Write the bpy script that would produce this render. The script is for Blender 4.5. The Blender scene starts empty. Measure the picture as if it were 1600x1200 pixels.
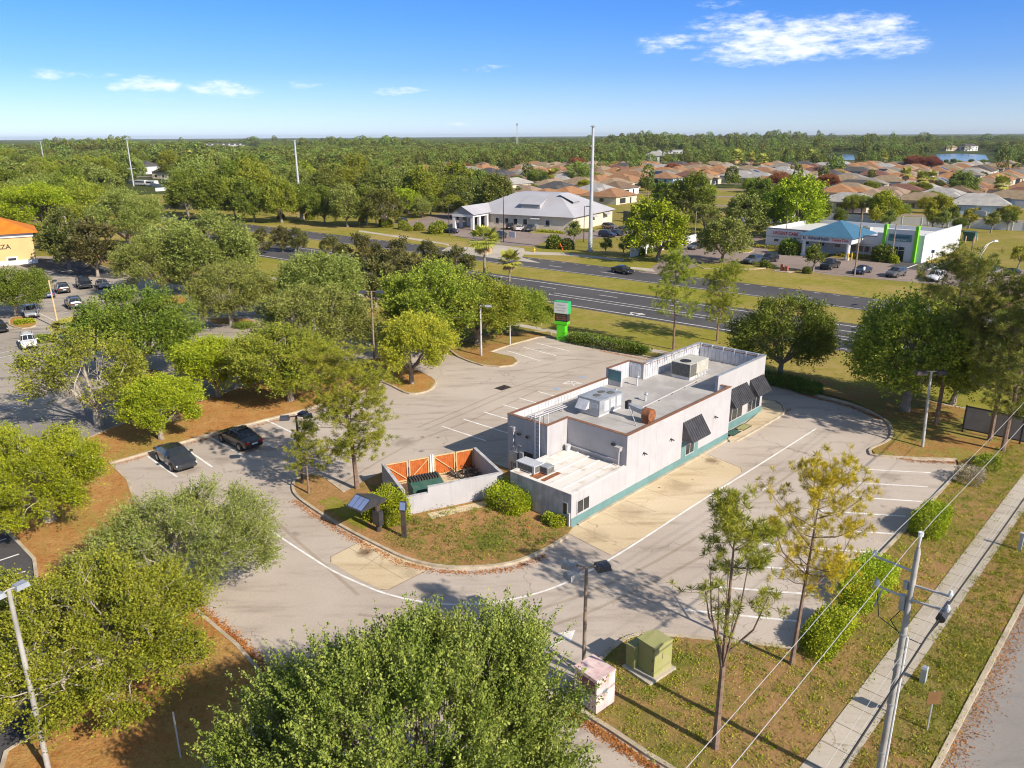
import bpy, math, random
import numpy as np
from mathutils import Vector, Matrix
C = bpy.context.scene.collection
S = bpy.context.scene
R = math.radians
# ------------------------------------------------------------------ camera, sky, sun, exposure
F, PITCH, ROLL, H = 1200.0, R(17.87), R(0.36), 24.5
cam = bpy.data.cameras.new('camera'); cam.sensor_width = 36; cam.lens = 36 * F / 1600
cam.clip_start = .5; cam.clip_end = 90000
co = bpy.data.objects.new('camera', cam); C.objects.link(co); S.camera = co
co.matrix_world = Matrix.Translation((0, 0, H)) @ Matrix.Rotation(R(90) - PITCH, 4, 'X') @ Matrix.Rotation(-ROLL, 4, 'Z')
SUN_AZ, SUN_EL = R(-42.0), R(33.0)          # direction towards the sun, counter-clockwise from +X
sd = bpy.data.lights.new('sun', 'SUN'); sd.energy = 4.8; sd.angle = R(.53); sd.color = (1, .905, .78)
so = bpy.data.objects.new('sun', sd); C.objects.link(so)
sv = Vector((math.cos(SUN_EL) * math.cos(SUN_AZ), math.cos(SUN_EL) * math.sin(SUN_AZ), math.sin(SUN_EL)))
so.rotation_euler = sv.to_track_quat('Z', 'Y').to_euler()
S.view_settings.view_transform = 'Standard'; S.view_settings.look = 'None'
S.view_settings.exposure = .52; S.view_settings.gamma = 1
S.cycles.max_bounces = 6; S.cycles.diffuse_bounces = 3; S.cycles.transparent_max_bounces = 8
S.cycles.volume_bounces = 0; S.cycles.filter_width = 1.1

def ray(u, v):
    x, y = u - 800, 600 - v
    c, s = math.cos(ROLL), math.sin(ROLL)
    X, Y = x * c + y * s, -x * s + y * c
    return (X, F * math.cos(PITCH) + Y * math.sin(PITCH), -F * math.sin(PITCH) + Y * math.cos(PITCH))

def G(u, v, z=0.0):
    """ground point (or point at height z) seen at pixel u, v of the 1600 x 1200 photograph"""
    d = ray(u, v); t = (z - H) / d[2]
    return (d[0] * t, d[1] * t)

def px(x, y, z=0.0):
    """pixel of a world point"""
    dz = z - H
    Z = y * math.cos(PITCH) - dz * math.sin(PITCH); Y = y * math.sin(PITCH) + dz * math.cos(PITCH)
    X, Y = F * x / Z, F * Y / Z
    c, s = math.cos(ROLL), math.sin(ROLL)
    return 800 + X * c - Y * s, 600 - (X * s + Y * c), Z

# ------------------------------------------------------------------ node helpers
class NT:
    def __init__(s, t): s.t = t; s.n = t.nodes; s.l = t.links
    def add(s, ty, **k):
        n = s.n.new(ty)
        for a, b in k.items(): setattr(n, a, b)
        return n
    def set(s, n, i, v):
        if hasattr(v, 'is_output'): s.l.new(v, n.inputs[i])
        elif v is not None: n.inputs[i].default_value = v
    def math(s, op, a, b=None, c=None, clamp=False):
        n = s.add('ShaderNodeMath', operation=op, use_clamp=clamp)
        for i, v in enumerate((a, b, c)): s.set(n, i, v)
        return n.outputs[0]
    def mix(s, f, a, b, mode='MIX'):
        n = s.add('ShaderNodeMix', data_type='RGBA', blend_type=mode)
        s.set(n, 0, f); s.set(n, 6, rgba(a)); s.set(n, 7, rgba(b)); return n.outputs[2]
    def noise(s, vec, scale, detail=4, rough=.55, w=None):
        n = s.add('ShaderNodeTexNoise'); s.set(n, 'Vector', vec)
        n.inputs['Scale'].default_value = scale; n.inputs['Detail'].default_value = detail; n.inputs['Roughness'].default_value = rough
        return n.outputs[0]
    def ramp(s, f, lo, hi):
        n = s.add('ShaderNodeMapRange'); n.interpolation_type = 'SMOOTHSTEP'
        s.set(n, 0, f); s.set(n, 1, lo); s.set(n, 2, hi); return n.outputs[0]
def rgba(c):
    return (*c, 1) if isinstance(c, tuple) and len(c) == 3 else c

def world():
    w = bpy.data.worlds.new('World'); S.world = w; w.use_nodes = True
    t = NT(w.node_tree); t.n.clear()
    sky = t.add('ShaderNodeTexSky', sky_type='NISHITA'); sky.sun_disc = False
    sky.sun_elevation = SUN_EL; sky.sun_rotation = R(90) - SUN_AZ
    sky.altitude = 0; sky.air_density = 1.0; sky.dust_density = .25; sky.ozone_density = 3.2
    tc = t.add('ShaderNodeTexCoord'); sep = t.add('ShaderNodeSeparateXYZ'); t.l.new(tc.outputs['Generated'], sep.inputs[0])
    az = t.math('ARCTAN2', sep.outputs[0], sep.outputs[1]); el = t.math('ARCSINE', sep.outputs[2])
    cmb = t.add('ShaderNodeCombineXYZ'); t.set(cmb, 0, az); t.set(cmb, 1, t.math('MULTIPLY', el, 3.4))
    n1 = t.noise(cmb.outputs[0], 34, 9, .66); n2 = t.noise(cmb.outputs[0], 11, 6, .6)
    n = t.math('ADD', t.math('MULTIPLY', n1, .65), t.math('MULTIPLY', n2, .6))
    tot = None
    # clouds by direction: pixel centre, half width, half height, density
    for (u, v, a, b, k) in [(1230, 64, 190, 34, 1.), (1335, 40, 95, 24, .95), (1180, 78, 110, 26, 1.), (1385, 70, 80, 20, .8), (1060, 70, 70, 20, .75), (1150, 42, 90, 24, .6),
                            (350, 140, 62, 15, 1.), (222, 133, 60, 16, .85), (90, 117, 50, 11, .6), (165, 121, 44, 9, .45), (625, 143, 46, 8, .7),
                            (760, 107, 42, 8, .5), (1130, 6, 40, 9, .6), (480, 131, 40, 9, .35), (-10, 98, 30, 8, .5), (250, 155, 40, 8, .35), (735, 193, 40, 6, .3)]:
        d = ray(u, v); a0 = math.atan2(d[0], d[1]); L = math.sqrt(d[0]**2 + d[1]**2 + d[2]**2); e0 = math.asin(d[2] / L)
        sc = L
        ax = t.math('DIVIDE', t.math('SUBTRACT', az, a0), a / sc * 1.15); ey = t.math('DIVIDE', t.math('SUBTRACT', el, e0), b / sc * 1.15)
        r2 = t.math('ADD', t.math('MULTIPLY', ax, ax), t.math('MULTIPLY', ey, ey))
        m = t.math('MULTIPLY', t.math('SUBTRACT', 1.0, r2, None, True), k)
        tot = m if tot is None else t.math('MAXIMUM', tot, m)
    nz = t.math('ADD', t.math('MULTIPLY', t.math('SUBTRACT', n1, .5), 2.6), t.math('MULTIPLY', t.math('SUBTRACT', n2, .5), 1.7))
    dens = t.ramp(t.math('ADD', t.math('MULTIPLY', tot, 1.0), nz), .2, 1.45)
    dens = t.math('MULTIPLY', dens, t.ramp(tot, 0.0, .35))
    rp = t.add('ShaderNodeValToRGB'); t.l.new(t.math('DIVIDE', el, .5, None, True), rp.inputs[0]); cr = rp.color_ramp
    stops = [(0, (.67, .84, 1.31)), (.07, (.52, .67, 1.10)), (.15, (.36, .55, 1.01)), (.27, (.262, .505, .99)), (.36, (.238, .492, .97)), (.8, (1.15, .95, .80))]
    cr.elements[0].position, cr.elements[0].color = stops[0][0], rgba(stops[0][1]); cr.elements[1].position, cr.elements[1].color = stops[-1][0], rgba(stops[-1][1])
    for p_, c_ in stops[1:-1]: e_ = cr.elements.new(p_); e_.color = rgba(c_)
    clear = t.mix(1.0, sky.outputs[0], rp.outputs[0], 'MULTIPLY')      # pale horizon, deep blue above; unseen zenith warmed and brightened to fill shadows
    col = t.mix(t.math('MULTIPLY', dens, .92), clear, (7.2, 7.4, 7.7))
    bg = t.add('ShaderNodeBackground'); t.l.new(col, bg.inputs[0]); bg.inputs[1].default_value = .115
    o = t.add('ShaderNodeOutputWorld'); t.l.new(bg.outputs[0], o.inputs[0])
world()

# ------------------------------------------------------------------ materials
def new_mat(name):
    m = bpy.data.materials.new(name); m.use_nodes = True
    t = NT(m.node_tree); b = t.n['Principled BSDF']; return m, t, b

def pm(name, c1, c2=None, scale=2.0, rough=.7, fine=30.0, amt=.18, bump=0.0, metal=0.0, spec=.4, coat=0.0, lo=.35, hi=.65, world_pos=False, streak=0.0):
    """painted or plain surface: two tones by a soft noise, a fine grain, optional bump and downward streaks"""
    m, t, b = new_mat(name)
    if world_pos: vec = t.add('ShaderNodeNewGeometry').outputs['Position']
    else: vec = t.add('ShaderNodeTexCoord').outputs['Object']
    c2 = c2 or tuple(x * .82 for x in c1)
    col = t.mix(t.ramp(t.noise(vec, scale), lo, hi), c1, c2)
    fn = t.noise(vec, fine, 3)
    g = t.math('ADD', t.math('MULTIPLY', fn, amt), 1 - amt * .5)
    if streak:
        mp = t.add('ShaderNodeMapping'); t.l.new(vec, mp.inputs[0]); mp.inputs['Scale'].default_value = (1, 1, .12)
        g = t.math('MULTIPLY', g, t.math('SUBTRACT', 1.0, t.math('MULTIPLY', t.ramp(t.noise(mp.outputs[0], 2.5), .5, .8), streak)))
    cg = t.add('ShaderNodeCombineXYZ')
    for i in range(3): t.set(cg, i, g)
    col = t.mix(1.0, col, cg.outputs[0], 'MULTIPLY')
    t.l.new(col, b.inputs['Base Color'])
    b.inputs['Roughness'].default_value = rough; b.inputs['Metallic'].default_value = metal
    b.inputs['Specular IOR Level'].default_value = spec; b.inputs['Coat Weight'].default_value = coat
    if bump:
        bn = t.add('ShaderNodeBump'); bn.inputs['Strength'].default_value = bump; bn.inputs['Distance'].default_value = .03
        t.l.new(fn, bn.inputs['Height']); t.l.new(bn.outputs[0], b.inputs['Normal'])
    return m

def paving(name, base, dark, light, stain=.5, grain=60.0, lines=0.0, crack=.65):
    """concrete or asphalt in the open: broad tone drift, tyre-worn patches, oil spots, cracks, aggregate grain"""
    m, t, b = new_mat(name); vec = t.add('ShaderNodeNewGeometry').outputs['Position']
    rot = t.add('ShaderNodeMapping'); t.l.new(vec, rot.inputs[0]); rot.inputs['Rotation'].default_value = (0, 0, R(-46.7)); rot.inputs['Scale'].default_value = (.35, 1.6, 1)
    a = t.ramp(t.noise(vec, .09, 5, .6), .35, .65); s = t.ramp(t.noise(rot.outputs[0], .55, 6, .62), .48, .74)
    col = t.mix(a, base, light); col = t.mix(t.math('MULTIPLY', s, stain), col, dark)
    sp = t.ramp(t.noise(vec, .8, 2, .5), .72, .80); col = t.mix(t.math('MULTIPLY', sp, stain * .8), col, dark)
    vo = t.add('ShaderNodeTexVoronoi', feature='DISTANCE_TO_EDGE'); wv = t.add('ShaderNodeVectorMath', operation='ADD')
    dn = t.add('ShaderNodeTexNoise'); t.l.new(vec, dn.inputs[0]); dn.inputs['Scale'].default_value = .8; dn.inputs['Detail'].default_value = 5
    sc = t.add('ShaderNodeVectorMath', operation='SCALE'); t.l.new(dn.outputs[1], sc.inputs[0]); sc.inputs['Scale'].default_value = 2.2
    t.l.new(vec, wv.inputs[0]); t.l.new(sc.outputs[0], wv.inputs[1]); t.l.new(wv.outputs[0], vo.inputs['Vector']); vo.inputs['Scale'].default_value = .14
    cr = t.math('MULTIPLY', t.math('LESS_THAN', vo.outputs[0], .0048), t.ramp(t.noise(vec, .12, 2), .45, .6))
    col = t.mix(t.math('MULTIPLY', cr, crack), col, dark)
    g = t.math('ADD', t.math('MULTIPLY', t.noise(vec, grain * .12, 6, .7), .42), .79)
    cg = t.add('ShaderNodeCombineXYZ')
    for i in range(3): t.set(cg, i, g)
    col = t.mix(1.0, col, cg.outputs[0], 'MULTIPLY'); t.l.new(col, b.inputs['Base Color'])
    b.inputs['Roughness'].default_value = .85; b.inputs['Specular IOR Level'].default_value = .25
    bn = t.add('ShaderNodeBump'); bn.inputs['Strength'].default_value = .25; bn.inputs['Distance'].default_value = .02
    t.l.new(t.noise(vec, grain, 3), bn.inputs['Height']); t.l.new(bn.outputs[0], b.inputs['Normal'])
    return m

def turf(name, green, green2, dry, dry_amt=.5, big=.05, litter=None):
    """mown or weedy grass: green mottle, dry patches, blade grain"""
    m, t, b = new_mat(name); vec = t.add('ShaderNodeNewGeometry').outputs['Position']
    col = t.mix(t.ramp(t.noise(vec, .45, 6, .65), .35, .68), green, green2)
    d = t.ramp(t.math('ADD', t.math('MULTIPLY', t.noise(vec, big, 4, .6), .6), t.math('MULTIPLY', t.noise(vec, 1.1, 6, .7), .45)), .62 - dry_amt * .25, .80 - dry_amt * .25)
    col = t.mix(d, col, dry)
    if litter: col = t.mix(t.ramp(t.noise(vec, 3.0, 6, .75), .52, .66), col, litter)
    g = t.math('ADD', t.math('MULTIPLY', t.noise(vec, 5.5, 7, .8), 1.5), .28)
    cg = t.add('ShaderNodeCombineXYZ')
    for i in range(3): t.set(cg, i, g)
    col = t.mix(1.0, col, cg.outputs[0], 'MULTIPLY'); t.l.new(col, b.inputs['Base Color'])
    b.inputs['Roughness'].default_value = .95; b.inputs['Specular IOR Level'].default_value = .1
    bn = t.add('ShaderNodeBump'); bn.inputs['Strength'].default_value = .9; bn.inputs['Distance'].default_value = .12
    t.l.new(t.noise(vec, 5, 6, .75), bn.inputs['Height']); t.l.new(bn.outputs[0], b.inputs['Normal'])
    return m

def leaf_mat(name, c1, c2, trans=.12, var=.55, clump=.6, ov=.28, oh=.03):
    m, t, b = new_mat(name)
    vec = t.add('ShaderNodeTexCoord').outputs['Object']; gi = t.add('ShaderNodeNewGeometry'); oi = t.add('ShaderNodeObjectInfo')
    f = t.math('ADD', t.math('MULTIPLY', t.ramp(t.noise(vec, clump * 1.5, 3), .32, .68), .7), t.math('MULTIPLY', gi.outputs['Random Per Island'], .3))
    col = t.mix(f, c1, c2)
    hs = t.add('ShaderNodeHueSaturation'); t.l.new(col, hs.inputs['Color'])
    t.set(hs, 'Hue', t.math('ADD', t.math('MULTIPLY', oi.outputs['Random'], oh), .5 - oh / 2))
    t.set(hs, 'Value', t.math('ADD', t.math('ADD', t.math('MULTIPLY', gi.outputs['Random Per Island'], var), 1.13 - var * .5), t.math('MULTIPLY', t.math('SUBTRACT', oi.outputs['Random'], .5), ov)))
    t.l.new(hs.outputs[0], b.inputs['Base Color']); b.inputs['Roughness'].default_value = .55; b.inputs['Specular IOR Level'].default_value = .25
    tr = t.add('ShaderNodeBsdfTranslucent'); t.l.new(hs.outputs[0], tr.inputs[0])
    mx = t.add('ShaderNodeMixShader'); mx.inputs[0].default_value = trans
    t.l.new(b.outputs[0], mx.inputs[1]); t.l.new(tr.outputs[0], mx.inputs[2]); t.l.new(mx.outputs[0], t.n['Material Output'].inputs[0])
    return m

M = {}
M['lot'] = paving('pale_concrete_lot', (.43, .36, .295), (.235, .19, .155), (.505, .435, .365), .55)
M['lot_old'] = paving('worn_grey_lot', (.34, .295, .24), (.10, .093, .085), (.44, .38, .305), .8)
M['asphalt'] = paving('dark_asphalt', (.078, .074, .074), (.048, .046, .047), (.10, .094, .092), .5, crack=.3)
M['lane'] = paving('local_road_asphalt', (.25, .225, .205), (.16, .145, .135), (.31, .28, .25), .5)
M['far_lot'] = paving('brownish_far_lot', (.24, .185, .155), (.15, .12, .10), (.30, .235, .20), .5)
M['pad'] = paving('yellowish_concrete_pad', (.56, .44, .275), (.27, .18, .09), (.62, .51, .35), .55)
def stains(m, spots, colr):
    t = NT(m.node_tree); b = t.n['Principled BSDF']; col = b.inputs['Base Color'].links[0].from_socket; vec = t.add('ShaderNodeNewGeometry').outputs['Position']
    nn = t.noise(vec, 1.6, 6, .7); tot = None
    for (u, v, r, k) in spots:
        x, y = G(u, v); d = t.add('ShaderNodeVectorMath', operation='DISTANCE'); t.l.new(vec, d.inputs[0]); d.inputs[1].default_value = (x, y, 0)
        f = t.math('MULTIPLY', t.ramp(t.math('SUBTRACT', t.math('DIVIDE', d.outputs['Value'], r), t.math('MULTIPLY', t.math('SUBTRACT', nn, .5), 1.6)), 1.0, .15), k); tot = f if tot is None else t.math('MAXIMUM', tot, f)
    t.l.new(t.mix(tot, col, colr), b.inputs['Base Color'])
M['walk'] = paving('sidewalk_concrete', (.43, .375, .30), (.27, .22, .16), (.50, .44, .355), .5)
stains(M['pad'], [(571, 863, .75, .85), (574, 864, .3, 1.), (1112, 720, .9, .7), (1060, 760, 1.6, .35), (985, 800, 1.8, .3), (1030, 762, .14, 1.), (1082, 750, .14, .9), (930, 838, 1.2, .3), (640, 895, .8, .3)], (.13, .075, .035))
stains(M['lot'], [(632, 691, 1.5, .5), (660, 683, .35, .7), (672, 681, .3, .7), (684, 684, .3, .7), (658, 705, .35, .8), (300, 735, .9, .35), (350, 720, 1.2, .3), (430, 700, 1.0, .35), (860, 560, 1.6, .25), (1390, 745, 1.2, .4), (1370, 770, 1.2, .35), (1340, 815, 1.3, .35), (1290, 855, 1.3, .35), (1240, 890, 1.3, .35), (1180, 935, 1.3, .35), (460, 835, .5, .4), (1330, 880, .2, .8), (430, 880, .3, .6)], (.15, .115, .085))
M['kerb'] = pm('kerb_concrete', (.52, .44, .32), (.38, .31, .22), 1.2, .9, 14, .4, world_pos=True)
M['paint'] = pm('road_paint_white', (.84, .82, .78), (.66, .63, .58), 1.5, .8, 9, .35, world_pos=True)
M['paint_blue'] = pm('road_paint_blue', (.25, .38, .55), (.40, .42, .45), 1.5, .8, 9, .3, world_pos=True)
M['grass'] = turf('field_grass', (.19, .18, .025), (.25, .22, .045), (.33, .235, .085), .55)
M['lawn'] = turf('verge_grass', (.215, .205, .022), (.27, .245, .045), (.36, .26, .09), .6, .05)
M['dry'] = turf('dry_weedy_grass', (.17, .165, .03), (.25, .19, .06), (.34, .20, .085), .75, .12)
M['mulch'] = turf('fallen_leaf_mulch', (.42, .195, .06), (.48, .275, .095), (.36, .255, .065), .55, .14, (.33, .14, .04))
M['mulch_dull'] = turf('leafy_brown_ground', (.33, .17, .055), (.38, .235, .085), (.25, .235, .05), .7, .2, (.27, .125, .04))
M['bed'] = turf('sandy_weedy_bed', (.15, .155, .028), (.34, .19, .075), (.41, .225, .095), .8, .2)
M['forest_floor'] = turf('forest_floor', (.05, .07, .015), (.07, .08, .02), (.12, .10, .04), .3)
M['white'] = pm('white_stucco', (.44, .428, .438), (.41, .398, .408), .8, .85, 22, .10, .15, streak=.14)
M['white_old'] = pm('weathered_white_stucco', (.52, .51, .515), (.38, .37, .365), 1.4, .9, 18, .2, .2, streak=.35)
M['teal'] = pm('teal_band_paint', (.135, .25, .245), (.115, .22, .215), .9, .75, 18, .12, streak=.1)
M['rust'] = pm('rusty_brown_metal', (.33, .125, .05), (.20, .08, .04), 3, .8, 25, .35)
M['coping'] = pm('brown_coping_metal', (.26, .125, .065), (.19, .10, .06), 2, .7, 20, .3)
M['metal'] = pm('grey_galvanised_metal', (.46, .475, .49), (.36, .38, .40), 2, .45, 25, .15, metal=.4)
M['metal_pale'] = pm('pale_metal_panel', (.62, .63, .65), (.52, .53, .56), 1.5, .5, 20, .1, metal=.2)
M['beige_metal'] = pm('beige_cabinet_metal', (.52, .50, .43), (.44, .42, .36), 1.5, .6, 20, .12)
M['grille'] = pm('dark_grille', (.16, .155, .14), (.10, .10, .09), 6, .7, 60, .4)
M['deck'] = pm('grey_roof_membrane', (.44, .415, .39), (.35, .33, .31), .6, .85, 14, .16, .1)
M['deck_old'] = pm('stained_white_roof', (.72, .68, .62), (.47, .37, .28), .9, .9, 12, .25, .15, lo=.5, hi=.78)
M['awn'] = pm('charcoal_metal', (.095, .095, .105), (.07, .07, .08), 1.5, .45, 20, .15, metal=.5)
M['black'] = pm('black_plastic', (.022, .022, .024), (.035, .033, .032), 3, .6, 25, .2)
M['dark_glass'] = pm('dark_glass', (.02, .025, .03), (.03, .035, .04), 1, .06, 20, .1, spec=.8)
M['wood_fence'] = pm('orange_stained_boards', (.50, .13, .025), (.40, .10, .02), 2.5, .75, 22, .3, streak=.25)
M['timber'] = pm('pale_timber', (.60, .42, .22), (.48, .33, .17), 2, .8, 25, .25)
M['pole_wood'] = pm('weathered_pole_wood', (.33, .25, .18), (.22, .165, .12), 3, .9, 25, .35)
M['pole_conc'] = pm('grey_pole_concrete', (.44, .42, .385), (.30, .285, .26), 1.2, .85, 20, .25)
M['pole_brown'] = pm('dark_brown_pole', (.055, .042, .038), (.085, .065, .055), 2, .6, 20, .2)
M['steel'] = pm('pale_grey_steel', (.55, .56, .57), (.45, .46, .47), .6, .5, 9, .1, metal=.3)
M['dumpster'] = pm('dark_green_dumpster', (.035, .095, .075), (.06, .12, .09), 1.6, .6, 18, .3)
M['olive'] = pm('olive_green_cabinet', (.31, .315, .11), (.35, .33, .15), 1.4, .6, 18, .15, streak=.12)
M['pink'] = pm('faded_pink_bin', (.72, .58, .545), (.64, .42, .40), 1.6, .7, 14, .2, streak=.3)
M['pink_deep'] = pm('deep_pink_chute', (.42, .16, .17), (.34, .12, .13), 2, .7, 14, .2)
M['notice'] = pm('grey_notice_panel', (.34, .35, .35), (.22, .23, .24), 9, .7, 30, .4)
M['green_sign'] = pm('bright_green_sign', (.10, .62, .015), (.085, .55, .012), 1, .5, 20, .08)
M['green_dark'] = pm('mid_green_sign', (.04, .42, .13), (.035, .38, .12), 1, .5, 20, .08)
M['sign_white'] = pm('white_sign_face', (.66, .655, .65), (.61, .605, .60), 2, .5, 20, .06)
M['sign_grey'] = pm('grey_lettering', (.42, .45, .42), (.36, .38, .36), 2, .5, 20, .06)
M['brown_sign'] = pm('brown_sign_back', (.20, .105, .035), (.16, .085, .03), 2, .6, 20, .15)
M['blue_roof'] = pm('blue_metal_roof', (.06, .16, .25), (.05, .14, .22), .8, .45, 10, .12)
M['lime'] = pm('lime_green_fin', (.19, .60, .01), (.17, .54, .01), 1, .5, 10, .06)
M['red_text'] = pm('red_lettering', (.55, .02, .03), (.5, .02, .03), 2, .5, 10, .05)
M['blue_text'] = pm('navy_lettering', (.02, .08, .22), (.02, .07, .19), 2, .5, 10, .05)
M['tan_wall'] = pm('tan_stucco', (.60, .50, .40), (.54, .44, .35), .4, .85, 6, .12)
M['cream_wall'] = pm('cream_stucco', (.66, .58, .46), (.60, .52, .41), .4, .85, 6, .12)
M['yellow_wall'] = pm('yellow_stucco', (.62, .44, .20), (.56, .40, .18), .4, .85, 6, .12)
M['orange_roof'] = pm('orange_tile_roof', (.66, .20, .012), (.55, .16, .01), .6, .8, 9, .3)
M['white_roof'] = pm('pale_metal_roof', (.44, .43, .45), (.39, .38, .40), .15, .5, 3, .10)
M['tyre'] = pm('black_rubber', (.018, .018, .018), (.028, .027, .026), 5, .85, 40, .2)
M['rim'] = pm('alloy_rim', (.35, .36, .37), (.25, .26, .27), 5, .35, 40, .15, metal=.8)
M['headlight'] = pm('clear_lamp', (.75, .76, .78), (.6, .62, .65), 6, .15, 40, .1, spec=.7)
M['taillight'] = pm('red_lamp', (.42, .012, .012), (.3, .01, .01), 6, .2, 40, .1)
M['plate'] = pm('pale_plate', (.7, .7, .66), (.6, .6, .55), 8, .5, 40, .1)
M['skin'] = pm('skin', (.45, .27, .19), None, 3, .6)
M['shirt'] = pm('white_cloth', (.75, .75, .74), None, 3, .9)
M['trousers'] = pm('dark_cloth', (.05, .05, .07), None, 3, .9)
M['bark'] = pm('grey_bark', (.31, .265, .21), (.20, .165, .13), 2.5, .95, 14, .5, .5)
M['bark_pale'] = pm('pale_bark', (.47, .42, .34), (.33, .285, .22), 2.5, .95, 14, .5, .5)
M['twig'] = pm('brownish_twigs', (.30, .24, .165), (.22, .17, .115), 4, .95, 14, .3)
M['bark_pine'] = pm('brown_pine_bark', (.27, .18, .125), (.17, .115, .085), 3, .95, 12, .55, .6)
M['water'] = pm('lake_water', (.03, .09, .19), (.045, .11, .21), .02, .12, .3, .2, spec=.6, world_pos=True)
M['screen'] = pm('tan_grey_fabric', (.34, .31, .26), (.28, .255, .21), 1, .9, 20, .15)
M['orange_junk'] = pm('orange_plastic', (.75, .16, .02), None, 3, .6)
M['yellow_post'] = pm('yellow_paint', (.62, .42, .06), None, 3, .6)
M['wire_pale'] = pm('bare_wire', (.55, .54, .52), None, 3, .5, metal=.3)
M['brick_red'] = pm('brick_red', (.38, .12, .07), None, 3, .8)
# foliage
L = {}
L['oak'] = leaf_mat('oak_leaves', (0.151, 0.200, 0.016), (0.294, 0.302, 0.032))
L['yellow'] = leaf_mat('young_yellow_green_leaves', (0.19, 0.25, 0.009), (0.34, 0.37, 0.02))
L['gold'] = leaf_mat('yellowing_leaves', (0.21, 0.23, 0.016), (0.42, 0.37, 0.035))
L['olive'] = leaf_mat('dull_olive_leaves', (.15, .19, .03), (.275, .305, .07))
L['fresh'] = leaf_mat('fresh_oak_leaves', (.15, .195, .012), (.295, .32, .03))
L['spray'] = leaf_mat('upright_oak_sprays', (.10, .145, .014), (.285, .305, .06))
L['dark'] = leaf_mat('dark_green_leaves', (0.093, 0.140, 0.014), (0.194, 0.223, 0.026))
L['deep'] = leaf_mat('deep_evergreen_leaves', (0.075, 0.103, 0.020), (0.156, 0.169, 0.036))
L['magnolia'] = leaf_mat('magnolia_leaves', (0.055, 0.07, 0.014), (0.165, 0.145, 0.042))
L['pine'] = leaf_mat('pine_needles', (.165, .215, .014), (.36, .37, .04))
L['pine_gold'] = leaf_mat('yellowed_pine_needles', (.36, .31, .014), (.58, .46, .024))
L['pine_dark'] = leaf_mat('dark_pine_needles', (0.106, 0.140, 0.020), (0.244, 0.218, 0.036))
L['palm'] = leaf_mat('palm_fronds', (0.213, 0.242, 0.029), (0.401, 0.363, 0.072))
L['dead_frond'] = leaf_mat('dead_fronds', (0.451, 0.278, 0.131), (0.600, 0.399, 0.217))
L['red'] = leaf_mat('rust_red_leaves', (0.237, 0.079, 0.036), (0.350, 0.133, 0.058))
L['hedge'] = leaf_mat('clipped_hedge_leaves', (0.188, 0.260, 0.009), (0.375, 0.417, 0.020))
L['hedge_dark'] = leaf_mat('dark_hedge_leaves', (0.088, 0.140, 0.017), (0.175, 0.218, 0.029))
L['far'] = leaf_mat('distant_leaves', (.085, .125, .017), (.23, .25, .045), .15, .5, .4, .75, .06)
L['litter'] = leaf_mat('brown_litter', (.30, .11, .025), (.45, .21, .06), .1)
L['dead'] = leaf_mat('dead_twigs', (.20, .17, .12), (.34, .28, .20), .1)

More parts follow.
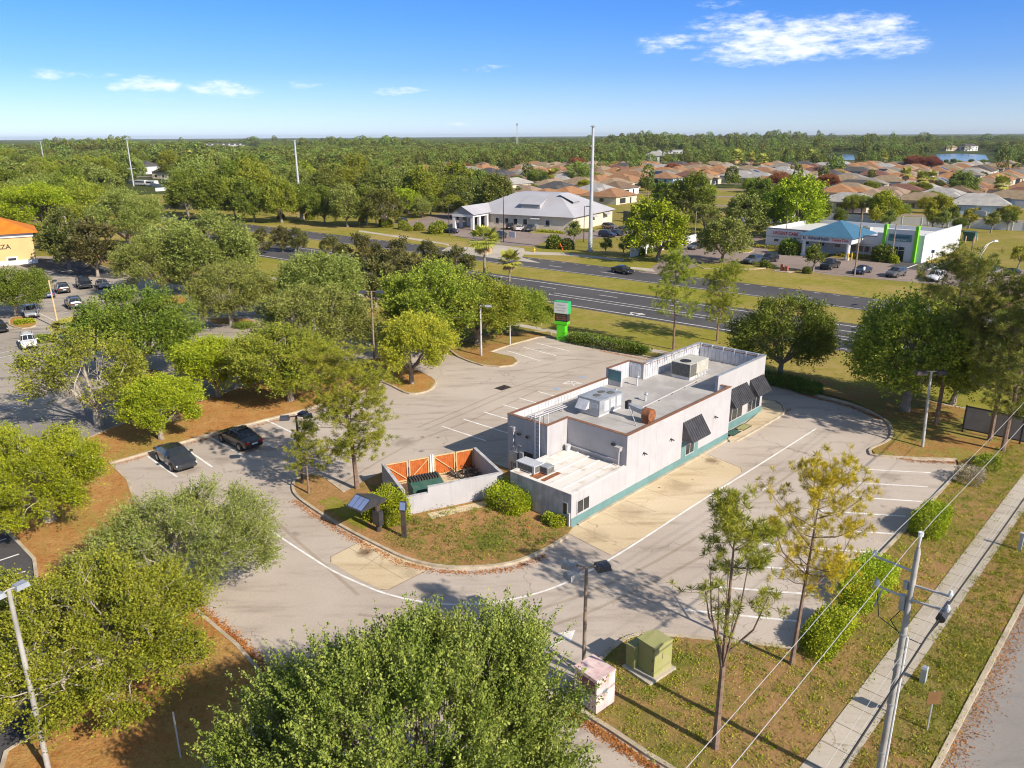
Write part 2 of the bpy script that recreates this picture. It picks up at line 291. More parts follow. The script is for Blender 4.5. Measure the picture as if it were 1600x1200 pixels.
# ------------------------------------------------------------------ mesh builder
class MB:
    def __init__(s): s.v = []; s.f = []; s.m = []
    def q(s, pts, m=0):
        i = len(s.v); s.v += [tuple(p) for p in pts]; s.f.append(tuple(range(i, i + len(pts)))); s.m.append(m)
    def box(s, x0, x1, y0, y1, z0, z1, m=0, top=None):
        """axis box; top=(x0,x1,y0,y1) tapers the upper face"""
        t = top or (x0, x1, y0, y1); i = len(s.v)
        s.v += [(x0, y0, z0), (x1, y0, z0), (x1, y1, z0), (x0, y1, z0), (t[0], t[2], z1), (t[1], t[2], z1), (t[1], t[3], z1), (t[0], t[3], z1)]
        for a in ((0, 3, 2, 1), (4, 5, 6, 7), (0, 1, 5, 4), (1, 2, 6, 5), (2, 3, 7, 6), (3, 0, 4, 7)): s.f.append(tuple(i + k for k in a)); s.m.append(m)
    def bar(s, p, q, w, h=None, m=0):
        """square bar from p to q"""
        p, q = Vector(p), Vector(q); d = (q - p).normalized(); h = h or w
        a = d.cross(Vector((0, 0, 1)) if abs(d.z) < .95 else Vector((1, 0, 0))).normalized(); b = a.cross(d); i = len(s.v)
        for e in (p, q):
            for (k, l) in ((-1, -1), (1, -1), (1, 1), (-1, 1)): s.v.append(tuple(e + a * (k * w / 2) + b * (l * h / 2)))
        for f in ((3, 2, 1, 0), (4, 5, 6, 7), (0, 1, 5, 4), (1, 2, 6, 5), (2, 3, 7, 6), (3, 0, 4, 7)): s.f.append(tuple(i + k for k in f)); s.m.append(m)
    def tube(s, pts, rad, n=8, m=0, cap=True):
        pts = [Vector(p) for p in pts]; rad = rad if isinstance(rad, (list, tuple)) else [rad] * len(pts); rings = []
        for k, p in enumerate(pts):
            d = (pts[min(k + 1, len(pts) - 1)] - pts[max(k - 1, 0)]).normalized()
            a = d.cross(Vector((0, 0, 1)) if abs(d.z) < .9 else Vector((1, 0, 0))).normalized(); b = d.cross(a)
            rings.append(len(s.v))
            for j in range(n):
                w = 2 * math.pi * j / n; s.v.append(tuple(p + (a * math.cos(w) + b * math.sin(w)) * rad[k]))
        for r0, r1 in zip(rings, rings[1:]):
            for j in range(n): s.f.append((r0 + j, r0 + (j + 1) % n, r1 + (j + 1) % n, r1 + j)); s.m.append(m)
        if cap:
            s.f.append(tuple(rings[0] + j for j in reversed(range(n)))); s.m.append(m)
            s.f.append(tuple(rings[-1] + j for j in range(n))); s.m.append(m)
    def build(s, name, mats, parent=None, smooth=0, loc=None, rotz=None):
        me = bpy.data.meshes.new(name); me.from_pydata(s.v, [], s.f)
        for k in (mats if isinstance(mats, (list, tuple)) else [mats]): me.materials.append(k)
        me.polygons.foreach_set('material_index', s.m)
        if smooth:
            me.polygons.foreach_set('use_smooth', [True] * len(s.f)); me.update(); me.set_sharp_from_angle(angle=R(smooth))
        me.update(); o = bpy.data.objects.new(name, me); C.objects.link(o)
        if parent: o.parent = parent
        if loc is not None: o.location = loc
        if rotz is not None: o.rotation_euler = (0, 0, rotz)
        return o

def tag(o, label, cat, group=None):
    o['label'] = label; o['category'] = cat
    if group: o['group'] = group
    return o
def thing(name, label, cat, loc=(0, 0, 0), rotz=0, group=None):
    o = bpy.data.objects.new(name, None); C.objects.link(o); o.empty_display_size = .3
    o.location = loc if len(loc) == 3 else (*loc, 0); o.rotation_euler = (0, 0, rotz); return tag(o, label, cat, group)
def struct(o, kind='structure'): o['kind'] = kind; return o
def copy_tree(root, loc, rotz, label, group=None, scale=None):
    r = root.copy(); C.objects.link(r); r.location = loc if len(loc) == 3 else (*loc, 0); r.rotation_euler = (0, 0, rotz); r['label'] = label
    if group: r['group'] = group
    if scale: r.scale = scale if hasattr(scale, '__len__') else (scale,) * 3
    for ch in list(root.children):
        c = ch.copy(); C.objects.link(c); c.parent = r
        for g in list(ch.children):
            d = g.copy(); C.objects.link(d); d.parent = c
    return r
ORD = 'first second third fourth fifth sixth seventh eighth ninth tenth'.split()
def ordinal(n):
    if n < 10: return ORD[n]
    k = n + 1; return f"{k}{'th' if 10 < k % 100 < 14 else {1: 'st', 2: 'nd', 3: 'rd'}.get(k % 10, 'th')}"
def text(body, size, mat, parent, loc, rot, name='lettering', depth=.02, squeeze=1.0):
    cu = bpy.data.curves.new(name, 'FONT'); cu.body = body; cu.size = size; cu.extrude = depth; cu.align_x = 'CENTER'; cu.align_y = 'CENTER'; cu.offset = size * .012
    tmp = bpy.data.objects.new(name, cu); C.objects.link(tmp); dg = bpy.context.evaluated_depsgraph_get()
    me = bpy.data.meshes.new_from_object(tmp.evaluated_get(dg)); bpy.data.objects.remove(tmp)
    me.materials.clear(); me.materials.append(mat); o = bpy.data.objects.new(name, me); C.objects.link(o)
    o.parent = parent; o.location = loc; o.rotation_euler = rot; o.scale = (squeeze, 1, 1); return o

TH = R(46.7); E1 = Vector((math.cos(TH), math.sin(TH))); E2 = Vector((-math.sin(TH), math.cos(TH))); OB = Vector(G(892, 825))
def site(a, b): return tuple(OB + E1 * a + E2 * b)       # building grid -> world

# ------------------------------------------------------------------ ground, roads, lots
def sheet(name, pts, mat, z, kind='structure'):
    mb = MB(); mb.q([(x, y, z) for x, y in pts]); o = mb.build(name, mat)
    if o.data.polygons[0].normal.z < 0: o.data.flip_normals()
    return struct(o, kind)
def P(*uv): return [G(u, v) for u, v in uv]
def smooth_line(pts, n=4, closed=False):
    out = []; N = len(pts); rng = range(N if closed else N - 1)
    for i in rng:
        p = [Vector(pts[(i + k) % N] if closed else pts[min(max(i + k, 0), N - 1)]) for k in (-1, 0, 1, 2)]
        for j in range(n):
            t = j / n; out.append(tuple(.5 * (2 * p[1] + (p[2] - p[0]) * t + (2 * p[0] - 5 * p[1] + 4 * p[2] - p[3]) * t * t + (3 * p[1] - p[0] - 3 * p[2] + p[3]) * t ** 3)))
    if not closed: out.append(tuple(pts[-1]))
    return out
def strip(mb, pts, w, z0, z1, m=0):
    """a flat or raised band of width w along a ground polyline"""
    n = len(pts); L_ = []
    for i in range(n):
        a, b = Vector(pts[max(i - 1, 0)]), Vector(pts[min(i + 1, n - 1)]); d = (b - a); d = d.normalized() if d.length > 1e-6 else Vector((1, 0)); k = Vector((-d.y, d.x)) * (w / 2)
        p = Vector(pts[i]); L_.append((p + k, p - k))
    for (a, b), (c, d) in zip(L_, L_[1:]):
        mb.q([(b.x, b.y, z1), (d.x, d.y, z1), (c.x, c.y, z1), (a.x, a.y, z1)], m)
        if z1 - z0 > .02:
            mb.q([(a.x, a.y, z0), (a.x, a.y, z1), (c.x, c.y, z1), (c.x, c.y, z0)], m); mb.q([(b.x, b.y, z0), (d.x, d.y, z0), (d.x, d.y, z1), (b.x, b.y, z1)], m)
def kerb(pts, w=.2, h=.14, name='kerb'):
    mb = MB(); strip(mb, pts, w, 0, h)
    for p, q in ((pts[0], pts[1]), (pts[-1], pts[-2])):
        d = (Vector(q) - Vector(p)).normalized(); k = Vector((-d.y, d.x)) * (w / 2); a = Vector(p) + k; b = Vector(p) - k
        mb.q([(a.x, a.y, 0), (b.x, b.y, 0), (b.x, b.y, h), (a.x, a.y, h)])
    return struct(mb.build(name, M['kerb']))

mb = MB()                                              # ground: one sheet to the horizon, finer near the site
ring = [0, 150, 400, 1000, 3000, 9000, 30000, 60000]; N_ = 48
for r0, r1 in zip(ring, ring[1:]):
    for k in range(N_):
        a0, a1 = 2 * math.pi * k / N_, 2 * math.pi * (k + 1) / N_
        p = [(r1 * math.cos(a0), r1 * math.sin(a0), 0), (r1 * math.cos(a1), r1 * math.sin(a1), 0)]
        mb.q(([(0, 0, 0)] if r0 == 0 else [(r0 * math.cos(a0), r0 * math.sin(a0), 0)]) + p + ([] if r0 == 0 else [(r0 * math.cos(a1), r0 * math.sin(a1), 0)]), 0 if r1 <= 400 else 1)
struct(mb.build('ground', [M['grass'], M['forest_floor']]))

LOT = P((172, 725), (340, 676), (470, 643), (545, 620), (592, 603), (610, 585), (585, 560), (570, 548), (600, 540), (690, 552), (716, 558), (755, 572), (800, 571), (808, 566), (766, 551), (840, 528), (862, 527), (900, 537), (1000, 556), (1060, 568),
        (1150, 588), (1195, 598), (1250, 612), (1330, 632), (1375, 652), (1392, 668), (1388, 688), (1360, 703), (1368, 712), (1430, 716), (1492, 718), (1500, 735), (1440, 800), (1365, 880), (1300, 950), (1240, 1018), (1215, 1012), (1100, 1000),
        (1000, 993), (970, 1005), (933, 1038), (890, 1075), (890, 1100), (953, 1140), (1013, 1180), (1070, 1220), (1080, 1290), (240, 1290), (318, 1205), (385, 1150), (415, 1095), (405, 1050), (370, 1010), (300, 950), (250, 880), (215, 780))
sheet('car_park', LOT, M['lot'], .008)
NLOT = P((-300, 1300), (-350, 460), (-60, 400), (62, 400), (105, 402), (160, 415), (250, 440), (330, 455), (400, 470), (480, 500), (560, 530), (600, 540), (610, 590), (400, 640), (170, 760), (280, 950), (0, 1250))
sheet('neighbouring_car_park', NLOT, M['lot_old'], .004)
# old dark tarmac in the left corner
sheet('dark_tarmac', P((-60, 800), (8, 828), (54, 876), (70, 1000), (60, 1120), (49, 1153), (11, 1177), (-20, 1230), (-200, 1200), (-250, 900)), M['asphalt'], .012)
sheet('tarmac_patch', P((62, 405), (105, 403), (158, 416), (200, 432), (180, 436), (60, 425), (30, 415)), M['asphalt'], .012)
sheet('service_lane', P((-60, 690), (100, 640), (190, 600), (215, 625), (180, 668), (60, 720), (-60, 760)), M['lane'], .012)

def island(pts, mat, name='planted_island', h=.12, kerb_gap=None, k=True):
    sheet(name, pts, mat, h)
    if k: kerb(list(pts) + [pts[0]], .2, h + .025)
STRIP = P((-10, 760), (130, 690), (180, 668), (312, 628), (400, 600), (500, 575), (575, 566), (600, 588), (592, 603), (545, 620), (470, 643), (340, 676), (172, 725), (200, 752), (240, 870), (300, 950), (370, 1010), (405, 1050), (415, 1080), (412, 1100), (385, 1150), (318, 1205), (240, 1290), (-20, 1290), (11, 1177), (49, 1153), (64, 1120), (70, 1000), (54, 876), (8, 827), (-60, 800))
island(STRIP, M['mulch'], 'mulch_strip')
TREE_ISLE = smooth_line(P((590, 560), (640, 575), (676, 592), (680, 601), (668, 612), (640, 616), (615, 605), (585, 590), (570, 572)), 3, True)
island(TREE_ISLE, M['mulch'])
GRASS_ISLE = P((700, 545), (716, 558), (735, 566), (755, 572), (780, 574), (800, 572), (809, 566), (803, 559), (766, 551), (800, 539), (840, 528), (862, 526), (860, 519), (800, 520), (740, 527))
island(GRASS_ISLE, M['mulch_dull'], 'leafy_verge')
island(smooth_line(P((1040, 552), (1075, 555), (1100, 562), (1085, 566), (1040, 560)), 2, True), M['bed'])
GARDEN = smooth_line(P((459, 760), (463, 774), (490, 795), (540, 826), (590, 852), (635, 873), (685, 885), (740, 887), (800, 880), (850, 860), (886, 838)), 3) + [site(.05, -.12)] + [site(0, 0), site(0, 5.4), site(3.8, 5.4), site(3.8, 9.3), site(4.0, 11.6), site(-3.6, 14.7)] + smooth_line(P((600, 738), (560, 758), (538, 770), (520, 757), (500, 745), (480, 745), (466, 750)), 2)
sheet('garden_bed', GARDEN, M['bed'], .11); kerb(smooth_line(P((538, 771), (520, 757), (500, 744), (478, 744), (464, 750), (458, 760), (463, 775), (490, 796), (540, 827), (590, 853), (635, 874), (685, 886), (740, 888), (800, 881), (850, 861), (886, 839)), 4), .2, .15)
CORNER = P((1000, 994), (970, 1006), (933, 1039), (890, 1076), (885, 1090), (892, 1102), (953, 1141), (1013, 1181), (1070, 1221), (1080, 1300), (1150, 1300)) + [(9.1, 22.3), (14.0, 27.4), (25, 38.8), (40, 54.3)] + P((1500, 735), (1440, 800), (1365, 880), (1300, 950), (1240, 1018), (1215, 1012), (1100, 1001))
CORNER = P((1000, 994), (970, 1006), (933, 1039), (890, 1076), (885, 1090), (892, 1102), (953, 1141), (1013, 1181), (1070, 1221), (1080, 1300)) + [(8.6, 21.8), (13.4, 26.75), (24, 37.7), (38, 52.2), (52, 67)] + P((1640, 690), (1560, 700), (1500, 735), (1440, 800), (1365, 880), (1300, 950), (1240, 1018), (1215, 1012), (1100, 1001))
sheet('corner_lawn', CORNER, M['dry'], .1)
kerb(smooth_line(P((1240, 1018), (1215, 1012), (1100, 1000), (1030, 994), (998, 994), (970, 1005), (933, 1038), (895, 1072), (885, 1088), (893, 1103), (953, 1141), (1013, 1181), (1070, 1221), (1080, 1290)), 3), .22, .14)
kerb(P((1240, 1018), (1300, 950), (1365, 880), (1440, 802), (1500, 736)), .22, .14)
GROVE = P((1200, 592), (1255, 608), (1330, 628), (1378, 650), (1396, 668), (1390, 690), (1362, 704), (1368, 713), (1430, 717), (1495, 719), (1500, 735), (1560, 700), (1680, 690), (1700, 660), (1590, 655), (1480, 635), (1400, 615), (1300, 598), (1215, 580))
sheet('leafy_grove_floor', GROVE, M['mulch_dull'], .104)
kerb(smooth_line(P((1196, 598), (1250, 612), (1330, 632), (1375, 652), (1392, 668), (1390, 688), (1362, 702), (1360, 708), (1368, 713), (1430, 717), (1494, 719)), 3), .22, .14)
kerb(P((840, 528), (862, 527), (900, 537), (1000, 556), (1060, 568), (1150, 588), (1196, 598)), .22, .14)

# highway: direction and offsets in its own axes
HD = Vector((math.cos(R(-40.2)), math.sin(R(-40.2)))); HN = Vector((.645, .764))
def hw(s, d):                                          # s along, d across, a slight bend at the left end
    bend = .00011 * max(0, -s - 40) ** 2 * -1.0 * 0
    p = HD * s + HN * (d + bend); return (p.x, p.y)
def band(name, d0, d1, s0, s1, mat, z):
    return sheet(name, [hw(s0, d0), hw(s1, d0), hw(s1, d1), hw(s0, d1)], mat, z)
band('verge_near', 77.5, 92.5, -260, 120, M['lawn'], .006)
band('highway_near_lanes', 92.5, 107.6, -900, 400, M['asphalt'], .012)
band('median_grass', 107.6, 117.2, -900, 400, M['lawn'], .01)
band('highway_far_lanes', 117.2, 127.2, -900, 400, M['asphalt'], .012)
band('verge_far', 127.2, 141, -900, 6, M['lawn'], .008)
band('verge_dry', 127.2, 141, 6, 90, M['dry'], .0085)
band('highway_path', 78.0, 79.3, -200, 140, M['walk'], .016)
mk = MB()
def line(d, s0, s1, w=.16, dash=None):
    if not dash: strip(mk, [hw(s0, d), hw(s1, d)], w, .018, .018)
    else:
        s = s0
        while s < s1: strip(mk, [hw(s, d), hw(s + dash[0], d)], w, .018, .018); s += dash[1]
line(93.6, -300, 160, .2); line(98.2, -75, 40, .16); line(99.6, -75, 160, .16); line(106.0, -300, 160, .2); line(102.8, -300, 160, .16, (3.4, 12.2))
line(117.9, -300, 160, .14); line(121.4, -300, 160, .17, (3.2, 12.2)); line(126.2, -300, 160, .14, (1, 3)); line(124.9, -20, 60, .16, (1, 4.2)); line(123.9, -10, 60, .14, (1, 4.2))
def arrow(mb, x, y, ang, L_=2.6, w=.32, hd=.95):
    c, s = math.cos(ang), math.sin(ang); T = lambda a, b: (x + c * a - s * b, y + s * a + c * b, .02)
    mb.q([T(-L_ / 2, -w / 2), T(.25, -w / 2), T(.25, w / 2), T(-L_ / 2, w / 2)]); mb.q([T(.25, -hd / 2), T(L_ / 2, 0), T(.25, hd / 2)])
ax, ay = G(997, 490); arrow(mk, ax, ay, R(-40.2)); strip(mk, [G(985, 490), G(992, 493), G(1000, 492)], .3, .018, .018)
struct(mk.build('highway_marking', M['paint']))

# car park markings
mk = MB()
for a, b in [((1068, 953), (1245, 971)), ((1113, 917), (1282, 930)), ((1155, 884), (1330, 895)), ((1192, 851), (1382, 865)), ((1227, 823), (1405, 835)), ((1260, 797), (1415, 807)), ((1290, 774), (1440, 784)), ((1314, 753), (1450, 761)), ((1340, 733), (1455, 739)),
             ((229, 712), (277, 745.6)), ((284, 697), (331.6, 730)), ((329, 684), (382, 714)), ((374, 670), (427, 699)), ((416, 656.6), (462, 679)), ((457, 644), (500, 666)), ((497, 632), (540, 653)), ((534, 622), (570, 640)),
             ((690, 666), (759, 689)), ((724, 655), (800, 679)), ((756, 644), (820, 663)), ((786, 632.5), (850, 651)), ((811, 622), (870, 639)), ((841, 612), (895, 627)), ((792, 548), (844, 564)), ((817.5, 542.5), (869, 556)), ((837.5, 536), (890, 549)),
             ((879, 600), (910, 600)), ((892, 595), (897, 603)), ((892, 595), (879, 600)), ((892, 595), (910, 600)), ((1192, 766), (1204, 757))]:
    strip(mk, [G(*a), G(*b)], .17, .02, .02)
strip(mk, smooth_line(P((395, 808), (430, 834), (480, 867), (520, 892), (560, 911), (600, 927), (660, 941), (720, 945), (780, 940), (840, 927), (890, 908), (945, 879), (1000, 845), (1100, 780), (1190, 724), (1275, 670)), 4), .14, .02, .02)
x0, y0 = G(854, 1013); x1, y1 = G(896, 987); arrow(mk, (x0 + x1) / 2, (y0 + y1) / 2, math.atan2(y1 - y0, x1 - x0), 2.3, .3, .95)
struct(mk.build('parking_marking', M['paint']))
mk = MB(); strip(mk, P((866, 606), (874, 609)), .5, .021, .021); strip(mk, P((905, 588), (916, 591)), .4, .021, .021); struct(mk.build('accessible_marking', M['paint_blue']))
mk = MB()
for a, b in [((20, 548), (0, 552)), ((28, 553), (0, 559)), ((60, 489), (85, 501)), ((95, 487), (105, 485)), ((30, 632), (0, 641)), ((22, 637), (36, 640)), ((0, 845), (10, 842)), ((0, 876), (30, 866)), ((0, 905), (40, 893)),
             ((70, 423), (90, 427)), ((80, 420), (100, 425)), ((92, 419), (112, 423)), ((104, 417), (122, 421)), ((88, 492), (106, 488)), ((40, 487), (66, 482))]:
    strip(mk, [G(*a), G(*b)], .13, .02, .02)
struct(mk.build('neighbour_marking', M['paint']))
mk = MB()
for pts in ([(652, 668), (720, 640), (800, 606), (880, 580), (960, 562)], [(664, 672), (730, 644), (808, 611), (890, 585)], [(470, 800), (560, 740), (650, 690), (740, 655), (840, 610)], [(905, 560), (870, 566), (835, 575), (800, 580)],
            [(560, 960), (700, 975), (850, 950), (1000, 890), (1120, 820), (1230, 745), (1300, 690)], [(600, 985), (720, 1000), (870, 975), (1020, 910), (1150, 840)], [(330, 760), (400, 790), (470, 850), (560, 930)], [(1230, 700), (1300, 720), (1345, 735)]):
    strip(mk, smooth_line(P(*pts), 5), .22, .0105, .0105)
M['track'] = paving('tyre_darkened_concrete', (.345, .28, .215), (.22, .175, .13), (.42, .35, .275), .7)
struct(mk.build('tyre_track', M['track']))
mk = MB()
for k in range(7): strip(mk, [site(.5 + k * 2.6, -.1), site(.5 + k * 2.6, -3.4 + .28 * k)], .03, .017, .017)
strip(mk, P((545, 856), (630, 905)), .03, .017, .017); strip(mk, P((606, 858), (560, 893)), .03, .017, .017); strip(mk, P((517, 879), (517, 870), (572, 842)), .06, .017, .017); strip(mk, P((676, 887), (606, 922), (595, 921)), .06, .017, .017); strip(mk, P((1159, 738), (1157, 731), (1100, 708)), .06, .017, .017); strip(mk, P((886, 833), (955, 868)), .05, .017, .017)
struct(mk.build('pad_joint', M['pole_wood']))
# internal islands of the neighbouring lot
for pts, m in [([(15, 508), (35, 514), (55, 510), (57, 504), (48, 498), (20, 496)], M['mulch']), ([(180, 605), (205, 617), (222, 606), (260, 590), (240, 578), (200, 592)], M['mulch']),
               ([(362, 508), (380, 512), (397, 507), (390, 500), (330, 498), (335, 508)], M['mulch']), ([(255, 473), (275, 478), (294, 474), (290, 464), (262, 462)], M['mulch']), ([(108, 402), (160, 417), (215, 428), (215, 410), (165, 395), (120, 393)], M['dry'])]:
    island(smooth_line(P(*pts), 2, True), m)
for pts in [[(545, 480), (590, 495), (640, 500), (650, 480), (600, 470), (545, 460)], [(520, 470), (570, 480), (575, 510), (520, 500)]]: sheet('shaded_lawn', P(*pts), M['lawn'], .014)
# concrete pads and walks
sheet('drive_through_pad', P((886, 833), (955, 868), (1002, 842), (1100, 778), (1159, 738), (1157, 731), (1100, 708)) + [site(15.5, -.1), site(.2, -.1)], M['pad'], .014)
sheet('order_pad', P((517, 879), (517, 870), (572, 842), (640, 870), (676, 887), (606, 922), (595, 921), (555, 902)), M['pad'], .014)
WALK2 = smooth_line([site(20.9, -.05), site(20.9, -.75), site(27.5, -.75), site(30.6, -.5), site(32.6, 1.3), site(31.6, 3.4), site(29.2, 4), site(29.1, 1)], 2)
sheet('front_walk', WALK2, M['pad'], .13); kerb([site(20.6, -.4), site(21, -.8)] + smooth_line([site(22, -.85), site(27.5, -.85), site(30.7, -.6), site(32.8, 1.3), site(31.7, 3.6), site(29.4, 4.2)], 3), .18, .15)
sheet('side_walk', [site(3.9, 9.35), site(28, 9.35), site(28, 11.2), site(3.9, 11.2)], M['walk'], .12); kerb([site(3.9, 11.3), site(28.2, 11.3)], .2, .14)
sheet('grass_patch', P((497, 786), (520, 778), (548, 790), (575, 815), (572, 832), (545, 818), (515, 800)), M['lawn'], .122)
sheet('enclosure_walk', [site(-5.2, 8.35), site(.8, 6.0), site(.5, 5.3), site(-5.5, 7.5)], M['pad'], .125)
kerb([site(.6, -.12), site(20.7, -.12)], .2, .11)
# pavement along the side street and the street itself
def slab(name, p, ang, length, width, mat, z, joint=None):
    m2 = mat
    if joint:
        m2 = mat.copy(); t = NT(m2.node_tree); b = t.n['Principled BSDF']; src = b.inputs['Base Color'].links[0].from_socket
        ob = t.add('ShaderNodeTexCoord').outputs['Object']; sp = t.add('ShaderNodeSeparateXYZ'); t.l.new(ob, sp.inputs[0])
        f = t.math('LESS_THAN', t.math('MODULO', t.math('ADD', sp.outputs[0], 1000.0), joint), .045)
        cell = t.add('ShaderNodeTexWhiteNoise', noise_dimensions='1D'); t.l.new(t.math('FLOOR', t.math('DIVIDE', t.math('ADD', sp.outputs[0], 1000.0), joint)), cell.inputs['W'])
        c2 = t.mix(t.math('MULTIPLY', cell.outputs[0], .35), src, (.36, .31, .24)); t.l.new(t.mix(f, c2, (.17, .14, .10)), b.inputs['Base Color'])
    mb = MB(); mb.q([(0, 0, z), (length, 0, z), (length, width, z), (0, width, z)]); o = mb.build(name, m2, loc=(p[0], p[1], 0), rotz=ang); return struct(o)
slab('pavement', (13.47 - 12 * .68, 24.88 - 12 * .72), R(46.2), 90, 1.42, M['walk'], .13, 1.5)
slab('street', (17.1 - 14 * .685 + .09, 24.85 - 14 * .728 - .08), R(46.9), 110, -9.5, M['lane'], .01)
sv_ = [(17.1 - 14 * .685, 24.85 - 14 * .728), (17.1 + 76 * .685, 24.85 + 76 * .728)]
kerb(sv_, .22, .15)
sheet('street_verge', [(13.4 - 11.6 * .692 , 24.75 - 11.6 * .722), (17.05 - 13.6 * .685, 24.9 - 13.6 * .728), (17.05 + 75 * .685, 24.9 + 75 * .728), (13.4 + 78 * .692, 24.75 + 78 * .722)], M['dry'], .1)
# medical and office lots beyond the highway
sheet('clinic_car_park', P((1010, 424), (1040, 402), (1060, 383), (1100, 370), (1190, 368), (1200, 392), (1300, 402), (1400, 412), (1445, 413), (1520, 416), (1700, 428), (1700, 468), (1600, 462), (1480, 446), (1300, 430), (1190, 413), (1110, 410), (1062, 424), (1072, 432), (1000, 426)), M['far_lot'], .016)
sheet('clinic_bay_tarmac', P((1385, 417), (1415, 407), (1470, 413), (1450, 424)), M['asphalt'], .02)
mk = MB()
for a, b in [((1417, 419), (1433, 413)), ((1450, 422), (1463, 416)), ((1436, 416), (1448, 417)), ((1533, 446), (1545, 441))]: strip(mk, [G(*a), G(*b)], .3, .024, .024)
struct(mk.build('clinic_marking', M['paint']))
sheet('office_car_park', P((605, 349), (640, 352), (690, 362), (722, 371), (760, 380), (790, 384), (835, 385), (850, 378), (905, 374), (960, 371), (1000, 366), (985, 355), (900, 362), (840, 360), (735, 352), (715, 330), (680, 335), (650, 344)), M['far_lot'], .016)
sheet('office_driveway', P((760, 381), (790, 384), (818, 388), (822, 395), (815, 402), (845, 411), (775, 404), (690, 392), (700, 386), (740, 386)), M['walk'], .018)
sheet('office_path', P((562, 360), (640, 371), (700, 381), (705, 386), (694, 382), (640, 374), (560, 362)), M['walk'], .02)
sheet('office_path', P((822, 393), (880, 395), (975, 405), (975, 408), (880, 399), (820, 398)), M['walk'], .02)
sheet('clinic_apron', P((985, 417), (1020, 420), (1024, 425), (985, 420)), M['walk'], .02)
for pts in [[(738, 362), (770, 362), (782, 367), (735, 366)], [(835, 362), (875, 362), (874, 366), (830, 365)], [(1155, 389), (1178, 390), (1170, 395), (1153, 394)], [(1100, 412), (1190, 417), (1180, 421), (1100, 420)]]:
    island(smooth_line(P(*pts), 2, True), M['lawn'])
# lake
for pts in [[(1296, 243), (1312, 240), (1334, 242), (1336, 250), (1300, 250)], [(1462, 241), (1500, 240), (1540, 242), (1545, 250), (1500, 253), (1468, 252)], [(1030, 247), (1052, 246), (1052, 251), (1028, 252)]]:
    sheet('lake', P(*pts), M['water'], .03)
# ------------------------------------------------------------------ foliage
def np_mesh(name, V, Fq, mats, midx=None):
    me = bpy.data.meshes.new(name); n, k = Fq.shape
    me.vertices.add(len(V)); me.vertices.foreach_set('co', V.astype(np.float32).ravel())
    me.loops.add(n * k); me.loops.foreach_set('vertex_index', Fq.astype(np.int32).ravel())
    me.polygons.add(n); me.polygons.foreach_set('loop_start', np.arange(0, n * k, k, dtype=np.int32))
    for m in mats: me.materials.append(m)
    if midx is not None: me.polygons.foreach_set('material_index', midx.astype(np.int32))
    me.update(calc_edges=True); return me
def unit(a): return a / (np.linalg.norm(a, axis=1, keepdims=True) + 1e-9)
def leaves(Pt, size, rng, up=.9, aspect=.55, D=None):
    """diamond leaves at points Pt; D = preferred long axis"""
    n = len(Pt); d = rng.normal(size=(n, 3)) if D is None else D + rng.normal(size=(n, 3)) * .55
    d = unit(d); nrm = rng.normal(size=(n, 3)); nrm[:, 2] = np.abs(nrm[:, 2]) + up; b = unit(np.cross(nrm, d))
    s = (size * rng.uniform(.5, 1.4, n))[:, None]
    V = np.stack([Pt - d * s * .5, Pt + b * s * aspect * .5, Pt + d * s * .5, Pt - b * s * aspect * .5], 1).reshape(-1, 3)
    return V, np.arange(n * 4).reshape(n, 4)
def dirs(n, rng, zmin=-.3):
    out = np.zeros((0, 3))
    while len(out) < n:
        d = unit(rng.normal(size=(n * 2, 3))); out = np.vstack([out, d[d[:, 2] > zmin]])
    return out[:n]
def lumpy(d, rng, k=7, amp=.3):
    c = dirs(k, rng, -1); a = rng.uniform(-1, 1, k) * amp
    return 1 + (np.exp(-(1 - d @ c.T) * 3.0) * a).sum(1)
def twig_strips(A, B, r, rng):
    d = unit(B - A); s = unit(np.cross(d, rng.normal(size=A.shape))) * r
    V = np.stack([A - s, A + s, B + s * .4, B - s * .4], 1).reshape(-1, 3); return V, np.arange(len(V)).reshape(-1, 4)

class Tree:
    """trunk + crown meshes of one tree kind; base at the origin, in metres"""
    def __init__(s, wood, crown, R_, zc, T): s.wood, s.crown, s.R, s.zc, s.T = wood, crown, R_, zc, T

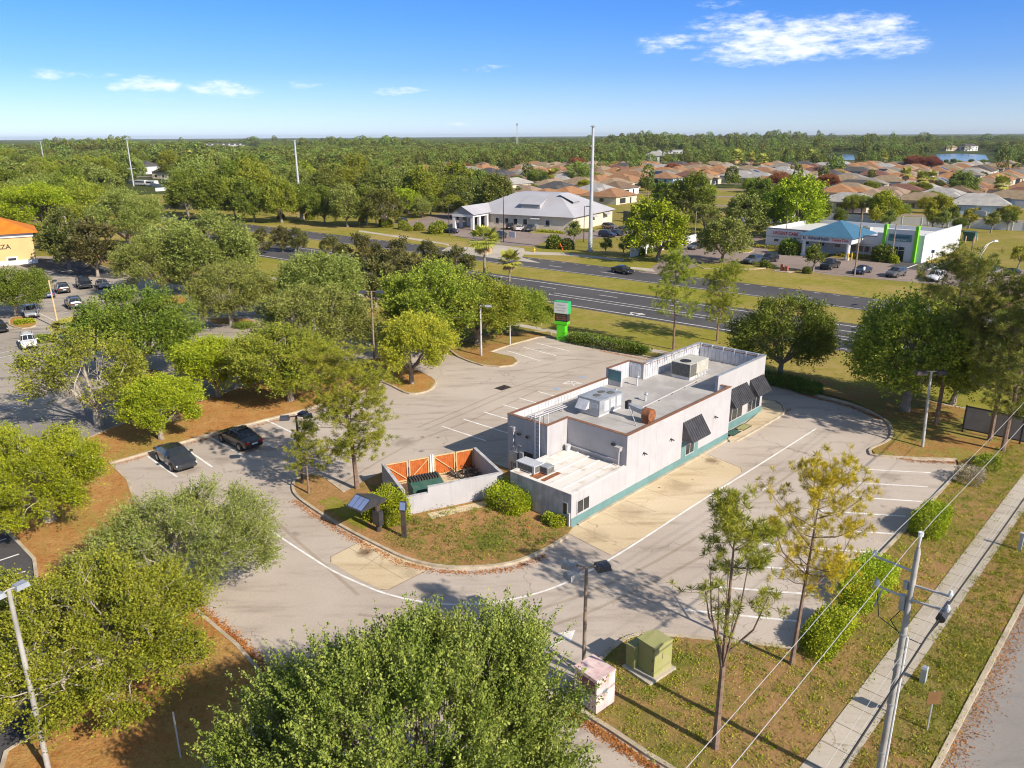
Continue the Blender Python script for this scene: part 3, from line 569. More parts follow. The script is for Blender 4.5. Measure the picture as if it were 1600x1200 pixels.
def broadleaf(seed, R_=4.6, trunk=1.7, top=8.0, nclump=70, twigs=46, nl=14, leaf=.155, tl=.85, upright=.3, zmin=-.6, fill=.45, cl=.165, wood='bark', twigw=.08, lmat='oak', bare=0.0, limbs=7, amp=.5, pale=False, taper=0.0):
    rng = np.random.default_rng(seed); zc = trunk + (top - trunk) * .42; hz = top - zc; lo = zc - trunk * .85
    d = dirs(nclump, rng, zmin); lump = np.clip(lumpy(d, rng, 9, amp), .6, 1.25)
    rad = (rng.uniform(fill, 1, nclump) ** .6) * lump * .86
    cc = d * rad[:, None] * np.array([R_, R_, hz]); cc[:, 2] = np.where(cc[:, 2] < 0, cc[:, 2] * lo / hz, cc[:, 2]); cc[:, 2] += zc; cc[:, :2] *= (1 - taper * np.clip(d[:, 2:3], 0, 1))
    keep = np.ones(nclump, bool)
    if bare: keep = ~((rng.uniform(size=nclump) < bare) & (cc[:, 2] < zc + .2 * hz))
    w = MB(); r0 = .05 * R_ + .05
    bend = rng.normal(size=2) * .15
    w.tube([(0, 0, -.05), (bend[0] * .3, bend[1] * .3, trunk * .5), (bend[0], bend[1], trunk)], [r0 * 1.35, r0, r0 * .85], 8)
    az = np.arctan2(cc[:, 1], cc[:, 0]) + 0.0; base = Vector((bend[0], bend[1], trunk)); k = limbs; off = rng.uniform(0, 6.28)
    grp = np.floor(((az + off) % (2 * np.pi)) / (2 * np.pi) * (k - 1)).astype(int); grp[rad * 1.0 * np.hypot(d[:, 0], d[:, 1]) < .35] = k - 1
    for g in range(k):
        I = np.where(grp == g)[0]
        if not len(I): continue
        m = Vector(cc[I].mean(0)); c1 = base.lerp(m, .45) + Vector((0, 0, -.08 * R_ if g < k - 1 else .1)); pts = [base, c1, m]
        path = [base.lerp(c1, t) * (1 - t) + c1.lerp(m, t) * t for t in (0, .25, .5, .75, 1)]
        w.tube(path, [r0 * .62, r0 * .5, r0 * .4, r0 * .3, r0 * .2], 6)
        for i in I:
            a = path[int(rng.integers(1, 5))]; b = Vector(cc[i]); mid = a.lerp(b, .55) + Vector(tuple(rng.normal(size=3) * .12 * R_ * .5))
            w.tube([a, mid, b], [r0 * .16, r0 * .10, r0 * .03], 4, cap=False)
            for _ in range(2): w.tube([mid.lerp(b, .3), b + Vector(tuple(rng.normal(size=3) * cl * R_ * .5))], [r0 * .05, r0 * .015], 3, cap=False)
    cc = cc[keep]; n = len(cc)
    ci = np.repeat(np.arange(n), twigs); N = len(ci); ctr = np.array([0, 0, zc - .3 * R_])
    A = cc[ci] + rng.normal(size=(N, 3)) * cl * R_ * .5
    out = unit(A - ctr); D = unit(out * .9 + rng.normal(size=(N, 3)) * .5 + np.array([0, 0, upright]))
    Ln = tl * rng.uniform(.5, 1.2, N); tt = rng.uniform(.1, 1, (N, nl))
    Pt = (A[:, None] + D[:, None] * (tt * Ln[:, None])[..., None] + rng.normal(size=(N, nl, 3)) * leaf * .55).reshape(-1, 3)
    Pt[:, 2] = np.maximum(Pt[:, 2], .35)
    V, Q = leaves(Pt, leaf, rng, .4, .66, np.repeat(D, nl, 0))
    crown = np_mesh('crown', V, Q, [L[lmat]])
    wv, wf = np.array(w.v), w.f
    sel = rng.uniform(size=N) < twigw
    tv, tq = twig_strips(A[sel] - D[sel] * .15, A[sel] + D[sel] * Ln[sel][:, None] * .75, .008 + .008 * (wood == 'bark_pale'), rng)
    me = bpy.data.meshes.new('trunk'); me.from_pydata(w.v + [tuple(x) for x in tv], [], w.f + [tuple(int(y) + len(w.v) for y in x) for x in tq]); me.materials.append(M[wood]); me.materials.append(M['bark_pale' if pale else 'twig'])
    me.polygons.foreach_set('material_index', [0] * len(w.f) + [1] * len(tq)); me.update()
    return Tree(me, crown, R_, zc + .15 * R_, top)

def pine(seed, T=10.0, start=.35, R_=2.6, lmat='pine', whorls=11, per=4, tuft=44, needle=.31, sparse=0.0, shape='cone', nw=.055, vee=0, lean=.03):
    rng = np.random.default_rng(seed); w = MB(); r0 = .0105 * T + .02
    bx = rng.normal(size=2) * lean * T; axis = lambda t: Vector((bx[0] * t * t, bx[1] * t * t, T * t))
    w.tube([axis(t) for t in np.linspace(0, 1, 9)] , [r0 * (1.15 - t * 1.05) for t in np.linspace(0, 1, 9)], 7)
    TP, TD = [], []
    for k in range(whorls):
        t = start + (1 - start) * (k + rng.uniform(-.3, .3)) / whorls; t = min(max(t, start), .985)
        q = (t - start) / (1 - start)
        prof = (math.sin(math.pi * min(1, q * .84 + .13)) ** .8) if shape == 'round' else (1.05 - q) ** .8 * .9 + .12
        for j in range(per):
            if rng.uniform() < sparse * (1.3 - q): 
                if rng.uniform() < .5: continue
                az = rng.uniform(0, 6.28); b = axis(t); e = b + Vector((math.cos(az), math.sin(az), .3)) * R_ * .6 * prof; w.tube([b, b.lerp(e, .5) + Vector((0, 0, -.1)), e], [r0 * .2, r0 * .12, .008], 4, cap=False); continue
            az = rng.uniform(0, 6.28); ln = R_ * prof * rng.uniform(.65, 1.15); b = axis(t); up = rng.uniform(.15, .5) + .5 * q
            o = Vector((math.cos(az), math.sin(az), 0)); m = b + o * ln * .5 + Vector((0, 0, ln * up * .30)); e = b + o * ln * .95 + Vector((0, 0, ln * up * .95))
            w.tube([b, m, e], [r0 * .28 * (1 - .5 * q), r0 * .17 * (1 - .5 * q), .012], 4, cap=False)
            for _ in range(int(rng.integers(4, 8))):
                s = rng.uniform(.35, 1); p = (b.lerp(m, s * 2) if s < .5 else m.lerp(e, s * 2 - 1)); f = p + Vector(tuple(rng.normal(size=3) * .26 * R_ * .5)) + Vector((0, 0, .12 * R_))
                w.tube([p, f], [r0 * .07, .008], 3, cap=False); TP.append(f); TD.append((f - p).normalized() + o * .4)
            TP.append(e); TD.append(o * .6 + Vector((0, 0, .6)))
    for k in range(vee):
        t = rng.uniform(.28, .5); az = k * 6.28 / vee + rng.uniform(-.4, .4); o = Vector((math.cos(az), math.sin(az), 0)); b = axis(t); rr = R_ * rng.uniform(.55, 1.05); e = b + o * rr + Vector((0, 0, T * rng.uniform(.22, .42))); m = b.lerp(e, .5) + o * rr * .22
        w.tube([b, m, e], [r0 * .42, r0 * .28, .012], 5, cap=False)
        for _ in range(9):
            s = rng.uniform(.2, 1); p = b.lerp(m, s * 2) if s < .5 else m.lerp(e, s * 2 - 1); f = p + Vector(tuple(rng.normal(size=3) * .3)) + o * .15; w.tube([p, f], [r0 * .07, .006], 3, cap=False)
            if s > .8: TP.append(f); TD.append(o * .4 + Vector((0, 0, .8)))
        TP += [e, e + Vector((.1, 0, .1))]; TD += [o * .3 + Vector((0, 0, 1))] * 2
    for _ in range(5): TP.append(axis(.97) + Vector(tuple(rng.normal(size=3) * .18))); TD.append(Vector((0, 0, 1)))
    TP = np.array([tuple(x) for x in TP]); TD = unit(np.array([tuple(x) for x in TD])); TP = np.repeat(TP, 3, 0) + rng.normal(size=(len(TP) * 3, 3)) * .17; TD = np.repeat(TD, 3, 0)
    P0 = np.repeat(TP, tuft, 0); D = unit(np.repeat(TD, tuft, 0) * .6 + rng.normal(size=P0.shape) * .7); ln = needle * rng.uniform(.6, 1.15, len(P0))[:, None]
    side = unit(np.cross(D, rng.normal(size=P0.shape))) * needle * nw
    V = np.stack([P0 - side * .4, P0 + D * ln * .55 - side * .6, P0 + D * ln, P0 + D * ln * .55 + side * .6], 1).reshape(-1, 3)
    crown = np_mesh('crown', V, np.arange(len(V)).reshape(-1, 4), [L[lmat]])
    me = bpy.data.meshes.new('trunk'); me.from_pydata(w.v, [], w.f); me.materials.append(M['bark_pine']); me.update()
    return Tree(me, crown, R_, T * .68, T)

def palm(seed, T=6.5, fr=38, ln=3.7):
    rng = np.random.default_rng(seed); w = MB(); w.tube([(0, 0, 0), (.05, 0, T * .5), (0, .05, T)], [.26, .2, .18], 8)
    V = []; mi = []
    for k in range(fr + 12):
        dead = k >= fr; az = rng.uniform(0, 6.28); el = rng.uniform(-1.25, -.8) if dead else math.asin(rng.uniform(-.35, .95)); L_ = ln * rng.uniform(.55, .75) * (.8 if dead else 1)
        o = np.array([math.cos(az) * math.cos(el), math.sin(az) * math.cos(el), math.sin(el)]); base = np.array([0, 0, T]); hub = base + o * L_ * .55
        side = np.array([-math.sin(az), math.cos(az), 0]); up = np.cross(o, side)
        for j in range(-7, 8):
            a = j * .2; dd = o * math.cos(a) + side * math.sin(a); tip = hub + dd * L_ * .85 * (1 - .25 * abs(j) / 7) + np.array([0, 0, -.07 * L_ * (1 + abs(j) / 7)]); md = hub + dd * L_ * .45 + np.array([0, 0, .03])
            s = (side * math.cos(a) - o * math.sin(a)) * .13
            V += [hub, md - s, tip, md + s]; mi.append(1 if dead else 0)
        s = side * .025; V += [base - s, base + s, hub + s, hub - s]; mi.append(1 if dead else 0)
    V = np.array(V); crown = np_mesh('crown', V, np.arange(len(V)).reshape(-1, 4), [L['palm'], L['dead_frond']], np.array(mi))
    me = bpy.data.meshes.new('trunk'); me.from_pydata(w.v, [], w.f); me.materials.append(M['bark']); me.update()
    return Tree(me, crown, ln, T, T + 1)

def bush_mesh(seed, sx, sy, sz, n, leaf, lmat, power=4.6, rough=.2):
    """clipped shrub: leaves packed on and just inside a rounded block, with a woody inside"""
    rng = np.random.default_rng(seed); d = rng.uniform(-1, 1, (n, 3)); ax_ = rng.integers(0, 3, n); d[np.arange(n), ax_] = np.where(rng.uniform(size=n) < .5, -1, 1); d = unit(d); d[:, 2] = np.abs(d[:, 2]) - .03
    r = 1 / (np.abs(d[:, 0]) ** power + np.abs(d[:, 1]) ** power + np.abs(d[:, 2]) ** power) ** (1 / power)
    r = r * (lumpy(d, rng, 26, rough)) * np.where(rng.uniform(size=n) < .07, rng.uniform(1.0, 1.12, n), rng.uniform(.5, 1.02, n) ** .5)
    Pt = d * r[:, None] * np.array([sx, sy, sz]); Pt[:, 2] = np.maximum(Pt[:, 2], .04)
    V, Q = leaves(Pt, leaf, rng, .3, .65, d); return np_mesh('foliage', V, Q, [L[lmat]])
def stems_mesh(seed, sx, sy, sz):
    w = MB(); rng = random.Random(seed)
    for _ in range(14):
        a, b = rng.uniform(-.5, .5) * sx, rng.uniform(-.5, .5) * sy; w.tube([(a, b, 0), (a * 1.5, b * 1.5, sz * .8)], [.03, .012], 4)
    me = bpy.data.meshes.new('stems'); me.from_pydata(w.v, [], w.f); me.materials.append(M['bark']); me.update(); return me

def meshobj(name, me, parent=None):
    o = bpy.data.objects.new(name, me); C.objects.link(o)
    if parent: o.parent = parent
    return o
RT = random.Random(7)
def plant(tr, name, x, y, s, label, cat='tree', group=None, leaf=None, rot=None, z=0.0, sz=None):
    t = thing(name, label, cat, (x, y, z), RT.uniform(0, 6.28) if rot is None else rot, group); t.scale = (s, s, sz or s)
    meshobj('trunk', tr.wood, t); c = meshobj('crown', tr.crown, t)
    if leaf: c.material_slots[0].link = 'OBJECT'; c.material_slots[0].material = L[leaf]
    return t
def by_crown(tr, u, v, r, sz=1.0):
    """a tree whose crown centre shows at pixel (u, v) with half width r pixels; returns x, y, scale"""
    s = 1.0
    for _ in range(12):
        x, y = G(u, v, min(tr.zc * s * sz, 15)); Z = px(x, y, tr.zc * s * sz)[2]; s = r * Z / F / tr.R
    return x, y, s
OAKS = [broadleaf(11, nclump=100, twigs=58), broadleaf(12, R_=4.4, top=7.4, nclump=96, twigs=58), broadleaf(13, R_=4.8, top=7.8, nclump=104, twigs=56), broadleaf(14, R_=4.2, top=8.2, nclump=92, twigs=60, upright=.5)]
LOOSE = [broadleaf(21, nclump=70, twigs=40, nl=12, bare=.55, twigw=.3, wood='bark_pale', tl=1.0, zmin=-.5), broadleaf(22, nclump=100, twigs=52, nl=13, bare=.05, twigw=.15, wood='bark_pale', tl=.95)]
NEAR = [broadleaf(31, R_=5.0, top=7.4, nclump=150, twigs=92, nl=18, leaf=.10, tl=.85, twigw=.22, wood='bark_pale', cl=.115, amp=.75, fill=.3, pale=True), broadleaf(34, R_=5.0, top=7.6, nclump=140, twigs=74, nl=16, leaf=.095, tl=1.05, twigw=.35, wood='bark_pale', cl=.125, amp=.75, fill=.3, pale=True)]
SPRAY = broadleaf(33, R_=5.6, top=8.4, trunk=2.2, nclump=190, twigs=32, nl=66, leaf=.09, tl=1.65, upright=1.1, twigw=.35, cl=.10, fill=.35, amp=.7, pale=True, taper=.3)
WOODS = [broadleaf(41, R_=4.5, top=11.0, trunk=1.6, nclump=70, twigs=30, nl=10, leaf=.32, tl=1.0, cl=.18, twigw=.05, lmat='dark', zmin=-.75), broadleaf(42, R_=4.2, top=10, trunk=1.5, nclump=64, twigs=30, nl=10, leaf=.32, cl=.18, twigw=.05, lmat='dark', zmin=-.75), broadleaf(43, R_=5.0, top=9.6, trunk=1.6, nclump=76, twigs=24, nl=9, leaf=.32, cl=.18, twigw=.05, lmat='dark', zmin=-.7)]
MAGN = [broadleaf(51, R_=2.4, top=7.5, trunk=.9, nclump=46, twigs=20, nl=12, leaf=.24, tl=.45, lmat='magnolia', zmin=-.85, cl=.25), broadleaf(52, R_=2.2, top=6.8, trunk=.8, nclump=40, twigs=20, nl=12, leaf=.24, tl=.45, lmat='magnolia', zmin=-.85, cl=.25)]
PINES = [pine(61, 10, .38, 2.8, sparse=.1), pine(62, 10, .30, 2.6, sparse=.25), pine(63, 11, .26, 3.1, shape='round', sparse=.12, whorls=15, per=5), pine(64, 12, .45, 3.0, shape='round', per=5)]
PINE_THIN = [pine(65, 11, .72, 1.35, lmat='pine_gold', sparse=.3, shape='round', per=3, whorls=5, vee=7, lean=0), pine(68, 10.5, .44, 3.1, lmat='pine_gold', sparse=.42, shape='round', whorls=12, vee=2, lean=0)]
PALMS = [palm(71), palm(72, 5.0, 32, 3.9)]
SMALL = broadleaf(81, R_=1.4, top=3.6, trunk=1.1, nclump=30, twigs=18, nl=12, leaf=.14, tl=.4, cl=.25, lmat='olive')

def T_(kind, u, v, r, label, leaf=None, name='oak_tree', group=None, sz=.84):
    x, y, s = by_crown(kind, u, v, r, sz); return plant(kind, name, x, y, s, label, 'tree', group, leaf, sz=s * sz)
# near trees, each where its crown stands in the photograph
T_(SPRAY, 660, 1122, 262, 'large near oak with upright leafy sprays at the bottom of the drive', 'spray', sz=1.0)
T_(NEAR[0], 150, 968, 182, 'broad yellow green oak with pale twigs over the orange mulch bed', 'fresh')
T_(NEAR[1], 278, 838, 138, 'grey green oak with bare pale twigs leaning over the car park edge', 'olive')
T_(NEAR[0], 60, 728, 120, 'yellow green oak at the left edge above the grey twiggy oak', 'yellow')
T_(OAKS[3], 243, 628, 64, 'small bright yellow green oak behind the parked grey saloon', 'yellow')
T_(LOOSE[0], 140, 580, 98, 'sparse oak with bare lower branches beside the dark service lane', 'oak')
T_(OAKS[0], 208, 510, 88, 'dense dark green oak behind the sparse bare limbed oak', 'dark')
T_(OAKS[1], 335, 560, 72, 'yellow green oak on the mulch strip behind the two saloons', 'yellow')
T_(OAKS[2], 448, 560, 82, 'full green oak on the mulch strip behind the pale pine', 'oak')
T_(LOOSE[1], 490, 500, 78, 'pale olive oak beyond the full green oak of the mulch strip', 'olive')
T_(LOOSE[1], 356, 453, 62, 'flat topped olive oak on a kerbed island of the neighbouring car park', 'olive')
T_(OAKS[1], 488, 428, 80, 'large silvery olive oak in front of the dark magnolias', 'olive')
T_(OAKS[3], 640, 533, 62, 'yellowing round oak alone on the rounded kerb island', 'gold', sz=.95)
T_(OAKS[0], 680, 470, 88, 'dark green oak behind the yellowing oak of the kerb island', 'oak')
T_(OAKS[2], 745, 475, 76, 'dark green oak on the leafy verge with a pale lamp post in front', 'oak')
T_(OAKS[1], 800, 475, 56, 'green oak at the verge end nearest the green pylon sign', 'oak')
T_(OAKS[2], 16, 450, 52, 'dark green oak in front of the orange roofed plaza', 'dark')
T_(OAKS[2], 325, 385, 84, 'tall olive oak before the highway verge, biggest of its clump', 'olive')
T_(LOOSE[1], 248, 408, 60, 'olive oak at the head of the neighbouring car park', 'olive')
T_(OAKS[0], 195, 338, 58, 'broad dull olive oak beyond the neighbouring car park', 'olive')
T_(OAKS[1], 120, 340, 50, 'rounded oak beyond the tall bare lamp post of the plaza', 'oak')
T_(OAKS[3], 62, 318, 55, 'pale yellow green oak above the orange tiled roof', 'yellow')
T_(OAKS[2], 8, 320, 50, 'green oak at the left edge above the orange tiled roof', 'oak')
T_(MAGN[0], 100, 372, 34, 'dark bushy evergreen right of the orange roofed plaza', 'deep', 'evergreen_tree')
T_(MAGN[1], 145, 385, 34, 'dark magnolia like evergreen behind the end of the tarmac', 'magnolia', 'evergreen_tree')
T_(OAKS[0], 1225, 520, 74, 'olive oak with a straight trunk behind the far end of the white building', 'dark', sz=.95)
T_(OAKS[2], 1430, 538, 108, 'dense green oak over the kerb bend by the twin headed lamp', 'oak', sz=1.0)
T_(OAKS[1], 1500, 565, 66, 'green oak beside the screen fence with its trunk in leaf litter', 'oak', sz=1.0)
MG = sorted([(567, 400, 26), (622, 408, 27), (670, 405, 22), (717, 410, 21), (520, 390, 18), (440, 372, 15), (465, 374, 14), (408, 376, 15), (585, 440, 30), (640, 430, 26)])
for i, (u, v, r) in enumerate(MG): T_(MAGN[i % 2], u, v, r, f'dark bronze magnolia beside the highway, {ordinal(i)} from the left', None, 'magnolia_tree', 'magnolias in front of the highway')
# pines: pixel of the trunk base, of the top, and mesh
def PN(kind, ub, vb, ut, vt, label, leaf=None, wide=1.0, group=None):
    x, y = G(ub, vb); d = ray(ut, vt); h = H + d[2] * math.hypot(x, y) / math.hypot(d[0], d[1]); s = h / kind.T
    return plant(kind, 'pine_tree', x, y, s * wide, label, 'tree', group, leaf, sz=s)
PN(PINES[2], 558, 765, 560, 553, 'tall loose crowned pine left of the dumpster enclosure', 'pine', 1.35)
PN(PINES[1], 483, 773, 478, 668, 'short pine at the nose of the kerbed garden island', 'pine', 1.25)
PN(PINE_THIN[0], 1117, 1172, 1122, 786, 'thin multi stemmed pine with bare lower limbs on the corner lawn', 'pine', 1.0)
gp = PN(PINE_THIN[1], 1236, 1040, 1266, 738, 'gold needled pine with a leaning trunk beside the long hedge', 'pine_gold', .84); gp.rotation_euler = (0, R(2.2), 0)
PN(PINES[0], 1052, 546, 1056, 402, 'slim pine behind the white building, left of two', 'pine', 1.0)
PN(PINES[2], 1120, 533, 1126, 418, 'round headed pine behind the white building, right of two', 'pine', 1.1)
PN(PINES[3], 1462, 664, 1468, 405, 'tall pine rising out of the dense green oak', 'pine_dark', 1.0)
PN(PINES[3], 1546, 690, 1555, 440, 'dark crowned pine before the screen fence, left of the three trunks', 'pine_dark', 1.1)
PN(PINES[2], 1566, 706, 1582, 470, 'dark crowned pine before the screen fence, with its trunk nearest the wires', 'pine_dark', 1.15)
PN(PINES[0], 1582, 684, 1600, 480, 'dark crowned pine before the screen fence, right of the three trunks', 'pine_dark', 1.2)
PN(PINES[1], 1622, 690, 1640, 470, 'dark pine half out of frame at the right edge', 'pine_dark', 1.2)
PN(PINES[3], 1450, 560, 1420, 452, 'dark pine seen over the oak beside the highway', 'pine_dark', 1.2)
for i, (u, v, ut, vt, lb) in enumerate([(757, 432, 750, 362, 'tall fan palm on the highway verge'), (796, 440, 793, 398, 'shorter fan palm right of the tall verge palm')]):
    x, y = G(u, v); d = ray(ut, vt); h = H + d[2] * math.hypot(x, y) / math.hypot(d[0], d[1]); plant(PALMS[i], 'fan_palm', x, y, h / (PALMS[i].T + .4), lb, 'palm')
x, y = G(112, 530); plant(PALMS[1], 'fan_palm', x, y, .75, 'low fan palm at the foot of the pale lamp post', 'palm', sz=.35)

# shrubs and hedges
def shrub(name, u, v, sx, sy, sz, n, leaf, lmat, label, cat='shrub', rot=TH, z=.1, power=5.0, group=None, pos=None):
    x, y = pos or G(u, v); t = thing(name, label, cat, (x, y, z), rot, group)
    meshobj('stems', stems_mesh(u, sx, sy, sz), t); meshobj('foliage', bush_mesh(u + v, sx, sy, sz, n, leaf, lmat, power), t); return t
shrub('shrub', 602, 812, 1.35, 1.5, 2.35, 17000, .105, 'hedge', 'tall rounded shrub between the menu canopy and the dumpster enclosure')
shrub('shrub', 800, 795, 1.6, 1.15, 1.35, 14000, .10, 'hedge', 'wide clipped shrub against the low grey end wall', rot=TH - R(90))
shrub('shrub', 856, 817, .45, .4, .75, 1800, .09, 'hedge', 'small shrub below the narrow end window')
shrub('shrub', 872, 824, .6, .35, .5, 1800, .09, 'hedge', 'low shrub at the building corner by the drain pipe')
shrub('hedge', 1290, 992, 2.6, 1.15, 1.35, 22000, .10, 'hedge', 'bright green clipped hedge at the foot of the gold needled pine', 'hedge')
shrub('hedge', 1352, 926, 2.5, 1.1, 1.25, 20000, .10, 'hedge', 'clipped hedge dusted with gold needles beside the parking bays', 'hedge')
shrub('hedge', 1452, 822, 2.0, 1.05, 1.25, 17000, .10, 'hedge', 'separate clipped hedge farther along the car park kerb', 'hedge')
shrub('shrub', 1512, 752, 1.0, .8, .8, 2600, .10, 'dead', 'grey leafless shrub at the kerb corner near the grove')
shrub('shrub', 1543, 726, 1.2, .7, .6, 2600, .12, 'oak', 'low loose shrub under the three pine trunks')
shrub('hedge', 960, 546, 5.6, 1.0, 1.15, 12000, .17, 'hedge_dark', 'long dark hedge along the highway path behind the car park', 'hedge', rot=R(-39))
shrub('hedge', 1222, 604, 2.6, .9, 1.0, 7000, .15, 'hedge_dark', 'dark hedge under the olive oak at the building end', 'hedge', rot=R(-39))
shrub('hedge', 1258, 613, 1.2, .8, .8, 4000, .15, 'hedge_dark', 'short dark hedge right of the olive oak trunk', 'hedge', rot=R(-39))
shrub('shrub', 385, 512, 1.2, 1.2, .7, 3000, .15, 'dark', 'dark shrub on the kerbed island of the neighbouring car park')
shrub('shrub', 38, 506, 1.3, 1.0, .7, 3000, .15, 'yellow', 'yellow green low shrub on the left kerbed island')
shrub('shrub', 72, 534, .8, .8, .8, 2500, .14, 'dark', 'dark shrub beside the white hatchback')
# gold needles fallen on the hedge are loose litter
def litter(name, pts, size, lmat, z, seed, jitter):
    rng = np.random.default_rng(seed); Pt = np.array([(x, y, z) for x, y in pts]) + rng.normal(size=(len(pts), 3)) * np.array([jitter, jitter, .01]); Pt[:, 2] = np.abs(Pt[:, 2] - z) + z
    V, Q = leaves(Pt, size, rng, 6.0, .6); o = meshobj(name, np_mesh(name, V, Q, [L[lmat]])); o['kind'] = 'stuff'; return o
def along(uv, n, seed, off=0.0):
    rng = random.Random(seed); p = [Vector(G(*q)) for q in uv]; seg = [(b - a).length for a, b in zip(p, p[1:])]; tot = sum(seg); out = []
    for _ in range(n):
        t = rng.uniform(0, tot); i = 0
        while i < len(seg) - 1 and t > seg[i]: t -= seg[i]; i += 1
        d = (p[i + 1] - p[i]).normalized(); k = Vector((d.y, -d.x)); out.append(tuple(p[i] + d * t + k * (off + abs(rng.gauss(0, .22)) * (1 if off >= 0 else -1))))
    return out
pts = along([(463, 780), (490, 800), (540, 831), (590, 857), (635, 879), (685, 890), (740, 893), (800, 886), (850, 866)], 2600, 1, .05)
pts += along([(300, 950), (370, 1010), (405, 1050), (415, 1090)], 3000, 2, -.1) + along([(172, 727), (340, 679), (470, 646), (590, 606)], 1800, 3, .12)
pts += along([(893, 1105), (953, 1144), (1013, 1184), (1070, 1224)], 2600, 4, .15) + along([(1362, 705), (1430, 719), (1494, 721)], 900, 5, .1) + along([(1250, 614), (1330, 634), (1378, 654)], 1500, 6, .1)
pts += along([(940, 547), (1000, 559), (1060, 571)], 700, 7, .2) + along([(1240, 640), (1205, 655), (1165, 672)], 500, 8, .1)
litter('leaf_litter', pts, .10, 'litter', .02, 5, .07)
rl = random.Random(9); pts = []
for _ in range(5200):
    s = rl.uniform(0, 40); k = min(abs(rl.gauss(0, .42)), 1.3); pts.append((17.15 - 14 * .685 + .685 * s + .728 * (k + .1), 24.85 - 14 * .728 + .728 * s - .685 * (k + .1)))
litter('street_leaf_litter', pts, .085, 'litter', .02, 6, .03)
pts = []
for _ in range(2600):
    u, v = rl.gauss(1345, 34), rl.gauss(905, 26); pts.append((u, v))
rngl = np.random.default_rng(3); Pg = np.array([(*G(u, v, 1.05), 1.22) for u, v in [(1345 + rl.gauss(0, 26), 900 + rl.gauss(0, 22)) for _ in range(1500)]]); Pg[:, 2] += rngl.normal(size=len(Pg)) * .05
V, Q = leaves(Pg, .17, rngl, 1.5, .2); o = meshobj('fallen_pine_needles', np_mesh('fallen_pine_needles', V, Q, [L['pine_gold']])); o['kind'] = 'stuff'
# weed tufts on the garden bed, corner lawn, mulch
def inside(p, poly):
    x, y = p; c = False
    for (a, b), (d, e) in zip(poly, poly[1:] + poly[:1]):
        if (b > y) != (e > y) and x < (d - a) * (y - b) / (e - b) + a: c = not c
    return c
def tufts(name, poly, n, size, lmat, z, seed, h=.12, clump=26):
    rng = np.random.default_rng(seed); r = random.Random(seed); xs = [p[0] for p in poly]; ys = [p[1] for p in poly]; cs = []
    while len(cs) < n:
        p = (r.uniform(min(xs), max(xs)), r.uniform(min(ys), max(ys)))
        if inside(p, poly): cs.append(p)
    cs = np.array(cs); sz_ = np.random.default_rng(seed).uniform(.05, .3, n); ci = np.repeat(np.arange(n), clump)
    Pt = np.c_[cs[ci] + rng.normal(size=(len(ci), 2)) * sz_[ci][:, None], z + np.abs(rng.normal(size=len(ci))) * h * (.4 + sz_[ci] * 3)]
    V, Q = leaves(Pt, size, rng, .2, .4, np.tile(np.array([0, 0, 1.]), (len(Pt), 1))); o = meshobj(name, np_mesh(name, V, Q, [L[lmat]])); o['kind'] = 'stuff'
tufts('weeds', P((600, 845), (640, 868), (690, 880), (740, 882), (800, 875), (850, 855), (870, 838), (800, 800), (700, 795), (640, 812)), 260, .10, 'dark', .11, 1, .16)
tufts('weeds', P((600, 845), (640, 868), (690, 880), (740, 882), (800, 875), (850, 855), (870, 838), (800, 800), (700, 795), (640, 812)), 90, .10, 'oak', .11, 2, .16)
tufts('lawn_grass', CORNER, 900, .09, 'gold', .1, 3, .05, 30)
tufts('lawn_grass', CORNER, 700, .09, 'oak', .1, 4, .05, 30)
VERGE = [(13.4 - 9 * .692, 24.75 - 9 * .722), (17.0 - 11 * .685, 24.9 - 11 * .728), (17.0 + 34 * .685, 24.9 + 34 * .728), (13.4 + 37 * .692, 24.75 + 37 * .722)]
tufts('lawn_grass', VERGE, 900, .09, 'oak', .1, 5, .06, 30)
tufts('lawn_grass', VERGE, 500, .09, 'gold', .1, 6, .05, 30)
# ------------------------------------------------------------------ the white building
BL = thing('restaurant_building', 'long single storey white building with teal base band and flat grey roof', 'building', (OB.x, OB.y, 0), TH)
def part(name, mb, mats, parent, **k): return mb.build(name, mats, parent, **k)
w = MB()
ZM, ZF, ZR = 4.67, 5.5, 4.1
w.box(6.1, 20.95, 0, .25, 0, ZM); w.box(6.1, 6.35, .25, 5.35, 0, ZM); w.box(3.8, 6.35, 5.35, 5.6, 0, ZM); w.box(3.8, 4.05, 5.6, 9.3, 0, ZM)
w.box(4.05, 16.15, 9.05, 9.3, 0, ZM); w.box(16.15, 19.25, 9.05, 9.3, 0, ZF); w.box(19.25, 19.5, 7.8, 9.3, 0, ZF); w.box(19.25, 28.75, 7.55, 7.8, 0, ZF)
w.box(20.7, 20.95, .25, .95, 0, ZM); w.box(20.35, 29.0, .95, 1.2, 0, ZF); w.box(28.75, 29.0, 1.2, 7.8, 0, ZF); w.box(16.15, 16.4, 7.75, 9.05, ZR, ZF)
part('wall', w, M['white'], BL)
w = MB(); w.box(6.3, 20.7, .25, 5.6, 3.9, ZR); w.box(20.7, 28.75, 1.2, 5.6, 3.9, ZR); w.box(19.25, 28.75, 5.6, 7.6, 3.9, ZR); w.box(4.05, 19.25, 5.6, 9.05, 3.9, ZR + .004); part('roof_deck', w, M['deck'], BL)
lw = MB(); lw.box(0, 6.1, 0, .22, 0, 2.38); lw.box(0, .22, .22, 5.45, 0, 2.38); lw.box(.22, 3.8, 5.23, 5.45, 0, 2.38)
o = part('low_annex_wall', lw, [M['white'], M['white_old']], BL)
for p in o.data.polygons:
    if abs(p.normal.x) > .9 and p.center.x < .05: p.material_index = 1
lw = MB(); lw.box(.22, 6.1, .22, 5.23, 2.15, 2.30); part('low_roof', lw, M['deck_old'], BL)
lw = MB()
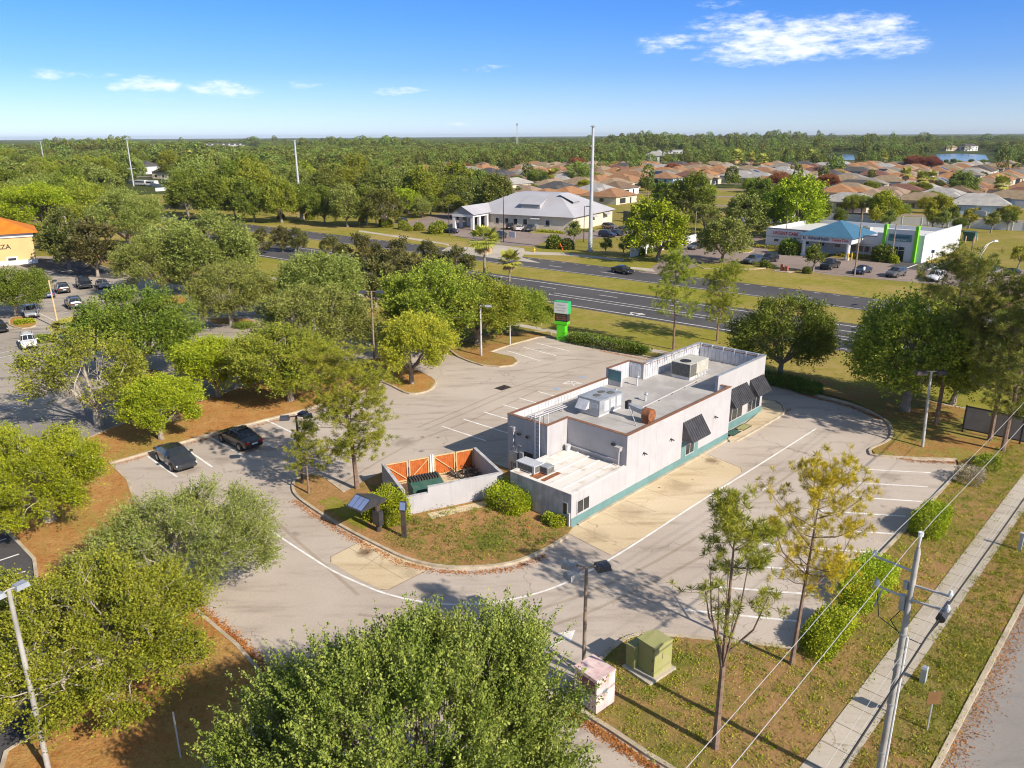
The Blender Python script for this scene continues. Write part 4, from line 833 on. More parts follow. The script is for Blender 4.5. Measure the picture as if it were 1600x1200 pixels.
for y in (1.15, 2.2, 3.2, 4.2): lw.box(.25, 6.05, y - .06, y + .06, 2.30, 2.325 + .01 * y)
lw.box(-.03, .26, -.03, 5.48, 2.38, 2.43); lw.box(.26, 6.1, -.03, .24, 2.38, 2.43); lw.box(.26, 3.8, 5.22, 5.48, 2.38, 2.43); part('low_roof_seam', lw, M['deck_old'], BL)
# inside faces of the parapets: ribbed pale metal sheets
w = MB(); r_ = .4
w.box(4.08, 16.1, 9.02, 9.05, ZR, ZM - .06); w.box(16.42, 19.2, 9.02, 9.05, ZR, ZF - .06); w.box(19.22, 19.25, 7.85, 9.0, ZR, ZF - .06); w.box(19.55, 28.7, 7.52, 7.55, ZR, ZF - .06); w.box(28.72, 28.75, 1.25, 7.5, ZR, ZF - .06)
w.box(20.67, 20.7, .28, .95, ZR, ZM - .06); w.box(6.4, 20.6, .25, .28, ZR, ZM - .06)
for k in range(60):
    a = 4.2 + k * r_
    if a < 16: w.box(a, a + .03, 8.99, 9.02, ZR, ZM - .08)
    elif 16.5 < a < 19.1: w.box(a, a + .03, 8.99, 9.02, ZR, ZF - .08)
    elif 19.6 < a < 28.6: w.box(a, a + .03, 7.49, 7.52, ZR, ZF - .08)
for k in range(15): w.box(28.69, 28.72, 1.4 + k * r_, 1.43 + k * r_, ZR, ZF - .08)
for k in range(3): w.box(19.19, 19.22, 8.0 + k * r_, 8.03 + k * r_, ZR, ZF - .08)
part('parapet_lining', w, M['metal_pale'], BL)
w = MB(); e = .02; h = .03
w.box(6.1 - e, 20.98, -e, .28, ZM, ZM + h); w.box(6.1 - e, 6.38, .28, 5.35 - e, ZM, ZM + h); w.box(3.8 - e, 6.38, 5.35 - e, 5.63, ZM, ZM + h); w.box(3.8 - e, 4.08, 5.63, 9.33, ZM, ZM + h)
w.box(4.08, 16.12, 9.02, 9.33, ZM, ZM + h); w.box(16.12, 19.22, 9.02, 9.33, ZF, ZF + h); w.box(19.22, 19.53, 7.5, 9.33, ZF, ZF + h); w.box(19.53, 28.72, 7.5, 7.83, ZF - .12, ZF - .07); w.box(20.67, 20.98, .28, .93, ZM, ZM + h)
w.box(28.64, 28.74, 1.3, 7.5, ZF - .14, ZF - .09); part('coping', w, M['coping'], BL)
w = MB(); w.box(19.53, 29.04, 7.58, 7.84, ZF, ZF + .06); w.box(28.76, 29.04, .92, 7.58, ZF, ZF + .06); w.box(20.32, 28.76, .92, 1.23, ZF, ZF + .05); part('front_coping', w, M['metal'], BL)
w = MB()
for k in range(8): w.box(20.2 + k * 1.15, 20.27 + k * 1.15, 7.3, 7.58, ZF + .06, ZF + .11); w.box(20.2 + k * 1.15, 20.27 + k * 1.15, 7.28, 7.34, ZF - .3, ZF + .06)
for k in range(6): w.box(28.5, 28.76, 1.5 + k * 1.15, 1.57 + k * 1.15, ZF + .06, ZF + .11); w.box(28.48, 28.54, 1.5 + k * 1.15, 1.57 + k * 1.15, ZF - .3, ZF + .06)
part('coping_bracket', w, M['metal_pale'], BL)
w = MB(); w.box(16.12, 16.147, 7.72, 9.05, ZR + .45, ZF); o = part('teal_sign_panel', w, M['teal'], BL)
w = MB(); g = .012
w.box(0, 6.1, -g, 0, 0, .65); w.box(6.1, 13.45, -g, 0, 0, .65); w.box(13.45, 16.0, -g, 0, 0, 2.0); w.box(16.0, 20.96, -g, 0, 0, .65); w.box(20.95, 20.962, 0, .94, 0, .65); w.box(20.96, 29.012, .938, .95, 0, .72); w.box(29.0, 29.012, .95, 7.8, 0, .72); part('base_band', w, M['teal'], BL)
w = MB()
for a in (6.1, 9.84, 13.65, 15.95): w.box(a - .008, a + .008, -.006, 0, .65 if a not in (13.65, 15.95) else 2.0, ZM)
part('wall_joint', w, M['sign_grey'], BL)
def window(x0, x1, z0, z1, y, facing='y', panes=2, frame=M['white']):
    f = MB(); d = .07; q = .035
    n = panes; span = (x1 - x0)
    A = (lambda a0, a1, b0, b1, c0, c1, mb: mb.box(a0, a1, y - b1, y - b0, c0, c1)) if facing == 'y' else (lambda a0, a1, b0, b1, c0, c1, mb: mb.box(y - b1, y - b0, a0, a1, c0, c1))
    A(x0 - d, x1 + d, 0, q, z0 - d, z0, f); A(x0 - d, x1 + d, 0, q, z1, z1 + d, f); A(x0 - d, x0, 0, q, z0, z1, f); A(x1, x1 + d, 0, q, z0, z1, f)
    for k in range(1, n): A(x0 + span * k / n - .03, x0 + span * k / n + .03, 0, q, z0, z1, f)
    fo = part('window', f, frame, BL); gl = MB(); A(x0, x1, .002, .014, z0, z1, gl); part('pane', gl, M['dark_glass'], fo)
window(.62, 1.85, .82, 1.68, 0); window(14.1, 15.3, .72, 1.55, -g)
window(.36, .66, .85, 1.63, 0, 'x', 1)
window(22.3, 23.2, .8, 2.4, .95); window(23.3, 25.1, .8, 2.4, .95); window(26.2, 28.5, .8, 2.4, .95, panes=3)
def awning(x0, x1, y, z0, z1, out, sgn=-1):
    a = MB(); t = .05; yo = y + sgn * out
    a.q([(x0, y, z1), (x1, y, z1), (x1, yo, z0), (x0, yo, z0)]); a.q([(x0, y, z1 - t), (x0, yo, z0 - t), (x1, yo, z0 - t), (x1, y, z1 - t)])
    a.q([(x0, yo, z0), (x1, yo, z0), (x1, yo, z0 - t), (x0, yo, z0 - t)])
    a.q([(x0, y, z1), (x0, yo, z0), (x0, yo, z0 - t), (x0, y, z0 - t)]); a.q([(x1, y, z1), (x1, y, z0 - t), (x1, yo, z0 - t), (x1, yo, z0)])
    n = max(3, round((x1 - x0) / .3))
    for k in range(n + 1):
        x = x0 + (x1 - x0) * k / n; a.bar((x, y, z1 + .02), (x, yo, z0 + .02), .035, .05)
    return part('awning', a, M['awn'], BL)
awning(13.5, 16.15, -.012, 2.2, 3.6, .95); awning(22.0, 25.55, .95, 2.5, 3.8, .98); awning(26.2, 28.72, .95, 2.5, 3.8, .98)
awning(19.7, 27.5, 7.8, 3.3, 4.3, 2.6, 1); awning(16.6, 19.2, 9.3, 2.7, 3.3, 1.7, 1)
for a in (8.22, 11.82, 18.44):
    l_ = MB(); l_.box(a - .05, a + .05, -.05, 0, 2.7, 2.82); l_.bar((a - .02, -.03, 2.78), (a - .16, -.22, 2.76), .05); l_.bar((a + .02, -.03, 2.76), (a + .14, -.24, 2.66), .07); part('wall_lamp', l_, M['black'], BL)
# near ends: scuppers, downpipes, ladder, meters
d_ = MB(); d_.box(5.78, 6.1, .42, .78, 3.45, 3.78, 0, (5.72, 6.1, .36, .84)); d_.bar((5.95, .6, 3.45), (5.95, .6, 2.42), .11); part('downpipe', d_, M['white'], BL)
d_ = MB(); d_.box(3.5, 3.8, 8.45, 8.8, 3.5, 3.85); d_.bar((3.7, 8.62, 3.5), (3.7, 8.62, 0.1), .12); part('downpipe', d_, M['white'], BL)
d_ = MB(); d_.bar((-.08, .12, 1.05), (-.08, .12, 0), .13); part('downpipe', d_, M['white'], BL)
d_ = MB(); d_.tube([(6.03, 5.2, 2.62), (6.03, .75, 2.62)], .07, 8); part('roof_pipe', d_, M['white'], BL)
d_ = MB()
for y in (5.95, 6.4): d_.bar((3.62, y, 1.0), (3.62, y, 5.35), .06)
for k in range(13): d_.bar((3.62, 5.95, 1.2 + k * .31), (3.62, 6.4, 1.2 + k * .31), .03)
for y in (5.95, 6.4): d_.bar((3.62, y, 5.32), (4.6, y, 5.32), .04); d_.bar((4.6, y, 5.32), (4.6, y, 4.1), .04)
part('roof_ladder', d_, M['sign_white'], BL)
d_ = MB(); d_.box(3.55, 3.8, 8.1, 8.9, 1.0, 1.9); d_.box(3.6, 3.8, 7.6, 7.95, 1.2, 2.0); d_.bar((3.68, 8.4, 1.9), (3.68, 8.1, 2.5), .07); d_.bar((3.68, 8.1, 2.5), (3.68, 7.8, 2.5), .07)
for k in range(5): d_.bar((3.68, 8.05 + k * .2, 1.0), (3.68, 8.05 + k * .2, .1), .05)
part('electric_meter', d_, M['metal'], BL)
d_ = MB(); d_.box(3.79, 3.8, 6.75, 7.65, .1, 2.1); part('rear_door', d_, M['black'], BL)
for y, a in ((8.08, 3.8), (7.2, 3.8), (1.14, 6.1)):
    d_ = MB(); d_.box(a - .16, a, y - .14, y + .14, 3.7 if a > 4 else 3.3, 3.85 if a > 4 else 3.45); part('wall_lamp', d_, M['black'], BL)

def site_thing(name, label, cat, a, b, z=0, rot=0, group=None): return thing(name, label, cat, (*site(a, b), z), TH + rot, group)
# rooftop plant
ac = site_thing('rooftop_air_conditioner', 'pale grey rooftop unit with an angled intake hood, nearer the annex', 'rooftop unit', 10.4, 5.6, ZR)
m_ = MB(); m_.box(-1.5, 1.5, -1.05, 1.05, .2, 1.35); o = part('cabinet', m_, M['metal'], ac)
m_ = MB(); m_.box(-1.45, 1.45, -.95, .95, 0, .2); part('curb', m_, M['metal_pale'], ac)
m_ = MB(); m_.q([(-1.51, -.1, 1.2), (-1.51, .9, 1.2), (-2.05, .9, .55), (-2.05, -.1, .55)]); m_.q([(-1.51, -.1, 1.2), (-2.05, -.1, .55), (-1.51, -.1, .55)]); m_.q([(-1.51, .9, 1.2), (-1.51, .9, .55), (-2.05, .9, .55)]); part('intake_hood', m_, M['metal_pale'], ac)
m_ = MB()
for x, y in ((-.5, -.05), (.4, .2), (.75, -.45)): m_.tube([(x, y, 1.35), (x, y, 1.39)], .3, 18)
part('fan_grille', m_, M['grille'], ac)
m_ = MB(); m_.box(-1.52, -1.5, -.9, -.35, .7, 1.1); m_.box(-.9, -.3, -1.065, -1.05, .35, 1.2); m_.box(-.1, .5, -1.065, -1.05, .35, 1.2); m_.box(.7, 1.3, -1.065, -1.05, .35, 1.2); part('access_panel', m_, M['metal_pale'], ac)
ac = site_thing('rooftop_air_conditioner', 'beige rooftop unit with a single top fan at the far end of the roof', 'rooftop unit', 23.2, 5.3, ZR)
m_ = MB(); m_.box(-1.55, 1.55, -.95, .95, .25, 1.45); part('cabinet', m_, M['beige_metal'], ac)
m_ = MB(); m_.box(-1.565, -1.55, -.9, .9, .3, 1.4); m_.box(-1.5, -.5, -.965, -.95, .3, 1.4); part('coil_grille', m_, M['grille'], ac)
m_ = MB(); m_.tube([(-.75, 0, 1.45), (-.75, 0, 1.5)], .48, 22); part('fan_grille', m_, M['black'], ac)
m_ = MB(); m_.box(-1.5, 1.5, -.9, .9, 0, .25); part('curb', m_, M['metal_pale'], ac)
m_ = MB()
for x in (-.5, .0, .6, 1.1): m_.bar((x, -1.1, 0), (x, -1.1, .5), .05); m_.bar((x, -1.1, .5), (x + .3, -1.3, .5), .05)
part('pipework', m_, M['metal_pale'], ac)
ef = site_thing('exhaust_fan', 'rust coloured exhaust blower with grey duct on the roof edge', 'exhaust fan', 10.6, 1.3, ZR)
m_ = MB(); m_.tube([(0, -.35, .62), (0, .3, .62)], .5, 20); m_.box(-.4, .4, -.3, .25, 0, .62); part('blower_housing', m_, M['rust'], ef, smooth=40)
m_ = MB(); m_.bar((0, .3, .75), (0, 1.75, .95), .42, .36); part('duct', m_, M['metal'], ef)
m_ = MB(); m_.box(-.25, .25, 1.7, 1.95, .7, 1.3); part('duct_cap', m_, M['black'], ef)
m_ = MB(); m_.bar((-1.2, .2, 0), (-1.1, 1.0, 1.3), .05); m_.bar((-.2, 1.3, 0), (-.2, 1.3, .8), .05); part('brace', m_, M['metal'], ef)
cp = site_thing('gas_pipe', 'thin white pipe on blocks running along the grey roof', 'pipe', 12.2, 3.3, ZR)
m_ = MB(); m_.bar((0, 0, .12), (10.4, .5, .12), .09); part('pipe', m_, M['white'], cp)
m_ = MB()
for k in range(5): m_.box(1 + k * 2.1, 1.2 + k * 2.1, .0 + k * .1, .25 + k * .1, 0, .07)
part('block', m_, M['black'], cp)
for a, b, h, lb in ((14.6, 4.2, .5, 'small bent vent pipe beside the roof gas pipe'), (17.5, 7.0, .7, 'short white vent stack by the far parapet'), (12.9, 6.0, .85, 'metal vent cowl behind the hooded rooftop unit')):
    v_ = site_thing('roof_vent', lb, 'vent pipe', a, b, ZR); m_ = MB(); m_.tube([(0, 0, 0), (0, 0, h)], .08, 8); part('pipe', m_, M['metal_pale'], v_); m_ = MB(); m_.tube([(0, 0, h), (.12, 0, h + .1), (.3, 0, h + .05)], [.14, .13, .05], 8); part('cap', m_, M['metal'], v_)
rk = site_thing('conduit_rack', 'white conduit runs on the rear corner of the roof', 'pipes', 5.6, 7.4, ZR)
m_ = MB()
for k in range(3): m_.bar((-.6, .3 + k * .3, .3), (3.2, .1 + k * .3, .3), .07); m_.bar((2.5, .1 + k * .3, .0), (2.5, .1 + k * .3, .3), .06); m_.bar((0, .2 + k * .3, .0), (0, .2 + k * .3, .3), .06)
part('conduit', m_, M['white'], rk)
for (a, b, sx, sy, sz, mt, lb) in ((1.25, 4.75, .5, .85, .62, 'metal_pale', 'grey condenser box at the corner of the low annex roof'), (1.7, 3.55, .36, .36, .55, 'metal', 'small square condenser unit beside the rusted roof patch')):
    v_ = site_thing('condenser_unit', lb, 'condenser', a, b, 2.31); m_ = MB(); m_.box(-sx, sx, -sy, sy, .06, sz); part('cabinet', m_, M[mt], v_)
    m_ = MB(); m_.box(-sx * .8, sx * .8, -sy - .012, -sy, .12, sz - .06); m_.box(-sx - .012, -sx, -sy * .8, sy * .8, .12, sz - .06); part('coil_grille', m_, M['grille'], v_); m_ = MB(); m_.box(-sx - .1, sx + .1, -sy, -sy + .1, 0, .06); m_.box(-sx - .1, sx + .1, sy - .1, sy, 0, .06); part('foot', m_, M['rust'], v_)
m_ = MB(); m_.box(.3, 2.3, 2.75, 4.2, 2.302, 2.312); part('rust_patch', m_, M['rust'], BL)
bk = site_thing('bucket', 'white bucket left on the low roof against the wall', 'bucket', 5.75, 5.0, 2.31); m_ = MB(); m_.tube([(0, 0, 0), (0, 0, .42)], [.17, .21], 14); part('pail', m_, M['sign_white'], bk); m_ = MB(); m_.tube([(0, 0, .42), (0, 0, .46)], .23, 14); part('lid', m_, M['metal_pale'], bk)
for (a, b, sx, sy, m1, lb) in ((22.4, .25, .75, .42, 'black', 'dark green floor mat on the walk below the front awning'), (24.2, .2, .8, .42, 'olive', 'worn olive floor mat next to the dark one')):
    v_ = site_thing('floor_mat', lb, 'mat', a, b, .135); m_ = MB(); m_.box(-sx, sx, -sy, sy, 0, .012); part('border', m_, M['black'], v_); m_ = MB(); m_.box(-sx + .08, sx - .08, -sy + .08, sy - .08, .012, .018); part('field', m_, M['dumpster' if m1 == 'black' else 'olive'], v_)

# ------------------------------------------------------------------ bin enclosure
EA = math.atan2(6.5 - 9.25, 6.8); en = site_thing('enclosure_wall', 'low white rendered wall around the bin yard', 'wall', -6.45, 9.25, 0, EA)
w = MB(); LW, DP, t_ = 7.35, 5.1, .2
w.box(0, 1.75, 0, t_, 0, 1.42); w.box(1.75, LW, 0, t_, 0, 1.85); w.box(0, t_, t_, DP + .2, 0, 1.85, 0); w.box(LW - t_, LW, t_, DP, 0, 1.85); part('block_wall', w, M['white'], en)
w = MB(); w.box(0, 1.75, -.02, t_ + .02, 1.42, 1.45); w.box(1.75, LW + .02, -.02, t_ + .02, 1.85, 1.88); w.box(-.02, t_ + .02, t_ + .02, DP + .2, 1.85, 1.88); w.box(LW - t_ - .02, LW + .02, t_ + .02, DP, 1.85, 1.88); part('wall_cap', w, M['white_old'], en)
sheet_ = MB(); sheet_.q([(t_, t_, .125), (LW - t_, t_, .125), (LW - t_, DP, .125), (t_, DP, .125)]); part('yard_slab', sheet_, M['pad'], en)
ga = site_thing('board_gate', 'orange stained board gates with pale timber braces closing the bin yard', 'gate', -6.45, 9.25, 0, EA)
def gate_leaf(x0, x1, brace):
    b = MB(); n = max(1, round((x1 - x0) / .14))
    for k in range(n): b.box(x0 + (x1 - x0) * k / n, x0 + (x1 - x0) * (k + 1) / n - .008, DP + .02, DP + .05, .2, 1.8)
    lf = part('board_leaf', b, M['wood_fence'], ga); f = MB(); f.box(x0, x1, DP - .05, DP + .02, 1.72, 1.82); f.box(x0, x1, DP - .05, DP + .02, .2, .3)
    f.box(x0, x0 + .09, DP - .05, DP + .018, .3, 1.72); f.box(x1 - .09, x1, DP - .05, DP + .018, .3, 1.72)
    if brace: f.bar((x0 + .05, DP - .03, 1.68 if brace > 0 else .32), (x1 - .05, DP - .03, .32 if brace > 0 else 1.68), .08, .06)
    part('timber_frame', f, M['timber'], lf)
gate_leaf(.22, 1.9, 1); gate_leaf(2.0, 3.55, -1); gate_leaf(3.95, 5.6, 1); gate_leaf(5.7, LW - .22, 0)
for x in (3.66, 3.84): b = MB(); b.box(x - .06, x + .06, DP - .12, DP + .05, 0.1, 1.95); part('post', b, M['sign_white'], ga)
du = site_thing('dumpster', 'dark green front load dumpster with a ribbed brown lid', 'dumpster', -6.45, 9.25, .13, EA)
b = MB(); b.box(1.15, 3.35, 1.25, 2.6, .1, 1.15, 0, (1.1, 3.4, 1.15, 2.7)); b.box(1.05, 3.45, 1.15, 1.25, .95, 1.15); part('container', b, M['dumpster'], du)
b = MB(); b.q([(1.1, 1.15, 1.15), (3.4, 1.15, 1.15), (3.4, 2.7, 1.5), (1.1, 2.7, 1.5)]); b.q([(1.1, 1.15, 1.14), (1.1, 2.7, 1.49), (1.1, 2.7, 1.15)]); b.q([(3.4, 1.15, 1.14), (3.4, 2.7, 1.15), (3.4, 2.7, 1.49)]); b.q([(1.1, 2.7, 1.15), (1.1, 2.7, 1.5), (3.4, 2.7, 1.5), (3.4, 2.7, 1.15)]); part('sloped_top', b, M['dumpster'], du)
b = MB()
for k in range(11): b.box(1.16 + k * .2, 1.27 + k * .2, 1.9, 2.72, 1.40, 1.54)
part('lid', b, M['pole_brown'], du)
jk = site_thing('scrap_pile', 'heap of black tubular scrap in the shaded corner of the bin yard', 'scrap', -6.45, 9.25, .13, EA)
rj = random.Random(4); b = MB()
for k in range(46):
    p = Vector((rj.uniform(5.1, 6.9), rj.uniform(3.3, 4.8), rj.uniform(0, .35))); q = p + Vector((rj.gauss(0, .5), rj.gauss(0, .4), rj.uniform(0, .7))); q.x = min(max(q.x, 4.9), 7.05); q.y = min(max(q.y, 2.9), 5); b.bar(p, q, .035)
part('tubing', b, M['black'], jk); b = MB()
for k in range(7): x, y = rj.uniform(5, 6.8), rj.uniform(3.2, 4.6); b.box(x, x + .3, y, y + .25, 0, rj.uniform(.1, .4))
part('crate', b, M['grille'], jk)
# menu canopy, menu post
x, y = G(592, 832); mc = thing('menu_canopy', 'charcoal metal drive through canopy on a single post with a slatted bluish slope', 'canopy', (x, y, .1), TH - R(20))
b = MB(); b.tube([(0, 0, 0), (0, 0, 1.9)], .16, 10); part('post', b, M['pole_brown'], mc)
b = MB(); b.box(-.32, .32, -.18, .18, .5, 1.5); part('speaker_box', b, M['awn'], mc)
M['panel_blue'] = pm('blue_grey_panel', (.20, .26, .46), (.16, .21, .38), 1, .3, 20, .1)
def slope_roof(mb, hx, y0, y1, yr, z0, z1, t_=.06):
    for dz in (0, -t_):
        mb.q([(-hx, yr, z1 + dz), (hx, yr, z1 + dz), (hx, y1, z0 + dz), (-hx, y1, z0 + dz)]); mb.q([(-hx, yr, z1 + dz), (-hx, y0, z0 + dz), (hx, y0, z0 + dz), (hx, yr, z1 + dz)])
    for sx in (-hx, hx): mb.q([(sx, y0, z0), (sx, yr, z1), (sx, y1, z0), (sx, y1, z0 - t_), (sx, y0, z0 - t_)])
    for y in (y0, y1): mb.q([(-hx, y, z0), (hx, y, z0), (hx, y, z0 - t_), (-hx, y, z0 - t_)])
OX, OY = G(571, 781, 2.3); mc.rotation_euler = (0, 0, R(-38)); lo = Matrix.Rotation(R(38), 2) @ Vector((OX - mc.location.x, OY - mc.location.y))
b = MB(); slope_roof(b, .72, -1.0, 1.25, -.12, 1.95, 2.5); cn = part('canopy', b, M['awn'], mc); cn.location = (lo.x, lo.y, 0)
b = MB(); b.tube([(0, 0, 1.9), (lo.x * .4, lo.y * .4, 2.1), (lo.x, lo.y, 2.3)], .09, 8); part('canopy_arm', b, M['pole_brown'], mc)
b = MB()
for k in range(3): x0_ = -.66 + k * .45; b.q([(x0_, -.95, 1.995), (x0_ + .41, -.95, 1.995), (x0_ + .41, -.2, 2.465), (x0_, -.2, 2.465)])
po_ = part('slope_panel', b, M['panel_blue'], mc); po_.location = (lo.x, lo.y, 0)
x, y = G(632, 842); mp = thing('menu_post', 'thin dark menu post with a small tilted blue screen', 'menu post', (x, y, .1), TH - R(60))
b = MB(); b.box(-.16, .16, -.06, .06, 0, 2.0); part('post', b, M['pole_brown'], mp); b = MB(); b.box(-.22, .22, -.12, .12, 1.95, 2.5, 0, (-.22, .22, .0, .16)); part('housing', b, M['awn'], mp); b = MB(); b.q([(-.19, -.128, 2.0), (.19, -.128, 2.0), (.19, -.006, 2.48), (-.19, -.006, 2.48)]); part('screen', b, M['panel_blue'], mp)
x, y = G(627, 812); eb = thing('utility_box', 'small grey electrical box on the enclosure wall end', 'electrical box', (x, y, .1), TH); b = MB(); b.box(-.14, .14, -.12, .12, .5, 1.1); part('box', b, M['metal'], eb); b = MB(); b.box(-.05, .05, -.05, .05, 0, .5); part('stand', b, M['metal'], eb)

# ------------------------------------------------------------------ corner lawn: cabinets, clothing bin, posts
x, y = G(1012, 1046); tb = thing('transformer_cabinet', 'pair of olive green utility cabinets on a concrete pad, corner lawn', 'electrical cabinet', (x, y, .1), TH - R(8))
b = MB(); b.box(-.95, .95, -.95, .8, 0, .12); part('concrete_pad', b, M['walk'], tb)
b = MB(); b.box(-.45, .35, -.75, .25, .12, 1.75); b.box(.35, .8, -.75, .25, .12, 1.68); part('tall_cabinet', b, M['olive'], tb)
b = MB(); b.box(-.55, .45, -.8, .3, 1.75, 1.80); part('cabinet_lid', b, M['olive'], tb)
b = MB(); b.box(-.75, .35, .27, .75, .12, 1.25); part('short_cabinet', b, M['olive'], tb); b = MB(); b.box(-.78, .38, .262, .78, 1.25, 1.31); b.box(-.5, .1, .35, .65, 1.31, 1.335); part('cabinet_lid', b, M['olive'], tb)
b = MB()
for z in (.4, .95, 1.5): b.box(-.47, -.45, -.7, -.62, z, z + .07)
b.box(.1, .13, -.76, -.75, .9, 1.25); part('latch', b, M['grille'], tb)
x, y = G(928, 1098); db = thing('donation_bin', 'faded pink clothing donation bin with a deep chute and grey notice', 'donation bin', (x, y, .1), TH - R(96))
b = MB(); W_, D_ = .68, .6
b.box(-W_, W_, -D_, D_, .05, .95); b.box(-W_, -W_ + .1, -D_, D_, .95, 1.75); b.box(W_ - .1, W_, -D_, D_, .95, 1.75); b.box(-W_ + .1, W_ - .1, -.05, D_, .95, 1.75); b.box(-W_ - .02, W_ + .02, -D_ - .02, D_ + .02, 1.75, 1.82); b.box(-W_ + .1, W_ - .1, -D_, -.05, 1.62, 1.75); part('shell', b, M['pink'], db)
b = MB(); b.q([(-W_ + .1, -D_ + .02, .96), (W_ - .1, -D_ + .02, .96), (W_ - .1, -.06, 1.45), (-W_ + .1, -.06, 1.45)]); part('chute', b, M['pink_deep'], db)
b = MB(); b.box(-.42, .3, -D_ - .012, -D_, .2, .78); part('notice', b, M['notice'], db); b = MB(); b.box(W_, W_ + .008, -.2, .1, .85, 1.1); part('side_label', b, M['notice'], db); b = MB()
for sx in (-.5, .5):
    for sy in (-.45, .45): b.box(sx - .06, sx + .06, sy - .06, sy + .06, 0, .05)
part('foot', b, M['rust'], db)
def post_sign(u, v, h, label, plate=None, ang=0, tilt=0):
    x, y = G(u, v); t = thing('sign_post', label, 'sign', (x, y, .1), ang); b = MB(); b.tube([(0, 0, 0), (tilt, 0, h)], .035, 6); part('post', b, M['steel'], t)
    if plate: b = MB(); b.box(tilt - plate[0] / 2, tilt + plate[0] / 2, .04, .06, h - plate[1], h); part('plate', b, plate[2], t); b = MB(); b.box(tilt - .12, tilt + .12, .0, .04, h - plate[1] * .75, h - plate[1] * .7); part('bracket', b, M['steel'], t)
post_sign(1448, 1143, 2.0, 'street sign seen from behind, brown square plate on a thin post', (.62, .62, M['brown_sign']), TH + R(180 - 40))
post_sign(283, 1187, 2.3, 'slim bare post standing in the orange leaf mulch')
x, y = G(1441, 1068); pd = thing('cable_pedestal', 'small grey cable pedestal in the street verge', 'cable box', (x, y, .1), TH); b = MB(); b.box(-.14, .14, -.12, .12, 0, .75); part('housing', b, M['steel'], pd); b = MB(); b.box(-.16, .16, -.14, .14, .75, .85, 0, (-.1, .1, -.1, .1)); part('cap', b, M['metal'], pd)
x, y = G(1592, 862); pd = thing('cable_pedestal', 'pale post marker at the right edge of the street verge', 'marker', (x, y, .1), TH); b = MB(); b.box(-.1, .1, -.1, .1, 0, 1.1); part('post', b, M['steel'], pd); b = MB(); b.box(-.13, .13, -.13, .13, 1.1, 1.2); part('cap', b, M['pole_conc'], pd)
x, y = G(786, 606); gr_ = thing('drain_grate', 'dark iron drain grate in the middle of the car park', 'drain', (x, y, .012), TH); b = MB(); b.box(-.75, .75, -.55, .55, 0, .015); part('frame', b, M['pole_brown'], gr_)
b = MB()
for k in range(9): b.box(-.68 + k * .16, -.60 + k * .16, -.5, .5, .015, .025)
part('bar', b, M['black'], gr_)
x, y = G(833, 822)
fl = thing('marker_flag', 'tiny orange marker in the weedy bed', 'marker', (*G(826, 833), .11), 0); b = MB(); b.bar((0, 0, 0), (0, 0, .3), .02); part('stake', b, M['metal'], fl); b = MB(); b.box(-.05, .09, -.01, .01, .18, .34); part('flag', b, M['orange_junk'], fl)
# pylon sign
x, y = G(878, 531); gs = thing('pylon_sign', 'bright green pylon sign with a white top panel and dark message board', 'sign', (x, y, 0), R(50) - R(90) + R(12)); gs.scale = (.74, .9, 1)
b = MB(); b.box(-.75, .75, -.45, .45, 0, 2.1); part('base', b, M['green_sign'], gs); b = MB(); b.box(-1.15, 1.15, -.5, .5, 2.1, 2.45); part('ledge', b, M['green_sign'], gs)
b = MB(); b.box(-1.15, 1.15, -.42, .42, 2.45, 3.45); part('message_board', b, M['black'], gs); b = MB(); b.box(-1.3, 1.3, -.5, .5, 3.45, 4.95); part('top_box', b, M['green_dark'], gs)
b = MB(); b.box(-1.24, 1.3, -.515, -.5, 3.5, 4.88); part('sign_face', b, M['sign_white'], gs)
b = MB()
for z, a, c in ((4.5, -.7, .8), (4.15, -.95, 1.0), (3.8, -.6, .75)):
    q_ = a
    while q_ < c: b.box(q_, q_ + .12, -.53, -.515, z, z + .14); q_ += .2
part('faded_lettering', b, M['sign_grey'], gs)
b = MB()
for z in (3.2, 2.9, 2.65):
    for k in range(9): b.box(-.95 + k * .22, -.82 + k * .22, -.43, -.42, z, z + .13)
part('message_lettering', b, M['rust'], gs)
# screen fence at the right edge
a, b_ = G(1503, 676), G(1640, 706); sf = thing('screen_fence', 'grey fabric screen in a dark frame at the grove edge', 'fence', (*a, .1), math.atan2(b_[1] - a[1], b_[0] - a[0])); ln = math.hypot(b_[0] - a[0], b_[1] - a[1])
b = MB(); b.box(.06, ln, -.015, .015, .35, 2.25); part('screen_panel', b, M['screen'], sf)
for k in range(4): b = MB(); b.box(k * ln / 3 - .06, k * ln / 3 + .06, -.06, .06, 0, 2.4); part('post', b, M['pole_brown'], sf)
b = MB(); b.box(0, ln, -.04, .04, 2.25, 2.36); b.box(0, ln, -.04, .04, .25, .35); part('rail', b, M['pole_brown'], sf)

